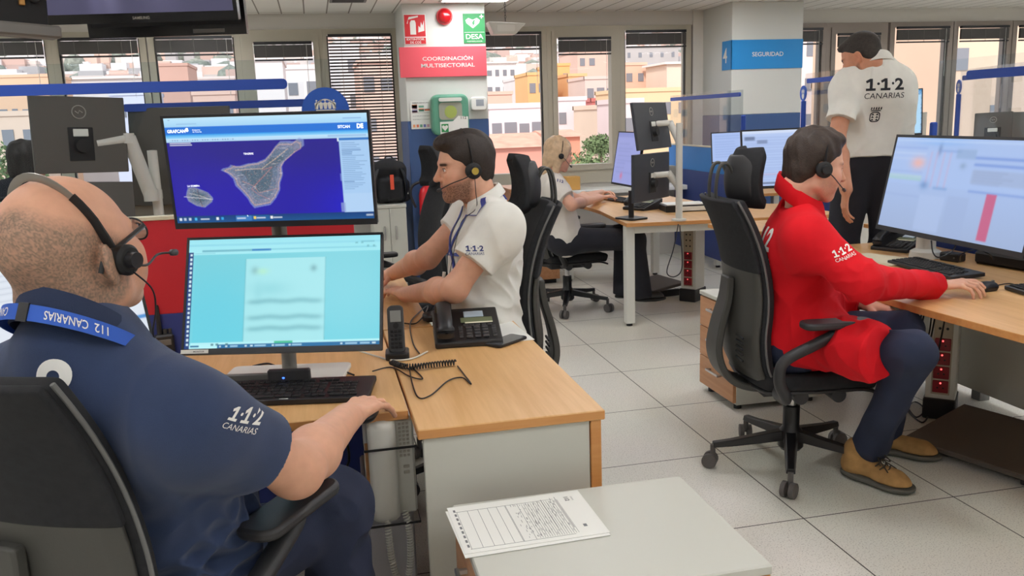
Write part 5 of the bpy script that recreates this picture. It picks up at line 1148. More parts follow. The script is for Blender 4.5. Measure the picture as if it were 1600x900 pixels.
arms(body, ((sL, eL, wL), (sR, eR, wR))); body += hand(wL, V(.1, .2, -1), -Sr, 1, 1.0, (.2, .3, .2)); body += hand(wR, Sf-V(0, 0, .6), V(0, 0, 1), -1, 1.0)
hL, hR = SPv-Sr*.09-V(0, 0, .06), SPv+Sr*.09-V(0, 0, .06); aL, aR = V(*hL[:2], .10)-Sr*.06, V(*hR[:2], .10)+Sr*.06+Sf*.05; kL, kR = (hL+aL)/2+Sf*.02, (hR+aR)/2+Sf*.02
body += limb([hL, kL, aL], [.08, .055, .04])+limb([hR, kR, aR], [.08, .055, .04])
S5.add('body', body, M_SKIN, .004, tint=HS.tint('#c98f72', brow='#2a1d18', stub='#4a3a32', stubamt=.7, red=.15))
hp = [HS.e((-1.3, 0, 3.7), (9.9, 7.75, 8.8), 1.), HS.e((-4.6, 0, -1.5), (5.2, 6.6, 6.0), 2), HS.e((4.5, 0, 8.0), (5, 5.6, 3.0), 1.5)]
hp += [HS.e((10.0, 0, -2.6), (7.4, 9.5, 9.6), .8, 's'), HS.e((5.8, 0, -6.2), (5.8, 12, 7.0), .8, 's'), HS.e((-3.0, 0, -11.4), (12, 12, 5.6), .8, 's'), HS.e((-.6, -8.6, -2.4), (2.4, 2.2, 4.0), .5, 's')]
S5.add('hair', hp, M_HAIRG, .004)
sp, *_ = torso(SN-V(0, 0, .012), SPv, Sr, .136, .128, .132, shR=sR, shL=sL, sh_r=.062)
sp += [C(SPv-Sr*.06-V(0, 0, .09), SPv+Sr*.06-V(0, 0, .09), .15, .15, .05, Sf, .85, cut=((SPv-V(0, 0, .05), V(0, 0, -1)),)), sleeve(sL, eL, .62, .066, .074, .05), sleeve(sR, eR, .62, .066, .074, .05), C(SN-V(0, 0, .10), SN-V(0, 0, .012), .10, .082, .05), C(HS.w(-3.4, 0, -7.0), SN-V(0, 0, .05), .05, .058, .02, op='s', cut=((SN, V(0, 0, -1)),))]
for p in sp[:2+9]: p['cut'] = tuple(p['cut'])+((SPv-V(0, 0, .05), V(0, 0, -1)),)
f1 = folds(53, .012, 34, (0, 0, 1), .4); ssh = S5.add('polo_shirt', sp, M_WPOLO, .004, f1, dmax=.014)
polo_collar(S5, neck_at(HS, SN, .12)-V(0, 0, .012), nrm(V(0, 0, 1)+Sf*.25-Sr*.1), nrm(Sf-V(0, 0, .2)), M_WPOLO, .080, .045, .4, .9)
S5.add('trousers', pant(hL, kL, aL, [.10, .085, .08], .06)+pant(hR, kR, aR, [.10, .085, .08], .06)+[C(SPv-Sr*.06-V(0, 0, .02), SPv+Sr*.06-V(0, 0, .02), .125, .125, .06, Sf, .85)], M_DTROU, .005, folds(57, .006, 30, (0, 0, 1), .4))
for an in (aL, aR): b = an*V(1, 1, 0); shoe(S5, b-Sf*.07, b+Sf*.21, M_SHOE, M_BLKM)
bk = P(1394, 134, 4.378); S5.decal('back_print', logo112(.20), bk+V(0, 0, .01), nrm(CR*V(1, 1, 0)+V(-.15, 0, 0)*0), V(0, 0, 1), ssh, M_PRINT_K, reach=.5, back=.15)
S5.decal('crest_print', crest(.085), P(1388, 180, 4.378), nrm(CR*V(1, 1, 0)), V(0, 0, 1), ssh, M_PRINT_K, reach=.5, back=.15)
S5.decal('sleeve_print', [t2('112', .06, .03, 0, 0, .03)], P(1305, 158, 4.345), nrm(CR*V(1, 1, 0)), V(0, 0, 1), ssh, M_PRINT_K, reach=.5, back=.15)
# ------------------------------------------------------------------ 6: dark haired person half hidden behind the grey monitor
D6p = P(30, 300, 5.0); D6 = Person('person', 'dark haired person in dark clothes mostly hidden behind the large grey monitor', (D6p[0], D6p[1], 0))
HD = Head(P(42, 255, 5.0), V(.35, .92, -.05), V(0, 0, 1), 1.0); DN = HD.w(-3, 0, -12); DPv = V(DN[0], DN[1], .58); Df = V(.35, .93, 0); Dr = np.cross(Df, V(0, 0, 1))
b6 = HD.skull()+[C(HD.w(-2.6, 0, -3), DN, .055, .066, .03)]; t6, U_, R_, Fw_, sr, sl = torso(DN-V(0, 0, .03), DPv, Dr, .10, .10, .10, tb=.6); b6 += t6
el = [sr+Df*.1-V(0, 0, .28), sl+Df*.1-V(0, 0, .28)]; wr = [el[0]+Df*.25, el[1]+Df*.25]; arms(b6, ((sr, el[0], wr[0]), (sl, el[1], wr[1])))
b6 += hand(wr[0], Df, V(0, 0, 1), -1)+hand(wr[1], Df, V(0, 0, 1), 1)
lg = [[DPv+Dr*g*.09, DPv+Dr*g*.1+Df*.42, V(*(DPv+Dr*g*.1+Df*.42)[:2], .09)] for g in (-1, 1)]
for l_ in lg: b6 += limb(l_, [.07, .05, .04])
D6.add('body', b6, M_SKIN, .005, tint=HD.tint('#c99478', brow='#241a16'))
D6.add('hair', [HD.e((-1.3, 0, 4.2), (10.4, 8.6, 9.6), 1.), HD.e((-4.6, 0, -3.5), (6.0, 8.0, 8.0), 2), HD.e((10.2, 0, -3), (7.2, 9.5, 9.6), .8, 's')], M_HAIRD, .005, hairstrand(61, .004, 120, HD.u))
t6, *_ = torso(DN, DPv, Dr, .14, .14, .15); D6.add('sweater', t6+[C(sr, el[0], .068, .06, .05), C(el[0], wr[0], .06, .045, .03, cut=((wr[0], Df),)), C(sl, el[1], .068, .06, .05), C(el[1], wr[1], .06, .045, .03, cut=((wr[1], Df),))], mat('dark_sweater', '#24252e', .95, bump=.4, bscale=500), .005)
D6.add('trousers', [x for l_ in lg for x in pant(*l_, [.09, .08, .068])]+[C(DPv-Dr*.07, DPv+Dr*.07, .13, .13, .06)], M_DTROU, .006)
for l_ in lg: b = l_[2]*V(1, 1, 0); shoe(D6, b-Df*.07, b+Df*.2, M_SHOE, M_BLKM)
dup(chair, (D6p[0]-.0, D6p[1]+.06, 0), H_(21), 'black swivel chair holding the dark haired person beyond the grey monitor', skip=('headrest', 'headrest_bar', 'headrest_shell'))
# ================================================================== SCREENS, PHONES, SIGNS
EMS = 1.0
M_SCR = mat_screen('lit_screen', EMS); M_SCRW = mat('screen_lettering', '#f4f8ff', .5, emit='#f4f8ff', estr=.95*EMS)
M_DELL = mat('monitor_back_grey', '#55514c', .5, bump=.1, bscale=500); M_DELLD = mat('monitor_back_dark', '#34353a', .45, bump=.1, bscale=500); M_ARM = mat('arm_white', '#d2d0c8', .4); M_LOGO = mat('logo_silver', '#a8a49c', .35, metal=.4)
def monitor(label, BL, BR, TL, img=None, back=False, rim=.008, chin=.014, depth=.018, m=None, name='monitor', group=None, logo=True, W=None, H=None, bulge=True):
    BL, BR, TL = (np.asarray(q, float) for q in (BL, BR, TL))
    if back: x = BL-BR; o = BR
    else: x = BR-BL; o = BL
    W = W or np.linalg.norm(x); x = nrm(x); z = (TL-BL)-np.dot(TL-BL, x)*x; H = H or np.linalg.norm(z); z = nrm(z); y = np.cross(z, x)
    t = thing(name, label, 'monitor', o, group=group, rot=frame_M(o, x, y, z).to_euler()); m = m or M_BLK
    c = MB(); c.bbox(0, W, .0012, depth, 0, H, .003); 
    for q in ((0, W, 0, chin), (0, W, H-rim, H), (0, rim, chin, H-rim), (W-rim, W, chin, H-rim)): c.box(q[0], q[1], -.002, .003, q[2], q[3])
    if bulge and not back: c.bbox(W*.14, W*.86, depth-.002, depth+.022, H*.10, H*.62, .012)
    c.build('casing', m, t, smooth=30)
    if img is not None: img.panel('screen', W-2*rim, H-rim-chin, M_SCR, t, .0, rim, chin)
    else: MB().box(rim, W-rim, -.0005, .0012, chin, H-rim).build('screen', M_BLKM, t)
    t['W'] = W; t['H'] = H
    if back:
        a = MB(); r = .5*min(W, H)*.17; cx, cz = W*.5, H*.80; a.tube([(cx+r*math.cos(q), depth+.001, cz+r*math.sin(q)) for q in np.linspace(0, 2*PI, 25)[:-1]], .0022, 6, closed=True)
        a.tube([(cx-r*.55, depth+.001, cz-r*.1), (cx-r*.1, depth+.001, cz+r*.25), (cx+r*.1, depth+.001, cz-r*.2), (cx+r*.55, depth+.001, cz+r*.15)], .0022, 6)
        if logo: a.build('emblem', M_LOGO, t)
        b = MB(); b.bbox(W*.5-.05, W*.5+.05, depth-.001, depth+.004, H*.16, H*.60, .002); b.build('recess_plate', M_BLKM, t); MB().bbox(W*.5-.03, W*.5+.03, depth+.002, depth+.008, H*.48, H*.58, .002).build('port_label', M_WHT, t); MB().cyl((W*.5, depth, H*.36), (W*.5, depth+.03, H*.36), .032, .028, n=20).build('swivel_mount', M_BLKM, t, smooth=40)
    return t, o, x, y, z, W, H
def scr_text(t, W, H, items, m=None, rim=.008, chin=.014, name='lettering'):
    w = W-2*rim; h = H-rim-chin
    for body, u, v, tw, th, b in items:
        mb = MB(); put_text(mb, body, V(rim+u*w, -.0006, chin+h*(1-v)), (1, 0, 0), (0, 0, 1), tw*w if tw else None, th*h, b, .0003); mb.build(name, m or M_SCRW, t)
# --- upper map monitor
I = Img(400, 225, '#2a2392'); rs = np.random.RandomState(4)
I.blob(.25, .8, .5, .5, '#2b1fb0', .7); I.blob(.95, .9, .25, .3, '#2420d0', .8); I.blob(.4, .3, .5, .2, '#2f2a80', .6)
I.vgrad(0, 0, 1, .085, '#bfe6fb', '#a6d6f6'); I.rect(0, .085, 1, .155, '#2c76d8'); I.vgrad(0, .155, 1, .19, '#39a2ee', '#8fd4fa'); I.vgrad(0, .19, 1, .225, '#c2e4fb', '#b2d8f4')
I.rect(.02, .018, .03, .024, '#5c7fb8'); I.rect(.88, .04, .97, .05, '#6d95d2', .6); I.rect(.06, .055, .16, .060, '#7fa6d6', .5)
for k in range(26): I.rect(.015+k*.0125, .203, .022+k*.0125, .215, '#4a69a4', .7 if k % 4 else .2)
I.rect(.80, .195, .99, .212, '#8fb7e2', .7)
tf = lambda x, y: ((x-50)/1390, (y-90)/760)     # traced from the map window
TEN = [(415, 478), (430, 466), (470, 458), (485, 440), (500, 450), (540, 452), (600, 435), (660, 430), (720, 405), (760, 365), (790, 325), (830, 285), (880, 285), (920, 290), (955, 265), (985, 280), (985, 320), (940, 345), (905, 375), (850, 420), (825, 460), (825, 520), (800, 580), (795, 630), (760, 690), (720, 735), (660, 745), (610, 755), (585, 720), (575, 690), (540, 640), (500, 590), (490, 540), (455, 500)]
GOM = [(145, 640), (160, 600), (200, 598), (250, 620), (290, 640), (320, 680), (310, 710), (255, 750), (200, 735), (150, 700), (140, 665)]
shp = lambda pts, cx, cy, k=1: [((cx+(x-cx)*k-50)/1395, .225+((cy+(y-cy)*k)-262)/(820-262)*.715) for x, y in pts]
for pts, c in ((TEN, (680, 520)), (GOM, (225, 670))):
    I.poly(shp(pts, *c, 1.05), '#8fa0d8', .55); ins = I.poly(shp(pts, *c), '#8088a4'); I.poly(shp(pts, *c, .8), '#647890', .8); I.poly(shp(pts, *c, .55), '#4c6472', .7)
    n = rs.rand(I.h, I.w); I.a[ins & (n > .965)] = lin('#b9b6b6'); I.a[ins & (n < .09)] = lin('#3d4c5c'); I.a[ins & (n > .07) & (n < .11)] = lin('#a5807e')
def ipath(pts, c, th=.004, al=.8):
    for (xa, ya), (xb, yb) in zip(pts[:-1], pts[1:]):
        n = int(max(abs(xb-xa)*I.w, abs(yb-ya)*I.h)*1.5)+2
        for q in np.linspace(0, 1, n): x, y = xa+(xb-xa)*q, ya+(yb-ya)*q; I.rect(x, y, x+.0022, y+th, c, al)
ipath(shp(TEN+TEN[:1], 680, 520, .95), '#e0b4a8'); ipath(shp([(500, 480), (600, 470), (690, 470), (730, 440), (790, 400), (880, 330)], 0, 0), '#e8c9b0'); ipath(shp([(690, 480), (760, 460), (720, 500), (650, 570), (600, 620), (640, 660), (720, 700)], 0, 0), '#c47f80'); ipath(shp([(540, 560), (620, 600), (650, 650), (780, 620)], 0, 0), '#c99a92')
ipath(shp([(160, 640), (230, 660), (300, 690)], 0, 0), '#dcd8d2'); ipath(shp([(220, 610), (225, 680), (240, 740)], 0, 0), '#5a3a44'); ipath(shp([(120, 665), (320, 690)], 0, 0), '#e8e6ee', .003)
for k in range(60):
    x, y = shp([(rs.uniform(500, 900), rs.uniform(300, 720))], 0, 0)[0]; I.rect(x, y, x+.018*rs.rand(), y+.004, '#e9e8ec', .7) if I.a[min(224, int(y*225)), int(x*400), 2] < .6 and I.a[min(224, int(y*225)), int(x*400), 0] > .1 else None
I.rect(.852, .225, 1, .935, '#a9cdf2'); I.rect(.852, .225, 1, .25, '#3a7ac4'); I.lines(.862, .27, .985, 26, .0175, '#4f76ae', 3, .005, .75); I.rect(.852, .75, 1, .935, '#b2d2f4'); I.rect(.845, .225, .853, .26, '#e4eefa'); I.rect(.845, .56, .853, .63, '#7f93d6', .7); I.rect(.838, .84, .86, .93, '#8d9fd2', .7)
I.vgrad(0, .935, 1, 1, '#173f7e', '#1d548f'); I.rect(.30, .943, .38, .99, '#3f7cc0'); I.rect(.38, .943, .47, .99, '#24609e')
for x, c in ((.012, '#dfe8f2'), (.035, '#b9c8da'), (.06, '#c4d0de'), (.09, '#48b4e8'), (.20, '#e8eef4'), (.225, '#3aa0e0'), (.39, '#f0d060'), (.475, '#f0f0f0')): I.rect(x, .95, x+.012, .98, c)
for x in (.12, .305, .405, .49): I.rect(x, .96, x+.045, .972, '#dfe9f4', .7)
I.rect(.015, .233, .12, .239, '#e6e6f4', .8); I.rect(.015, .25, .125, .256, '#e6e6f4', .8); I.rect(.96, .955, .995, .975, '#d6e2ee', .6); I.blur(1)
A0 = monitor('black monitor showing a satellite map of two islands, upper of the stacked pair', P(275, 358, 2.346), P(590, 350, 2.33), P(250, 181, 2.262), I, rim=.007, chin=.016, group=None)
scr_text(A0[0], A0[5], A0[6], [('GRAFCAN', .055, .118, .09, .032, .03), ('SITCAN', .885, .118, .06, .028, .02), ('DE', .965, .115, .032, .045, .05), ('LA GOMERA', .105, .635, .062, .018, .02), ('TENERIFE', .40, .345, .05, .018, .02), ('Gobierno', .155, .11, .04, .012, .01), ('de Canarias', .158, .128, .045, .012, .01)])
cm = MB(); ww, wh = A0[5], A0[6]; cm.add([(ww*.115, -.0008, wh*.89), (ww*.125, -.0008, wh*.89), (ww*.128, -.0008, wh*.865), (ww*.12, -.0008, wh*.855), (ww*.112, -.0008, wh*.865)], [(0, 1, 2, 3, 4)]); cm.add([(ww*.362, -.0008, wh*.115), (ww*.368, -.0008, wh*.10), (ww*.363, -.0008, wh*.098)], [(0, 1, 2)]); cm.build('cursor', M_SCRW, A0[0])
# --- lower document monitor
I = Img(360, 205, '#7ad3df'); I.vgrad(0, 0, 1, .14, '#9fe6f2', '#a9ecf4'); I.rect(0, .045, 1, .062, '#84cfe4', .5); I.rect(.07, .10, .42, .115, '#3f8ca4', .6); I.rect(.33, .098, .43, .118, '#2477c0', .9); I.rect(.43, .10, .98, .11, '#6fc0d4', .6); I.rect(.03, .125, .14, .132, '#6fb4c8', .7)
for x in (.87, .90, .93, .96): I.rect(x, .06+.03*(x > .92), x+.012, .075+.03*(x > .92), '#35808f', .6)
I.rect(.90, .05, .97, .062, '#4f9aac', .5); I.vgrad(.04, .155, 1, .955, '#79d0dc', '#6bd2e2'); I.blob(.85, .5, .3, .6, '#8cdbe8', .55); I.blob(.15, .7, .25, .4, '#66cfe4', .6)
I.rect(.30, .19, .716, .985, '#a6e6ec'); I.rect(.297, .19, .302, .96, '#5fb6c4', .6); I.rect(.715, .19, .72, .96, '#5fb6c4', .6)
I.blob(.35, .30, .02, .035, '#7fb6bc', .8); I.blob(.39, .31, .03, .03, '#b4eccc', .8); I.blob(.655, .29, .017, .03, '#79b0b8', .9); I.blob(.43, .47, .10, .06, '#8fd6de', .7); I.blob(.37, .5, .02, .09, '#93d8e0', .6)
for y in (.585, .73, .83):
    for x in np.linspace(.34, .68, 12): I.blob(x, y+.006*math.sin(x*40), .028, .022, '#6fb2bc', .55)
I.vgrad(.03, .955, 1, .985, '#b2f2f6', '#b2f2f6') if 0 else I.rect(.03, .945, 1, .965, '#b4f0f6'); I.rect(.46, .945, .555, .968, '#46be94'); I.rect(0, .115, .026, 1, '#1c3f7e')
for k in range(21): I.rect(.007, .13+k*.041, .019, .152+k*.041, '#dff4fa', .9)
I.rect(.026, .965, .17, 1, '#b8f2f8'); I.rect(.03, .972, .075, .985, '#1d6f9c'); I.rect(.17, .965, 1, 1, '#1c6da2')
for x in (.135, .16, .21): I.rect(x, .955, x+.014, .978, '#356f80', .8)
for x, w_ in ((.18, .01), (.21, .012), (.235, .04), (.31, .012), (.34, .012), (.36, .06), (.45, .012), (.468, .05), (.535, .012), (.552, .05), (.80, .012), (.825, .06), (.90, .05), (.96, .02)): I.rect(x, .974, x+w_, .989, '#d6eef6' if w_ < .03 else '#a9d4ea', .85)
I.blur(1); I.blur(3, (.30, .2, .72, .93))
B0_ = monitor('black monitor showing a blurred document on a turquoise page, lower of the stacked pair', P(283, 555, 2.36), P(597, 547, 2.345), P(287, 372, 2.425), I, rim=.007, chin=.016)
m = MB(); m.box(.0, .075, -.004, -.002, .003, .0135); m.build('sticker', M_WHT, B0_[0]); lm = MB(); put_text(lm, 'MONITOR', V(.05, -.0042, .008), (1, 0, 0), (0, 0, 1), .03, .0045, .02); lm.build('sticker_text', M_GREY, B0_[0])
# dual stand behind
b = (P(440, 551, 2.40)); t = thing('monitor_stand', 'grey stand with upright post carrying the stacked monitors', 'stand', (b[0], b[1]+.175, .735), -.20)
m = MB(); m.prism(rrect(.36, .18, .02), 0, .012); m.build('base', M_WHT, t, bevel=.002); MB().bbox(-.165, .09, -.105, -.09, .004, .04, .003).build('front_block', M_GREY, t)
m = MB(); m.tube(spline([(0, .04, .01), (0, .06, .3), (0, .05, .62)], 6), .022, 12); m.build('post', M_GREY, t, smooth=60); MB().tube([(0, .055, .28), (0, .0, .28), (-.0, -.115, .29)], .014, 8).build('lower_bracket', M_GREY, t); MB().tube([(0, .05, .60), (0, -.02, .60), (0, -.155, .62)], .014, 8).build('upper_bracket', M_GREY, t)
# --- side monitor left of the bald man
I = Img(160, 90, '#dfe6f0'); I.lines(.05, .12, .9, 9, .05, '#b9c2d0', 2, .012, .6); I.rect(0, .66, 1, .69, '#4a90d2'); I.lines(.05, .76, .9, 4, .05, '#b4bcc8', 5, .014, .7); I.rect(0, 0, 1, .06, '#c8d4e6'); I.blur(1)
xd = V(.755, .656, 0); BR = P(247, 555, 2.30); zd = nrm(V(0, 0, 1)+V(-.656, .755, 0)*.22); BLp = BR-xd*.531
monitor('black edged monitor with a mostly white page, angled towards the bald man from the side', BLp, BR, BLp+zd*.315, I)
c = BR-xd*.27+V(-.656, .755, 0)*.06; t = thing('monitor_stand', 'dark stand under the white paged side monitor', 'stand', (c[0], c[1], .735), -math.radians(49)); MB().prism(rrect(.22, .17, .03), 0, .01).build('base', M_BLK, t); MB().tube([(0, .03, .005), (0, .05, .10), (0, .045, .26)], .018, 10, flat=(1.6, .7)).build('neck', M_BLK, t, smooth=60)
# --- keyboards
def keyboard(label, c, rz, w=.44, d=.145, th=.016, tilt=.05, reader=False, txt=False):
    t = thing('keyboard', label, 'keyboard', c, rot=(tilt, 0, rz)); m = MB(); m.prism(rrect(w, d, .008), .0, th); m.build('body', M_BLK, t, bevel=.003)
    k = MB(); pw = (w-.03)/22.4
    for r in range(6):
        y = d/2-.022-r*(d-.036)/6.0-(.004 if r else 0); x = -w/2+.014
        lay = [1]*13+[0]+[1]*3+[0]+[1]*4 if r else [1, 0]+[1]*4+[0]+[1]*4+[0]+[1]*4+[0]+[1]*3
        if r == 5: lay = [1.25, 1.25, 1.25, 6, 1.25, 1.25, 1.25, 0]+[1]*3+[0]+[2, 1, 1]
        for a in lay:
            if a == 0: x += pw*.5; continue
            k.bbox(x+.0011, x+pw*a-.0011, y-.0148*(d/.145)+.001, y-.001, th-.001, th+.0045, .0014); x += pw*a
    k.build('keys', M_BLKM, t)
    l = MB(); rr = random.Random(2)
    for r in range(5):
        y = d/2-.034-r*(d-.036)/6.0
        for q in range(12 if r < 4 else 0): x = -w/2+.014+pw*(q+.4); put_text(l, 'QWERTYUIOPASDFGHJKLZXCVBNM1234567890'[(q+r*11) % 36], V(x+.002, y-.0065*0-.006, th+.0046), (1, 0, 0), (0, 1, 0), None, .0042, .01, .0003)
        for q in range(3): x = w/2-.014-pw*(4-q)+pw*.4; put_text(l, '789456123000'[min(11, r*3+q)], V(x, y-.006, th+.0046), (1, 0, 0), (0, 1, 0), None, .0042, .01, .0003)
    l.build('legends', M_GREY, t)
    if txt: l = MB(); l.box(-.012, .012, -d/2+.004, -d/2+.008, th, th+.0003); l.build('maker_mark', M_WHT, t)
    if reader:
        MB().bbox(-.075, .045, d/2-.03, d/2-.012, th, th+.035, .004).build('card_reader', M_DGREY, t); MB().ell((-.03, d/2-.031, th+.012), (.004, .002, .003), 8).build('indicator', mat('led_blue', '#3a6cff', .4, emit='#3a6cff', estr=3), t)
    return t
kc = (AZ(350, 600, .745)+AZ(572, 615, .745))/2; keyboard('black keyboard with card reader in front of the bald man', (-.115, 2.385, .740), -.20, .455, .17, reader=True, txt=True)
def mouse(label, c, rz, m=None):
    t = thing('mouse', label, 'mouse', c, rz); o = sculpt('shell', [C(V(0, -.022, .012), V(0, .022, .012), .030, .028, .01, V(0, 0, 1), .72), E((0, -.01, .016), (.028, .045, .018), k=.01)], m or M_BLK, .003, t); o.data.transform(Matrix.Translation((0, 0, 0)))
    MB().cyl((-.003, .030, .030), (.003, .030, .030), .008, n=14).build('wheel', M_GREY, t, smooth=40); return t
mc = knR*.5+wrR*.5; mo_ = mouse('dark mouse under the bald man\'s hand', (mc[0], mc[1]+.022, .736), -.35); mo_.scale = (.86, .86, .72)
# --- cords: every cable an object of its own
def cord(label, pts, r=.0022, m=None, name='cable', cat='cable', n=8, coil=None):
    pts = [np.asarray(p, float) for p in pts]; loc = pts[0].copy(); t = MB(); sp = spline(pts, n)
    if coil:
        R_c, turns = coil; L = [0]
        for a, b in zip(sp[:-1], sp[1:]): L.append(L[-1]+np.linalg.norm(b-a))
        L = np.array(L); S = np.array(sp); out = []; N = int(turns*12)
        for i in range(N+1):
            s = L[-1]*i/N; q = np.array([np.interp(s, L, S[:, j]) for j in range(3)]); q2 = np.array([np.interp(min(L[-1], s+.003), L, S[:, j]) for j in range(3)]); q1 = np.array([np.interp(max(0, s-.003), L, S[:, j]) for j in range(3)])
            d = nrm(q2-q1); u = nrm(np.cross(d, V(.3, .5, .8))); w_ = np.cross(d, u); a = 2*PI*turns*i/N; out.append(q+R_c*(math.cos(a)*u+math.sin(a)*w_))
        sp = out
    t.tube([p-loc for p in sp], r, 6); o = t.build(name, m or M_BLK, None, smooth=60, loc=loc); tag(o, label, cat); return o
D = .739
cord('thin black headset cable looping on the beech desk by the desk telephone', [AZ(x, y, D) for x, y in ((582, 580), (612, 574), (640, 588), (660, 592), (650, 580), (640, 575), (651, 618), (672, 618), (700, 595), (722, 590), (736, 600), (725, 585), (715, 572))])
cord('black cable running along the desk behind the keyboard', [AZ(x, y, D) for x, y in ((395, 572), (418, 568), (440, 573), (490, 571), (530, 578), (553, 586))], .003)
cord('white cable lying between the cordless handset and the desk telephone', [AZ(x, y, D) for x, y in ((560, 548), (590, 557), (615, 563), (645, 560), (668, 549))], .0028, M_WHT)
cord('black cable curling between the cordless handset and the lanyard man\'s arm', [AZ(x, y, D) for x, y in ((632, 505), (650, 505), (664, 490), (668, 478), (655, 488), (641, 505), (645, 535), (655, 552))], .0024)
cord('black coiled headset cord lying behind the thin cable loop', [AZ(x, y, D+.008) for x, y in ((612, 566), (630, 572), (655, 572), (690, 568), (712, 566))], .0024, coil=(.0075, 26), name='coiled_cord', cat='cord')
# --- cordless handset in its cradle
p0, p1 = AZ(622, 556, .745), None; t = thing('cordless_phone', 'black cordless handset standing in its cradle beside the lower monitor', 'telephone', (p0[0], p0[1]+.02, .735), -.1)
MB().prism(rrect(.075, .085, .015), 0, .022).build('cradle', M_BLK, t, bevel=.004)
hs = MB(); M4 = Matrix.Translation((0, .0, .012)) @ Matrix.Rotation(-.42, 4, 'X'); hs.prism(rrect(.052, .155, .016, 5, 0, .0775), -.0, .022, 'y', Matrix.Translation((0, 0, .01)) @ Matrix.Rotation(-.42, 4, 'X') @ Matrix(((1, 0, 0, 0), (0, -1, 0, 0), (0, 0, 1, 0), (0, 0, 0, 1))))
h = hs.build('handset', M_DGREY, t, smooth=30, bevel=.004); MR = Matrix.Translation((0, 0, .01)) @ Matrix.Rotation(-.42, 4, 'X')
MB().box(-.017, .017, -.0235, -.0215, .100, .137, MR).build('display', mat('lcd_grey', '#8d8f8c', .3), h)
k = MB()
for r in range(5):
    for c in range(3): k.bbox(-.018+c*.0125, -.008+c*.0125, -.0245, -.0215, .016+r*.0125, .0245+r*.0125, .001, MR)
k.build('keys', M_BLKM, h); MB().cyl(MR @ Vector((0, -.0215, .088)), MR @ Vector((0, -.025, .088)), .009).build('navigation_key', M_BLKM, h)
# --- desk telephone
def desk_phone(label, c, rz, sc=1.0):
    t = thing('desk_telephone', label, 'telephone', c, rz); t.scale = (sc,)*3; Mx = Matrix.Rotation(.30, 4, 'X')
    b = MB(); b.prism([(-.105, 0), (.095, 0), (.095, .018), (-.105, .075)], -.095, .105, 'x', Matrix(((1, 0, 0, 0), (0, -1, 0, 0), (0, 0, 1, 0), (0, 0, 0, 1)))); b.build('body', M_BLK, t, bevel=.005)
    n = nrm(V(0, -.057, .2)); yv = nrm(V(0, .2, .057)); o = V(0, 0, .0475); on = lambda x, y, z=0: o+V(x, 0, 0)+yv*y+n*z
    def slab(mb, x0, x1, y0, y1, h, b_=.0015): mb.bbox(x0, x1, y0, y1, 0, h, b_, frame_M(o, V(1, 0, 0), yv, n))
    q = MB(); slab(q, .0, .06, .042, .078, .0015); q.build('paper_label', mat('pale_blue_paper', '#b9c9d6', .6), t); q = MB(); slab(q, -.012, .085, .008, .038, .002); q.build('display', mat('lcd_olive', '#6b7355', .3), t)
    q = MB(); slab(q, .0, .085, .002, .009, .003); q.build('paper_strip', mat('cream_strip', '#d9d6bc', .6), t)
    q = MB()
    for r in range(4):
        for k_ in range(3): slab(q, .0+k_*.024, .018+k_*.024, -.03-r*.018, -.017-r*.018, .004)
    q.build('keys', M_DGREY, t); q = MB()
    for r in range(5): slab(q, .078, .09, -.025-r*.014, -.015-r*.014, .003)
    q.build('side_keys', M_DGREY, t); q = MB()
    for r in range(5): slab(q, -.022, -.01, -.025-r*.014, -.015-r*.014, .003)
    q.build('side_keys', M_DGREY, t); q = MB()
    for k_ in range(5): slab(q, -.005+k_*.018, .009+k_*.018, -.012, -.004, .003)
    q.build('function_keys', M_DGREY, t)
    hp = [on(-.062, y, z) for y, z in ((-.085, .008), (-.078, .032), (-.04, .045), (.03, .046), (.065, .034), (.075, .008))]
    sp = spline(hp, 5); MB().tube(sp, [.022 if i < 6 or i > len(sp)-7 else .0185 for i in range(len(sp))], 12, flat=(1.2, .62), up=(0, 0, 1)).build('handset', M_BLK, t, smooth=60)
    return t
ph = AZ(728, 552, .735); desk_phone('large black desk telephone with olive display on the beech desk corner', (.452, 2.83, .735), -.10, 1.12)
c = AZ(797, 537, .735); t = thing('smartphone', 'dark smartphone lying on the paper at the desk edge', 'smartphone', (c[0]-.01, c[1]+.02, .737), -.9); MB().prism(rrect(.072, .148, .01), 0, .0085).build('body', M_BLK, t, bevel=.002); MB().prism(rrect(.068, .142, .009), .0085, .0089).build('screen', mat('phone_glass', '#4a4b4f', .12), t)
c = AZ(800, 518, .735); t = thing('paper_sheet', 'white paper sheet under the smartphone at the desk edge', 'paper', (.575, 2.88, .7352), .05); MB().box(-.09, .09, -.14, .14, 0, .0012).build('sheet', M_WHTP, t)
# --- hand portable radio
c = AZ(258, 540, .76); t = thing('two_way_radio', 'black two way radio with upright antenna beside the lower monitor', 'radio', (c[0], c[1], .735), .2); MB().bbox(-.03, .03, -.02, .02, 0, .065, .006).build('body', M_BLK, t); MB().lathe([(.009, .065), (.008, .09), (.0055, .16), (.004, .165)], (-.012, 0, 0), 10).build('antenna', M_BLK, t, smooth=50)
for x, r in ((.005, .007), (.02, .006)): MB().cyl((x, 0, .065), (x, 0, .082), r, n=12).build('knob', M_DGREY, t, smooth=40)
MB().bbox(-.02, .02, -.022, -.02, .03, .05, .001).build('display', M_GREY, t)
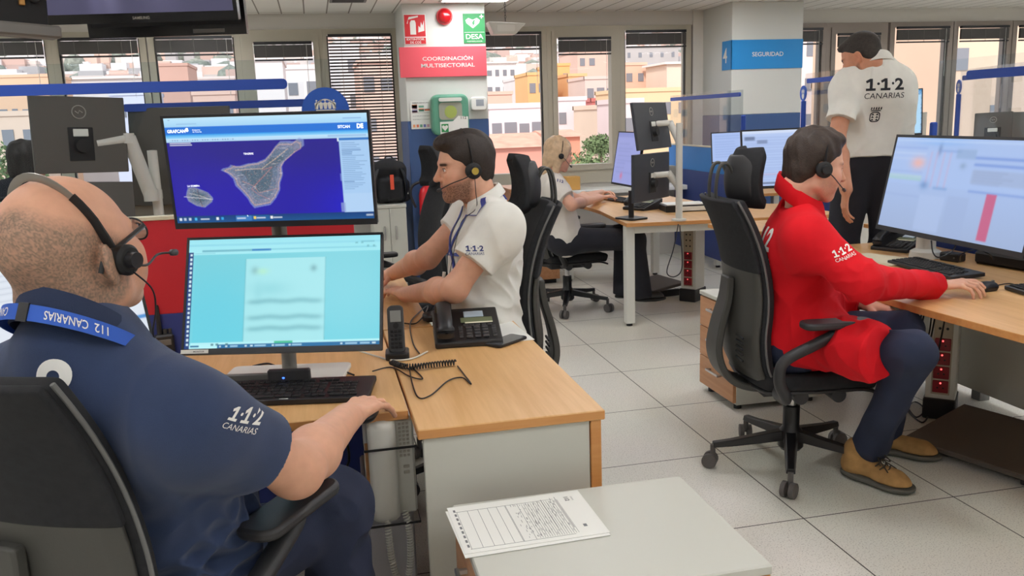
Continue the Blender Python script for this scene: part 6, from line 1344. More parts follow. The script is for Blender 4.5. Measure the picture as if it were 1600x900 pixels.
# --- partition behind the stacked monitors
def crown_badge(t, o, x, r, m_disc, m_mark, name='badge', two=True):
    x = nrm(x); n = np.cross(x, V(0, 0, 1)); q = MB(); q.cyl(o-n*.003, o+n*.003, r, n=48); d = q.build(name, m_disc, t, smooth=40); mk = MB(); w = r
    def pl(pts): mk.add([o+n*.0036+x*a*w+V(0, 0, b*w) for a, b in pts], [tuple(range(len(pts)))])
    pl([(-.42, -.02), (.42, -.02), (.40, .07), (-.40, .07)])
    for k in range(5): a = -.36+.18*k; pl([(a-.05, .10), (a+.05, .10), (a+.09, .34), (a, .40), (a-.09, .34)]); pl([(a+.04*math.cos(s), .45+.04*math.sin(s)) for s in np.linspace(0, 2*PI, 9)[:-1]])
    for s in range(14): a0, a1 = PI*s/14, PI*(s+1)/14; pl([(.44*math.cos(a0), .1+.42*math.sin(a0)), (.40*math.cos(a0), .1+.37*math.sin(a0)), (.40*math.cos(a1), .1+.37*math.sin(a1)), (.44*math.cos(a1), .1+.42*math.sin(a1))])
    pl([(-.34, -.10), (.34, -.10), (.34, -.45), (.2, -.68), (0, -.76), (-.2, -.68), (-.34, -.45)])
    mk.build('crest', m_mark, d); return d
M_BSTR = mat('strip_blue', '#1f48a8', .5); M_BLUE = mat('badge_blue', '#1f56b8', .5); M_GLP = mat_glass('partition_glass', '#f4f8fa'); M_PANR = mat('panel_red', '#c51f2e', .6, bump=.2, bscale=700); M_PANN = mat('panel_navy', '#2c3c86', .6, bump=.2, bscale=700); M_TRIM = mat('panel_trim', '#cfc6ae', .5); M_PANB = mat('panel_blue', '#1577c4', .6, bump=.2, bscale=700); M_PANNB = mat('panel_darkblue', '#233a7c', .6, bump=.2, bscale=700)
def partition(label, p, q, zt, zsplit, zg, top, low, stripes=(), zb=.1, th=.03):
    "screen from p to q (xy): fabric panel to zt, glass to zg"
    p, q = V(p[0], p[1], 0), V(q[0], q[1], 0); L = np.linalg.norm(q-p); a = math.atan2(q[1]-p[1], q[0]-p[0]); t = thing('desk_partition', label, 'partition', p, a)
    MB().bbox(0, L, -th/2, th/2, zsplit, zt, .002).build('upper_panel', top, t); MB().bbox(0, L, -th/2, th/2, zb, zsplit, .002).build('lower_panel', low, t); MB().bbox(-.004, L+.004, -th/2-.004, th/2+.004, zt, zt+.014, .002).build('top_trim', M_TRIM, t)
    for x in (.1, max(.3, L-.45)): MB().bbox(x-.03, x+.03, -.03, .03, 0, zb, .003).build('foot', M_GREY, t)
    if zg: MB().box(.01, L-.01, -.004, .004, zt+.014, zg).build('glass', M_GLP, t)
    for x0, x1, z0, z1 in stripes: MB().prism(rrect(x1-x0, z1-z0, min(.015, (z1-z0)*.45), 4, (x0+x1)/2, (z0+z1)/2), -.006, .006, 'y').build('blue_strip', M_BSTR, t)
    return t
yp = 3.025; zt = AY(240, 344, yp)[2]; zs = AY(250, 490, yp)[2]; s0, s1 = AY(200, 145.5, yp), AY(200, 128.5, yp); xe = AY(449, 132, yp)[0]; xl = -1.6
pt1 = partition('red and navy desk partition with a glass top and broad blue strip behind the stacked monitors', (xl, yp), (AY(549, 300, yp)[0], yp), zt, zs, s1[2]+.06, M_PANR, M_PANN, [(.0, xe-xl, s0[2], s1[2])])
bo = AY(509, 174, yp-.008); crown_badge(pt1, V(bo[0]-xl, -.012, bo[2]), V(1, 0, 0), .078, M_BLUE, M_WHT)
# second strip partition beyond
y2 = 4.45; a, b = AY(192, 169, y2), AY(480, 160, y2); partition('grey desk partition with a thin blue strip on its glass, beyond the grey monitor backs', (a[0]-1.4, y2), (b[0], y2), 1.15, .9, a[2]+.10, mat('panel_grey', '#8a857c', .7), M_MELD, [(1.4, b[0]-a[0]+1.4, a[2]-.018, a[2]+.018)])
desk('desk', 'beech desk in front of the dark haired person beyond the partition', -2.2, -.3, 3.75, 4.38, .735, legs=[(-2.1, 3.85), (-.4, 3.85), (-.4, 4.28)]) if 0 else None
# grey monitors seen from behind
monitor('large grey monitor back with round emblem, tallest at the head of the bald man', P(54, 272, 3.62), P(200, 268, 3.86), P(32, 149, 3.55), back=True, m=M_DELL, group=None)
monitor('grey monitor back below the largest grey one, mostly hidden by the bald head', P(70, 400, 3.62), P(215, 392, 3.86), P(58, 285, 3.6), back=True, m=M_DELL)
monitor('grey monitor back peeking out past the map monitor\'s edge', P(212, 322, 4.15), P(368, 318, 4.15), P(188, 170, 4.1), back=True, m=M_DELL)
def arm(label, pts, post=None, base_z=.735):
    t = thing('jointed_monitor_support', label, 'monitor arm', (post[0], post[1], base_z)); l = V(post[0], post[1], base_z)
    MB().lathe([(.05, 0), (.05, .012), (.024, .014), (.022, post[2]-base_z), (.0, post[2]-base_z+.002)], n=20).build('post', M_ARM, t, smooth=40)
    for i, (a, b, w) in enumerate(pts): MB().tube([np.array(a)-l, np.array(b)-l], w, 10, flat=(1, 1.25)).build('arm_segment', M_ARM, t, smooth=60); MB().cyl(np.array(b)-l-V(0, 0, w), np.array(b)-l+V(0, 0, w), w*1.25, n=16).build('joint', M_ARM, t, smooth=40)
    return t
po = P(238, 240, 3.95); arm('white jointed monitor arm reaching to the large grey monitor', [(P(150, 224, 3.76), P(200, 216, 3.84), .022), (P(200, 214, 3.84), P(236, 305, 3.95), .026), (P(236, 305, 3.95), V(po[0], po[1], P(236, 305, 3.95)[2]), .02)], V(po[0], po[1], P(237, 235, 3.95)[2]))
# --- handset telephone strapped to the computer tower under the desk
t = thing('computer_tower', 'grey computer tower standing under the desk beside the bald man\'s knee', 'computer', (.128, 2.42, 0), 0); MB().bbox(-.062, .062, -.20, .22, .0, .44, .006).build('case', mat('tower_grey', '#a9a7ab', .45), t); MB().bbox(-.058, .058, -.205, -.2, .02, .40, .002).build('front_panel', mat('tower_front', '#bcbac0', .45), t)
t = thing('handset_telephone', 'white handset telephone strapped upright under the desk edge', 'telephone', (.133, 2.185, .498), 0); l = (.133, 2.185)
b = MB(); b.bbox(-.066, .066, .0, .03, -.06, .205, .006); b.build('base', M_WHT, t)
b = MB(); b.tube(spline([(-.02, -.012, -.055), (-.02, -.026, -.03), (-.02, -.028, .06), (-.02, -.028, .15), (-.02, -.024, .19), (-.02, -.012, .203)], 5), [.036]*26, 12, flat=(1.05, .5), up=(0, 1, 0)); b.build('handset', mat('phone_ivory', '#e2e2da', .35), t, smooth=60)
MB().prism([(-.064, .15), (-.055, .15), (-.048, .08), (-.035, -.03), (-.064, -.03)], -.004, -.002, 'y').build('wood_inlay', M_WOODE, t)
k = MB()
for r in range(9):
    for c in range(3): k.bbox(.026+c*.010, .033+c*.010, -.004, 0, .19-r*.011, .196-r*.011, .0008)
k.build('keys', M_MELD, t); k = MB()
for r in range(2): k.bbox(.034, .05, -.004, 0, .07-r*.016, .078-r*.016, .001)
k.build('function_keys', M_MELD, t)
for z in (.145, -.065): q = MB(); q.box(-.0675, .0675, -.0495, -.0475, z-.003, z+.003); q.box(-.0675, -.0665, -.0495, .032, z-.003, z+.003); q.box(.0665, .0675, -.0495, .032, z-.003, z+.003); q.build('strap', M_BLKM, t)
cord('white coiled telephone cord hanging in a loop under the handset', [V(.114, 2.15, .44), V(.114, 2.14, .41), V(.119, 2.135, .33), V(.134, 2.13, .27), V(.154, 2.133, .27), V(.167, 2.137, .33), V(.169, 2.14, .41), V(.161, 2.15, .46)], .0022, M_WHT, 'coiled_cord', 'cord', coil=(.0075, 52))
for i, (a, b, c, lab) in enumerate(((.0, 2.5, 'black cable', 'hanging beside the bald man\'s knee under the desk'), (-.05, 2.6, 'black cable', 'drooping furthest back under the bald man\'s desk'))): cord('%s %s' % (c, lab), [V(a, b, .70), V(a+.03, b-.05, .5), V(a-.05, b, .42), V(a+.02, b+.03, .3), V(a, b, .05)], .004)
# --- printed sheets on the low pedestal
for k, (dx, dy, rz, lab) in enumerate(((0, 0, .03, 'uppermost printed table sheet on the white topped pedestal'), (-.004, -.012, .045, 'printed sheet lying just under the upper one on the pedestal'))):
    t = thing('printed_sheet', lab, 'paper', (.408+dx, 1.806+dy, .5625-.0014*k), rz-.01); MB().box(-.163, .163, -.116, .116, 0, .0011).build('sheet', M_WHTP, t)
    if k == 0:
        q = MB(); M_INK = mat('ink_grey', '#77787a', .8)
        def rc(x0, x1, y0, y1): q.box(x0, x1, y0, y1, .0011, .0014)
        for x in (-.145, -.12, -.095, -.072, -.05, -.03, -.028, -.0): rc(x, x+.0008, -.10, .085)
        for i in range(17): x = .01+i*.0055; rc(x, x+.0007, -.095+.0*i, .08)
        for y in (-.10, .085): rc(-.147, .09, y, y+.0008)
        rc(.095, .0962, -.07, .095); rc(.06, .0612, -.06, .09)
        for i in range(9): y = -.09+i*.022; rc(-.152, -.147, y, y+.012)
        rr = random.Random(8)
        for i in range(120): x = rr.uniform(-.02, .09); y = rr.uniform(-.09, .08); rc(x, x+.0009, y, y+rr.uniform(.004, .014))
        put_text(q, '112', V(.122, .075, .0012), (0, -1, 0), (1, 0, 0), .022, .011, .03); put_text(q, 'CANARIAS', V(.135, .075, .0012), (0, -1, 0), (1, 0, 0), .022, .004)
        rc(.118, .126, -.072, -.060); q.build('printing', M_INK, t)
# ================================================================== SIGNS, TELEVISIONS, FAR DESKS
YS = 7.843
def on_y(px, py, y=YS): return AY(px, py, y)
def plate(name, label, cat, x0, x1, z0, z1, m, y=YS, th=.006, group=None, r=0):
    t = thing(name, label, cat, ((x0+x1)/2, y, (z0+z1)/2), group=group); w, h = (x1-x0), (z1-z0)
    MB().bbox(-w/2, w/2, 0, th, -h/2, h/2, .0015).build('plate', m, t); return t, w, h
def pics(t, name, m, polys=(), texts=(), y=-.0012):
    q = MB()
    for p in polys: q.add([(a, y, b) for a, b in p], [tuple(range(len(p)))])
    for body, x, z, w, h, b in texts: put_text(q, body, V(x, y, z), (1, 0, 0), (0, 0, 1), w, h, b, .0003)
    return q.build(name, m, t)
M_SRED = mat('sign_red', '#d22a30', .5); M_SGRN = mat('sign_green', '#2e8a4e', .5); M_CORAL = mat('sign_coral', '#ec5a66', .5); M_SBLU = mat('sign_blue', '#1f8ed6', .5)
a, b = on_y(632.5, 70), on_y(664.5, 22); t, w, h = plate('extinguisher_sign', 'small red and white fire extinguisher sign at the top of the column', 'sign', a[0], b[0], a[2], b[2], M_WHTP)
pics(t, 'red_field', M_SRED, [[(-w*.47, -h*.24), (w*.47, -h*.24), (w*.47, h*.48), (-w*.47, h*.48)], [(-w*.47, -h*.48), (w*.47, -h*.48), (w*.47, -h*.27), (-w*.47, -h*.27)]], y=-.001)
pics(t, 'pictogram', M_WHTP, [[(-w*.22, -h*.17), (w*.04, -h*.17), (w*.04, h*.22), (-.0, h*.30), (-w*.16, h*.30), (-w*.22, h*.22)], [(-w*.30, h*.32), (w*.16, h*.40), (w*.16, h*.45), (-w*.26, h*.41), (-w*.36, h*.2), (-w*.32, h*.18)], [(w*.14, -h*.1), (w*.42, -h*.05), (w*.42, h*.3), (w*.34, h*.12), (w*.28, h*.25), (w*.24, h*.05), (w*.16, h*.12)]], [('EXTINTOR', 0, -h*.325, w*.8, h*.07, .02), ('DE CO2', 0, -h*.425, w*.5, h*.07, .02)], y=-.002)
a, b = on_y(725, 68), on_y(757, 21); t, w, h = plate('defibrillator_sign', 'green defibrillator sign with a white heart at the top of the column', 'sign', a[0], b[0], a[2], b[2], M_SGRN)
heart = [(.0, -.28), (.26, .0), (.30, .16), (.18, .28), (0, .18), (-.18, .28), (-.30, .16), (-.26, .0)]
pics(t, 'pictogram', M_WHTP, [[(x*w*1.1-w*.06, z*h*.62+h*.18) for x, z in heart], [(w*.26, h*.38), (w*.44, h*.38), (w*.44, h*.42), (w*.26, h*.42)], [(w*.33, h*.33), (w*.37, h*.33), (w*.37, h*.47), (w*.33, h*.47)], [(-w*.46, -h*.13), (w*.46, -h*.13), (w*.46, -h*.12), (-w*.46, -h*.12)]], [('DESA', 0, -h*.27, w*.8, h*.17, .01), ('DESFIBRILADOR', 0, -h*.43, w*.7, h*.035, .0)])
pics(t, 'bolt', M_SGRN, [[(-w*.02, h*.28), (w*.06, h*.28), (w*.0, h*.2), (w*.05, h*.2), (-w*.1, h*.04), (-w*.06, h*.16), (-w*.11, h*.16)]], y=-.002)
a, b = on_y(631, 121.5), on_y(758.5, 72); t, w, h = plate('department_sign', 'coral red sign reading COORDINACIÓN MULTISECTORIAL on the column', 'sign', a[0]-.03, b[0], a[2], b[2], M_CORAL, th=.03, y=YS-.024); [pics(t, 'lettering', M_WHTP, [], [q]) for q in (('COORDINACIÓN', w*.05, h*.12, w*.58, h*.16, .012), ('MULTISECTORIAL', w*.05, -h*.12, w*.62, h*.13, .012))]
c = on_y(694, 26); t = thing('alarm_beacon', 'red round alarm beacon high on the column between two signs', 'alarm light', (c[0], 7.848, c[2])); MB().cyl((0, 0, 0), (0, -.03, 0), .07, n=28).build('base', M_SRED, t, smooth=40); MB().ell((0, -.03, 0), (.063, .045, .063), 24).build('dome', mat('beacon_red', '#b3121c', .12, coat=.5), t, smooth=180)
a, b = on_y(643, 202), on_y(673, 157); t, w, h = plate('notice', 'colourful printed instruction sheet beside the green defibrillator case', 'notice', a[0], b[0], a[2], b[2], M_WHTP, th=.002)
cs = ['#e8a06a', '#d87a5a', '#6fa58c', '#7a7fc0', '#d0a0b0']; rr = random.Random(4)
for k in range(5): [pics(t, 'colour_block', mat('notice_c%d' % k, cs[k], .7), [pp]) for pp in [[(x0, z0), (x0+w*.25, z0), (x0+w*.25, z0+h*.07), (x0, z0+h*.07)] for x0, z0 in [(rr.choice((-.42, -.1, .18))*w, h*(.3-.14*q-.02*k)) for q in range(2)]]+[[(-w*.42+k*w*.17, -h*.44), (-w*.30+k*w*.17, -h*.44), (-w*.30+k*w*.17, -h*.34), (-w*.42+k*w*.17, -h*.34)]]]
[pics(t, 'lettering', M_GREY, [], [q], y=-.0016) for q in [('EMERGENCIAS', 0, h*.43, w*.8, h*.05, .01)]+[('INSTRUCCIONES', 0, h*(.2-.12*k), w*.8, h*.03, 0) for k in range(4)]]
a, b = on_y(674, 212), on_y(728, 147); t = thing('defibrillator_case', 'green and white defibrillator wall case above the lanyard man\'s head', 'defibrillator', ((a[0]+b[0])/2, 7.848, (a[2]+b[2])/2)); w, h = b[0]-a[0], b[2]-a[2]
M_AED = mat('case_green', '#5b9a80', .4); o = MB().prism(rrect(w, h, .06, 6), -.13, 0, 'y').build('case', M_AED, t, bevel=.02); MB().prism(rrect(w*.62, h*.42, .03, 5, 0, h*.09), -.136, -.13, 'y').build('window', mat('case_window', '#a2a696', .25), t); MB().cyl((0, -.136, h*.07), (0, -.139, h*.07), .055, n=24).build('status_disc', mat('case_yellowgreen', '#a3b25a', .4), t)
MB().prism(rrect(w*.62, h*.09, .015, 4, 0, h*.37), -.15, -.13, 'y').build('handle', M_WHT, t); MB().prism([(-w*.30, -h*.48), (w*.46, -h*.48), (w*.46, -.02), (w*.2, -h*.03), (w*.05, -h*.16), (-w*.30, -h*.17)], -.1375, -.131, 'y').build('label', M_WHTP, t)
q = MB(); q.add([(x, -.139, z) for x, z in ((-w*.27, -h*.42), (-w*.08, -h*.42), (-w*.08, -h*.22), (-w*.27, -h*.22))], [(0, 1, 2, 3)]); q.build('emblem', M_SGRN, t); q = MB(); q.add([(-w*.175+x*.09, -.1395, -h*.32+z*.09) for x, z in heart], [tuple(range(8))]); q.build('heart', M_WHTP, t); q = MB(); put_text(q, '112', V(w*.34, -.138, -h*.08), (1, 0, 0), (0, 0, 1), .05, .025, .02); q.build('lettering', M_GREY, t)
a, b = on_y(735, 173), on_y(759, 151); t = thing('wall_box', 'small white wall box with a grey label next to the defibrillator case', 'wall box', ((a[0]+b[0])/2, 7.848, (a[2]+b[2])/2)); w, h = b[0]-a[0], b[2]-a[2]; MB().prism(rrect(w, h, .03, 5), -.05, 0, 'y').build('body', M_WHTP, t, bevel=.01); MB().box(-w*.18, w*.3, -.0515, -.05, -h*.18, h*.3).build('label', mat('label_grey', '#9aa0a8', .6), t)
# fire extinguisher
c = AY(669, 330, 7.72); t = thing('fire_extinguisher', 'red fire extinguisher on the blue column behind the empty chair', 'fire extinguisher', (c[0], 7.73, c[2]-.26)); MB().lathe([(.04, 0), (.075, .015), (.075, .40), (.06, .46), (.025, .49), (.022, .52)], n=24).build('cylinder', mat('extinguisher_red', '#d3222c', .3), t, smooth=50)
MB().bbox(-.02, .02, -.05, .03, .52, .56, .005).build('valve', M_BLK, t); MB().tube(spline([(-.02, 0, .53), (-.12, -.02, .5), (-.15, -.02, .42), (-.11, -.02, .3)], 6), .012, 8).build('hose', M_BLK, t, smooth=60); MB().bbox(-.03, .03, .07, .118, .2, .25, .003).build('wall_mount', M_GREY, t)
# right column sign wrapping its corner
a, b = AY(1143, 108.5, YS), AY(1253, 62.5, YS); z0, z1 = AY(1143, 108.5, YS)[2], AY(1143, 62.5, YS)[2]
t = thing('department_sign', 'bright blue sign reading SEGURIDAD with a 4 round the corner of the column', 'sign', (3.932, 7.85, (z0+z1)/2)); h = z1-z0; w = 4.675-3.932
MB().bbox(-.008, w, -.008, -.001, -h/2, h/2, .001).build('front_plate', M_SBLU, t); MB().bbox(-.008, -.001, -.008, .19, -h/2, h/2, .001).build('side_plate', M_SBLU, t)
q = MB(); put_text(q, 'SEGURIDAD', V(w*.5, -.0085, 0), (1, 0, 0), (0, 0, 1), w*.44, h*.15, .010); q.build('lettering', M_WHTP, t); q = MB(); put_text(q, '4', V(-.0085, .12, 0), (0, -1, 0), (0, 0, 1), .085, h*.52, .01); q.build('numeral', M_WHTP, t)
# hanging emergency light
c = AY(790, 45, 6.9); t = thing('emergency_light', 'white wedge shaped emergency light hanging on a chain from the ceiling', 'emergency light', (c[0], 6.9, c[2])); MB().prism([(-.15, .05), (.15, .035), (.07, -.045), (-.11, -.045)], -.06, .06, 'y').build('housing', M_WHT, t, bevel=.006); MB().prism(rrect(.14, .05, .01, 3, -.01, .0), -.064, -.06, 'y').build('lens', M_WHTP, t)
q = MB()
for k in range(12): q.tube([(.0+.006*math.cos(s)*(k % 2), .006*math.cos(s)*(1-k % 2), .06+k*(ZC-c[2]-.055)/12+.009+.013*math.sin(s)) for s in np.linspace(0, 2*PI, 9)[:-1]], .0022, 5, closed=True)
q.build('chain', M_DGREY, t); MB().cyl((0, 0, ZC-c[2]-.012), (0, 0, ZC-c[2]), .03, n=16).build('ceiling_mount', M_WHT, t)
# televisions
M_TV = mat('tv_gloss', '#18181b', .2)
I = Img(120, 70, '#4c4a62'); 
for x, y, rx, c in ((.35, .5, .05, '#7d7a9a'), (.27, .55, .04, '#6b6888'), (.62, .5, .1, '#625f7c'), (.1, .4, .1, '#565470')): I.blob(x, y, rx, .5, c, .8)  # blurred reflections painted as glowing patches on the television screen
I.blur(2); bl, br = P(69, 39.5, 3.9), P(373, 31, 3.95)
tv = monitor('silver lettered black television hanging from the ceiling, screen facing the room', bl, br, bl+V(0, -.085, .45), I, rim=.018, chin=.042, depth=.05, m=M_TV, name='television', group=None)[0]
q = MB(); put_text(q, 'SAMSUNG', V(tv['W']*.50, -.0025, .021), (1, 0, 0), (0, 0, 1), .075, .013, .02); q.build('maker_mark', M_LOGO, tv); MB().tube([(tv['W']*.5, .06, .3), (tv['W']*.5, .16, .40), (tv['W']*.5, .16, .44)], .02, 8).build('ceiling_mount', M_BLK, tv)
bl, br = P(140, 61, 4.2), P(386, 53, 4.25); tv2 = monitor('second black television hanging just behind and below the silver lettered one', bl, br, bl+V(0, -.03, .36), None, rim=.02, chin=.05, depth=.05, m=M_TV, name='television')[0]
MB().bbox(tv2['W']*.66, tv2['W']*.86, -.006, -.002, .012, .03, .001).build('control_strip', M_GREY, tv2); MB().tube([(tv2['W']*.5, .06, .2), (tv2['W']*.5, .12, .30), (tv2['W']*.5, .12, .36)], .02, 8).build('ceiling_mount', M_BLK, tv2)
a, b, c = P(-60, 50, 3.3), P(91, 62, 3.55), P(66, -20, 3.45); x = nrm(b-a); t = thing('television', 'dark television seen from behind under the ceiling with grey lower bracket', 'television', a, rot=frame_M(a, x, nrm(np.cross(V(0, 0, 1), x)), V(0, 0, 1)).to_euler()); L = np.linalg.norm(b-a)
MB().bbox(0, L-.03, 0, .06, .045, .42, .006).build('casing', M_BLKM, t); MB().bbox(-.0, L, -.05, .05, 0, .05, .008).build('lower_bracket', M_GREY, t); MB().tube(spline([(L*.55, -.02, .28), (L*.68, -.03, .2), (L*.75, -.02, .14), (L*.88, -.02, .2)], 6), .012, 8).build('cable', M_BLK, t, smooth=60); MB().bbox(L*.6, L*.66, -.02, 0, .12, .17, .003).build('plug', mat('copper_plug', '#b98a4e', .4, metal=.5), t); MB().tube([(L*.4, .03, .42), (L*.4, .03, .47)], .02, 8).build('ceiling_mount', M_BLK, t)
# backpack on the low cabinet
c = AY(612, 300, 7.78); M_PACK = mat('backpack_black', '#17181c', .8, bump=.6, bscale=300, var=.3, vscale=20)
t = thing('backpack', 'black backpack with an orange tag on the white low cabinet', 'backpack', (c[0]-.01, 7.84, .762))
pk = [B((0, 0, .17), (.15, .10, .17), rd=.06, k=.03), E((0, -.02, .30), (.12, .09, .09), k=.06), B((0, -.10, .12), (.11, .04, .10), rd=.035, k=.02), B((.14, 0, .10), (.03, .06, .09), rd=.025, k=.02), B((-.14, 0, .10), (.03, .06, .09), rd=.025, k=.02)]
nz = folds(71, .008, 40); o = sculpt('bag', pk, M_PACK, .006, t, nz); o.data.transform(Matrix())
MB().tube(spline([(-.03, 0, .36), (-.02, 0, .40), (.03, 0, .40), (.04, 0, .36)], 5), .007, 6).build('grab_loop', M_BLK, t, smooth=60)
MB().bbox(-.005, .028, -.152, -.146, .12, .25, .003).build('orange_tag', mat('tag_orange', '#e2553a', .6), t); MB().bbox(.13, .155, -.085, -.08, .07, .15, .002).build('white_tag', M_WHT, t)
for s in (-1, 1): MB().tube(spline([(s*.1, -.10, .3), (s*.13, -.12, .22), (s*.14, -.1, .1), (s*.12, -.08, .02)], 5), .012, 4, flat=(1.5, .4)).build('strap', M_BLK, t, smooth=60)
c = AY(893, 290, 8.3); t = thing('cardboard_box', 'small yellowish cardboard box on the window ledge behind the blonde woman', 'box', (c[0], 8.3, .747)); MB().bbox(-.07, .07, -.07, .07, 0, .13, .003).build('box', mat('card_yellow', '#d9a75c', .8), t); MB().box(-.07, .07, -.012, .012, .1301, .1305).build('tape', mat('tape_tan', '#b98a50', .4), t)
# --- blonde woman's desk
I = Img(60, 34, '#9aa0d8'); I.rect(0, 0, 1, .08, '#8a90cc'); I.lines(.1, .2, .9, 8, .08, '#8088c4', 3, .02, .5); I.blob(.35, .85, .05, .06, '#d06a8a', .9); I.blur(1)
m1 = monitor('monitor with a lilac screen facing the blonde woman', P(955, 287, 6.30), P(993, 294, 5.88), P(962, 205, 6.30), I, m=M_BLK)
cc = (P(955, 287, 6.3)+P(993, 294, 5.88))/2; t = thing('monitor_stand', 'black monitor stand behind the blonde woman\'s keyboard', 'stand', (cc[0]+.06, cc[1], .735), -1.2); MB().prism(rrect(.2, .16, .03), 0, .012).build('base', M_BLK, t); MB().tube([(0, .0, .01), (0, 0, .2)], .02, 8).build('neck', M_BLK, t)
monitor('dark monitor back, upper of the two stacked beside the lilac screen', P(995, 236, 5.62), P(1046, 230, 6.05), P(989, 163, 5.62), back=True, m=M_DELLD, H=.31)
monitor('dark monitor back, lower of the two stacked beside the lilac screen', P(987, 318, 5.62), P(1042, 307, 6.05), P(995, 238, 5.62), back=True, m=M_DELLD, H=.31)
po = P(1061, 325, 5.95); arm('white monitor arm with tall post holding the two stacked dark monitors', [(P(1020, 194, 5.85), P(1046, 192, 5.95), .016), (P(1046, 190, 5.95), P(1061, 222, 5.95), .02), (P(1022, 274, 5.8), P(1044, 272, 5.9), .016), (P(1044, 270, 5.9), P(1060, 292, 5.95), .02)], V(po[0], po[1], P(1061, 192, 5.95)[2]))
kb = AZ(965, 314, .74); keyboard('dark keyboard under the blonde woman\'s hands', (kb[0]+.03, kb[1]+.05, .741), -1.45, .40, .14)
pc = AZ(1003, 328, .735); desk_phone('black desk telephone near the corner of the blonde woman\'s desk', (pc[0]+.02, pc[1]+.06, .735), -1.1, 1.1)
c = AZ(1078, 331, .735); t = thing('document_tray', 'flat black document tray with white papers on the blonde woman\'s desk', 'tray', (c[0], c[1]+.12, .735), -.14); MB().bbox(-.16, .16, -.11, .11, 0, .05, .004).build('body', M_BLK, t); MB().box(-.15, .15, -.105, .1, .0505, .056).build('papers', M_WHTP, t); MB().bbox(-.05, .15, -.114, -.11, .008, .04, .001).build('label', M_WHT, t)
n_, f_ = AZ(1160, 234, 1.13), AZ(1047, 226, 1.13); L = np.linalg.norm((f_-n_)[:2]); zg = AY(1160, 140, n_[1])[2]; gA, gB = AY(1143, 141, n_[1])[2], None
pb = partition('blue desk partition with glass top and blue strip beside the tall white arm', n_[:2], f_[:2], 1.13, .90, zg, M_PANB, M_PANNB, [(.06, L+.0-.02, zg-.055, zg-.02)])
MB().bbox(-.02, .0, -.02, .02, 1.13, 1.42, .006).build('end_strip', M_BSTR, pb)
I = Img(120, 60, '#b4c8f0'); I.rect(0, 0, 1, .05, '#d0dcf4'); I.lines(.02, .12, .98, 18, .045, '#8fa6da', 6, .014, .6); I.rect(.02, .1, .1, .16, '#45506e', .7); I.rect(.12, .16, .2, .24, '#5a6688', .6); I.rect(0, .78, 1, .80, '#c89ab8', .5); I.rect(0, .93, 1, .96, '#3c4668', .8); I.blur(1)
monitor('wide monitor with pale blue tables behind the red jacketed man\'s head', P(1160, 296, 5.35), P(1362, 288, 5.30), P(1167, 203, 5.35), I, rim=.01, chin=.016)
w0 = (P(1160, 296, 5.35)+P(1362, 288, 5.30))/2; t = thing('monitor_stand', 'dark stand of the wide monitor behind the red jacketed man', 'stand', (w0[0], w0[1]+.07, .735), -.2); MB().prism(rrect(.28, .2, .04), 0, .012).build('base', M_BLK, t); MB().tube([(0, 0, .01), (0, 0, .3)], .022, 8).build('neck', M_BLK, t)
I = Img(60, 34, '#a9bfee'); I.lines(.05, .1, .95, 9, .09, '#8aa2d8', 2, .03, .6); I.blur(1)
monitor('small bright monitor seen through the glass of the blue partition', P(1112, 256, 6.75), P(1196, 252, 6.7), P(1118, 207, 6.75), I)
t = thing('monitor_stand', 'stand of the small bright monitor behind the blue partition', 'stand', (P(1154, 256, 6.72)[0], P(1154, 256, 6.72)[1]+.06, .735)); MB().prism(rrect(.2, .16, .03), 0, .012).build('base', M_BLK, t); MB().tube([(0, 0, .01), (0, 0, .42)], .018, 8).build('neck', M_BLK, t)
desk('desk', 'beech desk carrying the small bright monitor near the blue column', 3.62, 4.3, 7.0, 7.6, .735, legs=[(3.67, 7.05), (4.25, 7.05), (3.67, 7.55), (4.25, 7.55)])
# --- sockets under desks, foot rests
def socket_column(label, c, rz, hgt=.70):
    t = thing('socket_column', label, 'power column', c, rz); MB().bbox(-.065, .065, -.03, .12, .05, hgt, .004).build('housing', M_WHT, t); MB().bbox(-.07, .07, -.05, .14, 0, .10, .006).build('base', M_BLK, t); MB().bbox(-.04, .04, -.034, -.029, .12, hgt-.03, .002).build('face_plate', mat('socket_beige', '#b8ab94', .5), t)
    for k in range(4):
        s = MB().bbox(-.034, .034, -.04, -.033, .13+k*.068, .19+k*.068, .003).build('red_socket', mat('socket_red', '#8c1a24', .35), t); MB().cyl((0, -.0405, .178+k*.068), (0, -.0425, .178+k*.068), .004, n=10).build('indicator', mat('neon_pink', '#ff6a6a', .4, emit='#ff5a5a', estr=2.5), s); q = MB(); [q.cyl((x, -.0405, .155+k*.068), (x, -.0412, .155+k*.068), .0045, n=10) for x in (-.012, .012)]; q.build('pin_holes', M_BLKM, s)
    q = MB()
    for r in range(3):
        for x in (-.016, .016): q.cyl((x, -.0345, .44+r*.045), (x, -.0352, .44+r*.045), .0065, n=12)
    q.build('pin_holes', M_BLKM, t); return t
c = AZ(1468, 655, 0); socket_column('white power column with red sockets under the red jacketed man\'s desk', (c[0]+.02, c[1]+.03, 0), -.75)
c = AZ(1083, 472, 0); socket_column('white power column with red sockets by the blonde woman\'s desk', (c[0], c[1]+.06, 0), -.9, .62)
def footrest(label, c, rz, w=.46, d=.36):
    t = thing('foot_rest', label, 'foot rest', c, rz); R_ = Matrix.Translation((0, 0, .075)) @ Matrix.Rotation(.14, 4, 'X'); MB().bbox(-w/2, w/2, -d/2, d/2, -.012, .012, .005, R_).build('platform', mat('footrest_brown', '#5a524b', .6, bump=.4, bscale=300), t)
    for s in (-1, 1): MB().bbox(s*w*.4-.02, s*w*.4+.02, -d*.42, d*.42, 0, .05, .004).build('side_foot', M_BLK, t)
    return t
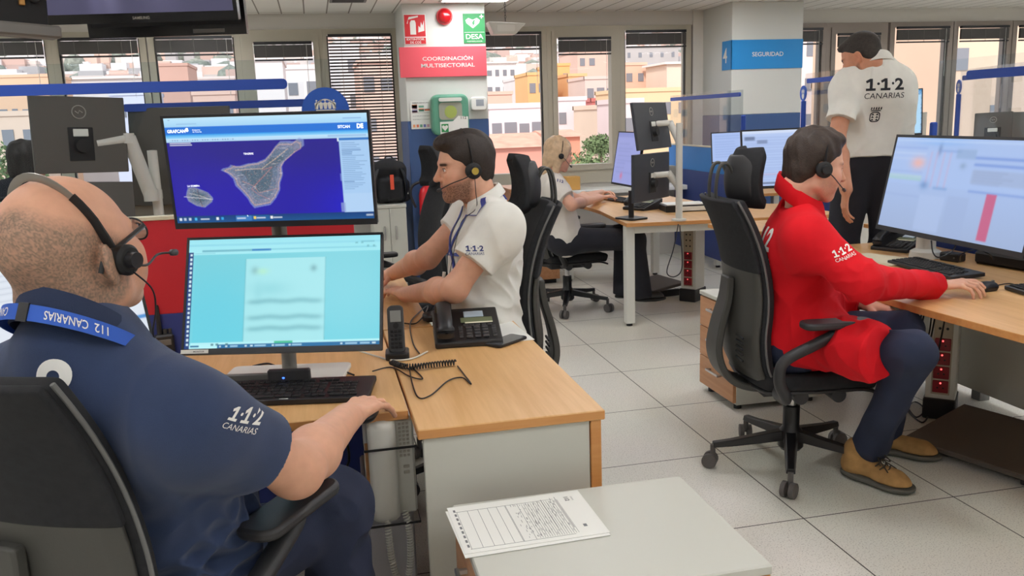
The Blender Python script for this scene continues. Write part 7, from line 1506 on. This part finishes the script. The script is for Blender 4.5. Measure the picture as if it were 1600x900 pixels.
footrest('dark brown foot rest on the floor under the red jacketed man\'s desk', (2.69, 2.92, 0), -1.25, .56, .44); c = AZ(1030, 462, .0); footrest('dark foot rest under the blonde woman\'s feet', (c[0], c[1]+.12, 0), -1.4, .42, .34)
# --- the red jacketed man's desk
BLr = AX(1368, 357, 2.60); TLr = AX(1394, 210, 2.69); BRr = AX(1600, 405, 2.55); BRr = BLr+nrm(BRr-BLr)*.96
I = Img(240, 135, '#a7bfea'); I.vgrad(0, .5, 1, 1, '#a5bce6', '#9fb2d6'); I.blob(.35, .03, .2, .05, '#7fb2ee', .7); I.rect(0, .02, 1, .04, '#bcd2f4')
for y, c in ((.10, '#7f9cdc'), (.16, '#c9d8f4'), (.22, '#c0cfee'), (.36, '#8fa8dc'), (.41, '#b6d6c8'), (.44, '#9fd0b4')): I.rect(.0, y, .26, y+.02, c, .6)
I.blob(.21, .27, .05, .06, '#e8b4a8', .9); I.blob(.35, .12, .012, .06, '#5a74a8', .7)
for x in (.29, .335, .385, .43): I.rect(x, .14, x+.008, .52, '#c9a6c4', .6)
I.rect(.36, .12, .5, .14, '#7f9fd8', .7); I.rect(.47, .10, .60, .20, '#8aa6cc', .6); I.blob(.53, .27, .02, .03, '#7f98b8', .7); I.rect(.36, .5, .46, .53, '#6f9ad0', .6); I.blob(.29, .5, .03, .04, '#5f8cc4', .8)
for y in (.17, .235, .50): I.rect(.60, y, 1, y+.022, '#5f83d2', .8)
I.rect(.60, .30, 1, .44, '#9aa8c6', .5); I.lines(.61, .31, .99, 5, .03, '#7f8eb0', 4, .01, .6); I.rect(.0, .62, .27, .64, '#94aada', .6); I.rect(.28, .60, .46, .98, '#b0c4ea', .5); I.rect(.48, .58, .62, 1, '#9cb0d8', .5); I.blur(4); I.rect(.72, .52, .785, .97, '#c84a72', .85); I.blur(2)
mr = monitor('very large monitor with a blurred pale blue page in front of the red jacketed man', BLr, BRr, TLr, I, rim=.012, chin=.022, depth=.03)
b0 = AZ(1440, 402, .735); t = thing('monitor_stand', 'round white stand foot under the very large monitor', 'stand', (b0[0]+.02, b0[1], .735)); MB().lathe([(.075, 0), (.07, .03), (.045, .045), (.04, .22)], n=28).build('post', M_ARM, t, smooth=40); MB().bbox(-.02, .10, -.04, .04, .20, .30, .01).build('bracket', M_ARM, t)
pc = AZ(1398, 391, .735); desk_phone('black desk telephone behind the red jacketed man\'s keyboard', (pc[0]+.03, pc[1]+.02, .735), -1.15, 1.0)
kc = (AZ(1392, 408, .74)+AZ(1522, 438, .74))/2; keyboard('black keyboard in front of the very large monitor', (kc[0]+.02, kc[1], .741), -1.62, .46, .16)
c = AZ(1482, 408, .735); t = thing('usb_hub', 'small black cable hub behind the red jacketed man\'s keyboard', 'hub', (c[0]+.02, c[1], .735), -1.3); MB().bbox(-.05, .05, -.03, .03, 0, .04, .006).build('body', M_BLK, t); MB().cyl((.03, -.031, .02), (.03, -.033, .02), .004, n=10).build('button', M_GREY, t)
c = AZ(1580, 418, .735); t = thing('speaker_bar', 'long black speaker bar under the very large monitor', 'speaker', (c[0], c[1]-.05, .735), -1.45); MB().bbox(-.22, .22, -.035, .035, 0, .06, .012).build('body', M_BLK, t); MB().box(-.2, .2, -.0365, -.035, .012, .048).build('grille', M_BLKM, t)
c = AZ(1612, 462, .735); keyboard('second keyboard at the edge of the picture on the red jacketed man\'s desk', (c[0]+.03, c[1]-.10, .741), -1.72, .44, .15)
c = AZ(1543, 452, .74); mouse('black mouse under the red jacketed man\'s hand', (c[0]-.005, c[1], .737), -1.45)
c = AZ(1372, 408, .735)
for k in range(3):
    t = thing('paper_stack' if 0 else 'paper_sheet', ('cream paper sheet topmost behind the red jacketed man\'s forearm', 'cream paper sheet in the middle behind the red jacketed man\'s forearm', 'cream paper sheet lowest behind the red jacketed man\'s forearm')[k], 'paper', (c[0]+.03, c[1]+.02, .7405-.0022*k), -1.2-.12*k); MB().box(-.15, .15, -.105, .105, 0, .0018).build('sheet', mat('cream_paper', '#d9cfb4', .7), t)
cord('thin black mouse cable leading from the red jacketed man\'s mouse', [AZ(x, y, .739) for x, y in ((1552, 447), (1575, 443), (1592, 445), (1620, 440))])
cord('black cable looping up behind the small cable hub', [AZ(1500, 408, .74), P(1503, 397, 3.7), P(1525, 390, 3.75), P(1545, 397, 3.7), AZ(1555, 408, .74)], .0026)
cord('black cable hanging from the very large monitor', [P(1455, 376, 3.75), P(1458, 395, 3.72), P(1468, 402, 3.7), P(1488, 392, 3.75), P(1495, 378, 3.75)], .003)
cord('black cable hanging in a long loop at the blonde woman\'s desk', [P(1060, 350, 5.75), P(1052, 390, 5.75), P(1042, 425, 5.75), P(1055, 432, 5.75), P(1066, 415, 5.75), P(1062, 352, 5.75)], .004, name='power_cord')
for i, (x, dy) in enumerate(((1422, 0), (1440, .05), (1456, .1))): cord(('black cable drooping first beside the power column under the red jacketed man\'s desk', 'black cable drooping in the middle beside that power column', 'black cable drooping last, closest to the power column')[i], [P(x, 488, 3.55+dy), P(x-4, 520, 3.5+dy), P(x-12, 545, 3.5+dy), P(x+6, 560, 3.5+dy), P(x+14, 530, 3.55+dy), P(x+22, 490, 3.6+dy)], .0035)
cord('tangled black cable lying on the floor beside the power column', [AZ(x, y, .008) for x, y in ((1420, 640), (1432, 652), (1445, 640), (1430, 628), (1418, 640), (1440, 660), (1452, 648))], .004)
# partitions at the far right
f_, n_ = AX(1460, 208, 3.17), V(3.17, 1.4, 0); s0, s1 = AX(1560, 121, 3.17), AX(1560, 106.5, 3.17); q0 = AX(1512, 108, 3.17)
pr = partition('desk partition with glass and a broad blue strip behind the very large monitor', (3.17, 1.4), (3.17, f_[1]), 1.13, .9, s1[2]+.06, M_PANB, M_PANNB, [(0, q0[1]-1.4, s0[2], s1[2])]); Lr = f_[1]-1.4; MB().bbox(Lr, Lr+.02, -.02, .02, 1.13, 1.37, .006).build('end_strip', M_BSTR, pr)
a, b = P(1498, 160, 7.6), P(1660, 150, 5.8); d = nrm((a-b)*V(1, 1, 0)); L = np.linalg.norm((a-b)[:2]); z1 = P(1505, 122, 7.5)[2]
p3 = partition('second glass topped partition with thin blue strip and round badge near the peach building\'s window', b[:2], a[:2], 1.15, .9, z1+.07, M_PANB, M_PANNB, [(.0, L-.06, z1-.02, z1+.02)]); cb = P(1493, 136, 7.6); crown_badge(p3, V(L+.02, 0, cb[2]), V(-1, 0, 0), .062, M_BLUE, M_WHT); MB().bbox(L, L+.02, -.02, .02, 1.15, cb[2]-.06, .005).build('end_strip', M_BSTR, p3)
a, b = P(1256, 175, 7.1), P(1330, 172, 6.3); L = np.linalg.norm((a-b)[:2]); z1 = P(1262, 127, 7.05)[2]
p4 = partition('glass topped partition with thin blue strip and round badge behind the standing man\'s arm', b[:2], a[:2], 1.1, .9, z1+.06, M_PANB, M_PANNB, [(.0, L-.05, z1-.018, z1+.018)]); cb = P(1250, 146, 7.1); crown_badge(p4, V(L+.02, 0, cb[2]), V(-1, 0, 0), .062, M_BLUE, M_WHT); MB().bbox(L, L+.02, -.02, .02, 1.1, cb[2]-.06, .005).build('end_strip', M_BSTR, p4)
I = Img(40, 70, '#8fc4ee'); I.rect(0, 0, 1, .1, '#5aa8e4'); I.rect(.0, .12, .6, .95, '#4f7ea8', .9); n = np.random.RandomState(3).rand(70, 40); I.a[(n > .7)] = lin('#9fc8ea'); I.a[n < .12] = lin('#274a72'); I.rect(.62, .12, .95, 1, '#b4dcf8'); I.blur(1)
monitor('tilted upright monitor with a pale blue map past the standing man\'s elbow', P(1411, 212, 5.2), P(1441, 210, 5.15), P(1417, 140, 5.2), I, m=M_DELLD, rim=.006, chin=.01)
c = P(1447, 212, 5.25); t = thing('monitor_stand', 'pale post behind the upright map monitor', 'stand', (c[0], c[1]+.05, .735)); MB().lathe([(.09, 0), (.09, .012), (.03, .02), (.03, c[2]-.735+.14)], n=20).build('post', M_ARM, t, smooth=40)
for k, (x0, x1, y0, y1, d) in enumerate(((1520, 1580, 178, 214, 6.0), (1580, 1660, 176, 214, 5.7))): monitor(('grey monitor back behind the empty chair under the blue strips', 'grey monitor back at the picture\'s edge under the blue strips')[k], P(x0, y1+22, d), P(x1, y1+20, d-.15), P(x0, y0, d), back=True, m=M_DELL)
desk('desk', 'beech desk carrying the wide monitor behind the red jacketed man\'s head', 2.5, 3.3, 4.82, 5.30, .735, legs=[(2.55, 4.87), (3.25, 4.87)])
desk('desk', 'beech desk with the upright map monitor past the standing man', 3.35, 5.7, 4.15, 4.85, .735, legs=[(3.42, 4.2), (5.6, 4.2), (3.42, 4.8), (5.6, 4.8)])

# ------------------------------------------------------------------ things worn by the bald man
headset('black single sided headset with silver edged band on the bald man', HF, 1, HF.c, 2.2, (11.2, 8.0, -4.4), band_mat=mat('band_silver', '#8e8a84', .35, metal=.6), cup=.82, fo=1.0)
t = thing('eyeglasses', 'dark rimmed eyeglasses on the bald man, temple above the headset', 'eyeglasses', HF.c); w = lambda F_, S, U: HF.w(F_, S, U)-HF.c
for g in (-1, 1):
    MB().tube(spline([w(-3.2, 8.0*g, -1.6), w(-1.6, 8.2*g, .3), w(2, 8.2*g, .9), w(8.6, 6.6*g, 1.2)], 6), .0026*1.15, 8, flat=(.7, 1.5)).build('temple', M_BLK, t, smooth=60)
    rim = [w(10.2-.018*(3.4+2.7*math.cos(q))**2, (3.4+2.7*math.cos(q))*g, .1+1.8*math.sin(q)) for q in np.linspace(0, 2*PI, 21)[:-1]]
    r_ = MB(); r_.tube(rim, .0018, 6, closed=True); r_.build('rim', M_BLK, t, smooth=60); l_ = MB(); l_.add(rim, [tuple(range(20))]); l_.build('lens', mat_glass('lens_glass', '#e6eef6', .25), t)
MB().tube([w(10.2, -.8, .7), w(10.8, 0, 1.0), w(10.2, .8, .7)], .0018, 6).build('bridge', M_BLK, t)
Cn = FN-Ff*.012; Cu = nrm(V(0, 0, 1)+Ff*.25); Cf = nrm(Ff-V(0, 0, .25)); Crr = np.cross(Cf, Cu)
def ring(a, r, z): d = -Cf*math.cos(a)*1.06+Crr*math.sin(a); return Cn+d*r+Cu*(z+.6*.08*math.cos(a)*.8)
t = thing('lanyard', 'bright blue lanyard lettered CANARIAS round the bald man\'s navy collar', 'lanyard', Cn); q = MB(); vs = []; n = 40
for i in range(n+1):
    a = -2.1+4.2*i/n
    for r, z in ((.1065, .020), (.1115, -.006)): vs += [ring(a, r+.001, z)-Cn, ring(a, r+.0035, z)-Cn]
fs = []
for i in range(n): b_ = i*4; fs += [(b_+1, b_+3, b_+7, b_+5), (b_, b_+4, b_+6, b_+2), (b_, b_+1, b_+5, b_+4), (b_+2, b_+6, b_+7, b_+3)]
q.add(vs, fs); st = q.build('strap', M_LAN, t, smooth=60)
q = MB()
def on_ring(body, a0, a1, h):
    vs, fs = fit_text(body, 1, h, .01); q.add([ring(a0+(a1-a0)*(.5-p[0]), .1065+(.013+p[1])/.026*.005+.0042, .007-p[1])-Cn for p in vs], fs)
on_ring('CANARIAS', .42, .98, .014); on_ring('112', 1.06, 1.25, .014); on_ring('CANARIAS', -.75, -.2, .014)
q.build('lettering', M_PRINT_W, t); q = MB(); vs = []
for i in range(9):
    a = .02+.17*i/8
    for r, z in ((.1070, .022), (.1120, -.008)): vs += [ring(a, r+.001, z)-Cn, ring(a, r+.0055, z)-Cn]
fs = []
for i in range(8): b_ = i*4; fs += [(b_+1, b_+3, b_+7, b_+5), (b_, b_+4, b_+6, b_+2), (b_, b_+1, b_+5, b_+4), (b_+2, b_+6, b_+7, b_+3)]
fs += [(0, 2, 3, 1), (32, 33, 35, 34)]
q.add(vs, fs).build('buckle', M_BLK, t)
# prints on the navy polo
disc = []
n = 28; r0, r1 = .028, .010; o = [(r0*math.cos(2*PI*k/n), r0*math.sin(2*PI*k/n)) for k in range(n)]; i_ = [(r1*math.cos(2*PI*k/n), r1*math.sin(2*PI*k/n)) for k in range(n)]
F.decal('round_print', [(o+i_, [(k, (k+1) % n, n+(k+1) % n, n+k) for k in range(n)])], P(38, 604, 1.35), Fr, V(0, 0, 1), FSH, M_PRINT_W, reach=.5, back=.2)
sd = nrm(elR-shR); F.decal('sleeve_print', logo112(.062), P(385, 655, 1.46), nrm(CR*.75-CU*.6+CF*.3), nrm(CU*.75+CR*.6), FSH, M_PRINT_W, reach=.4, back=.12)
cord('thin black headset cable hanging from the bald man\'s ear cup', [HF.w(.2, 10.6, -2.8), HF.w(2.2, 11.0, -6.5), HF.w(2.0, 10.6, -10.0), HF.w(.6, 10.2, -13.0), HF.w(.2, 10.4, -15.5)], .0016)
cord('thin black headset cable hanging down the lanyard man\'s neck', [HW.w(.2, -10.6, -2.8), HW.w(.6, -10.8, -8), HW.w(1.0, -9.8, -14), P(722, 345, 3.06), P(712, 380, 3.04), P(706, 410, 3.04), P(702, 430, 3.04)], .0014)
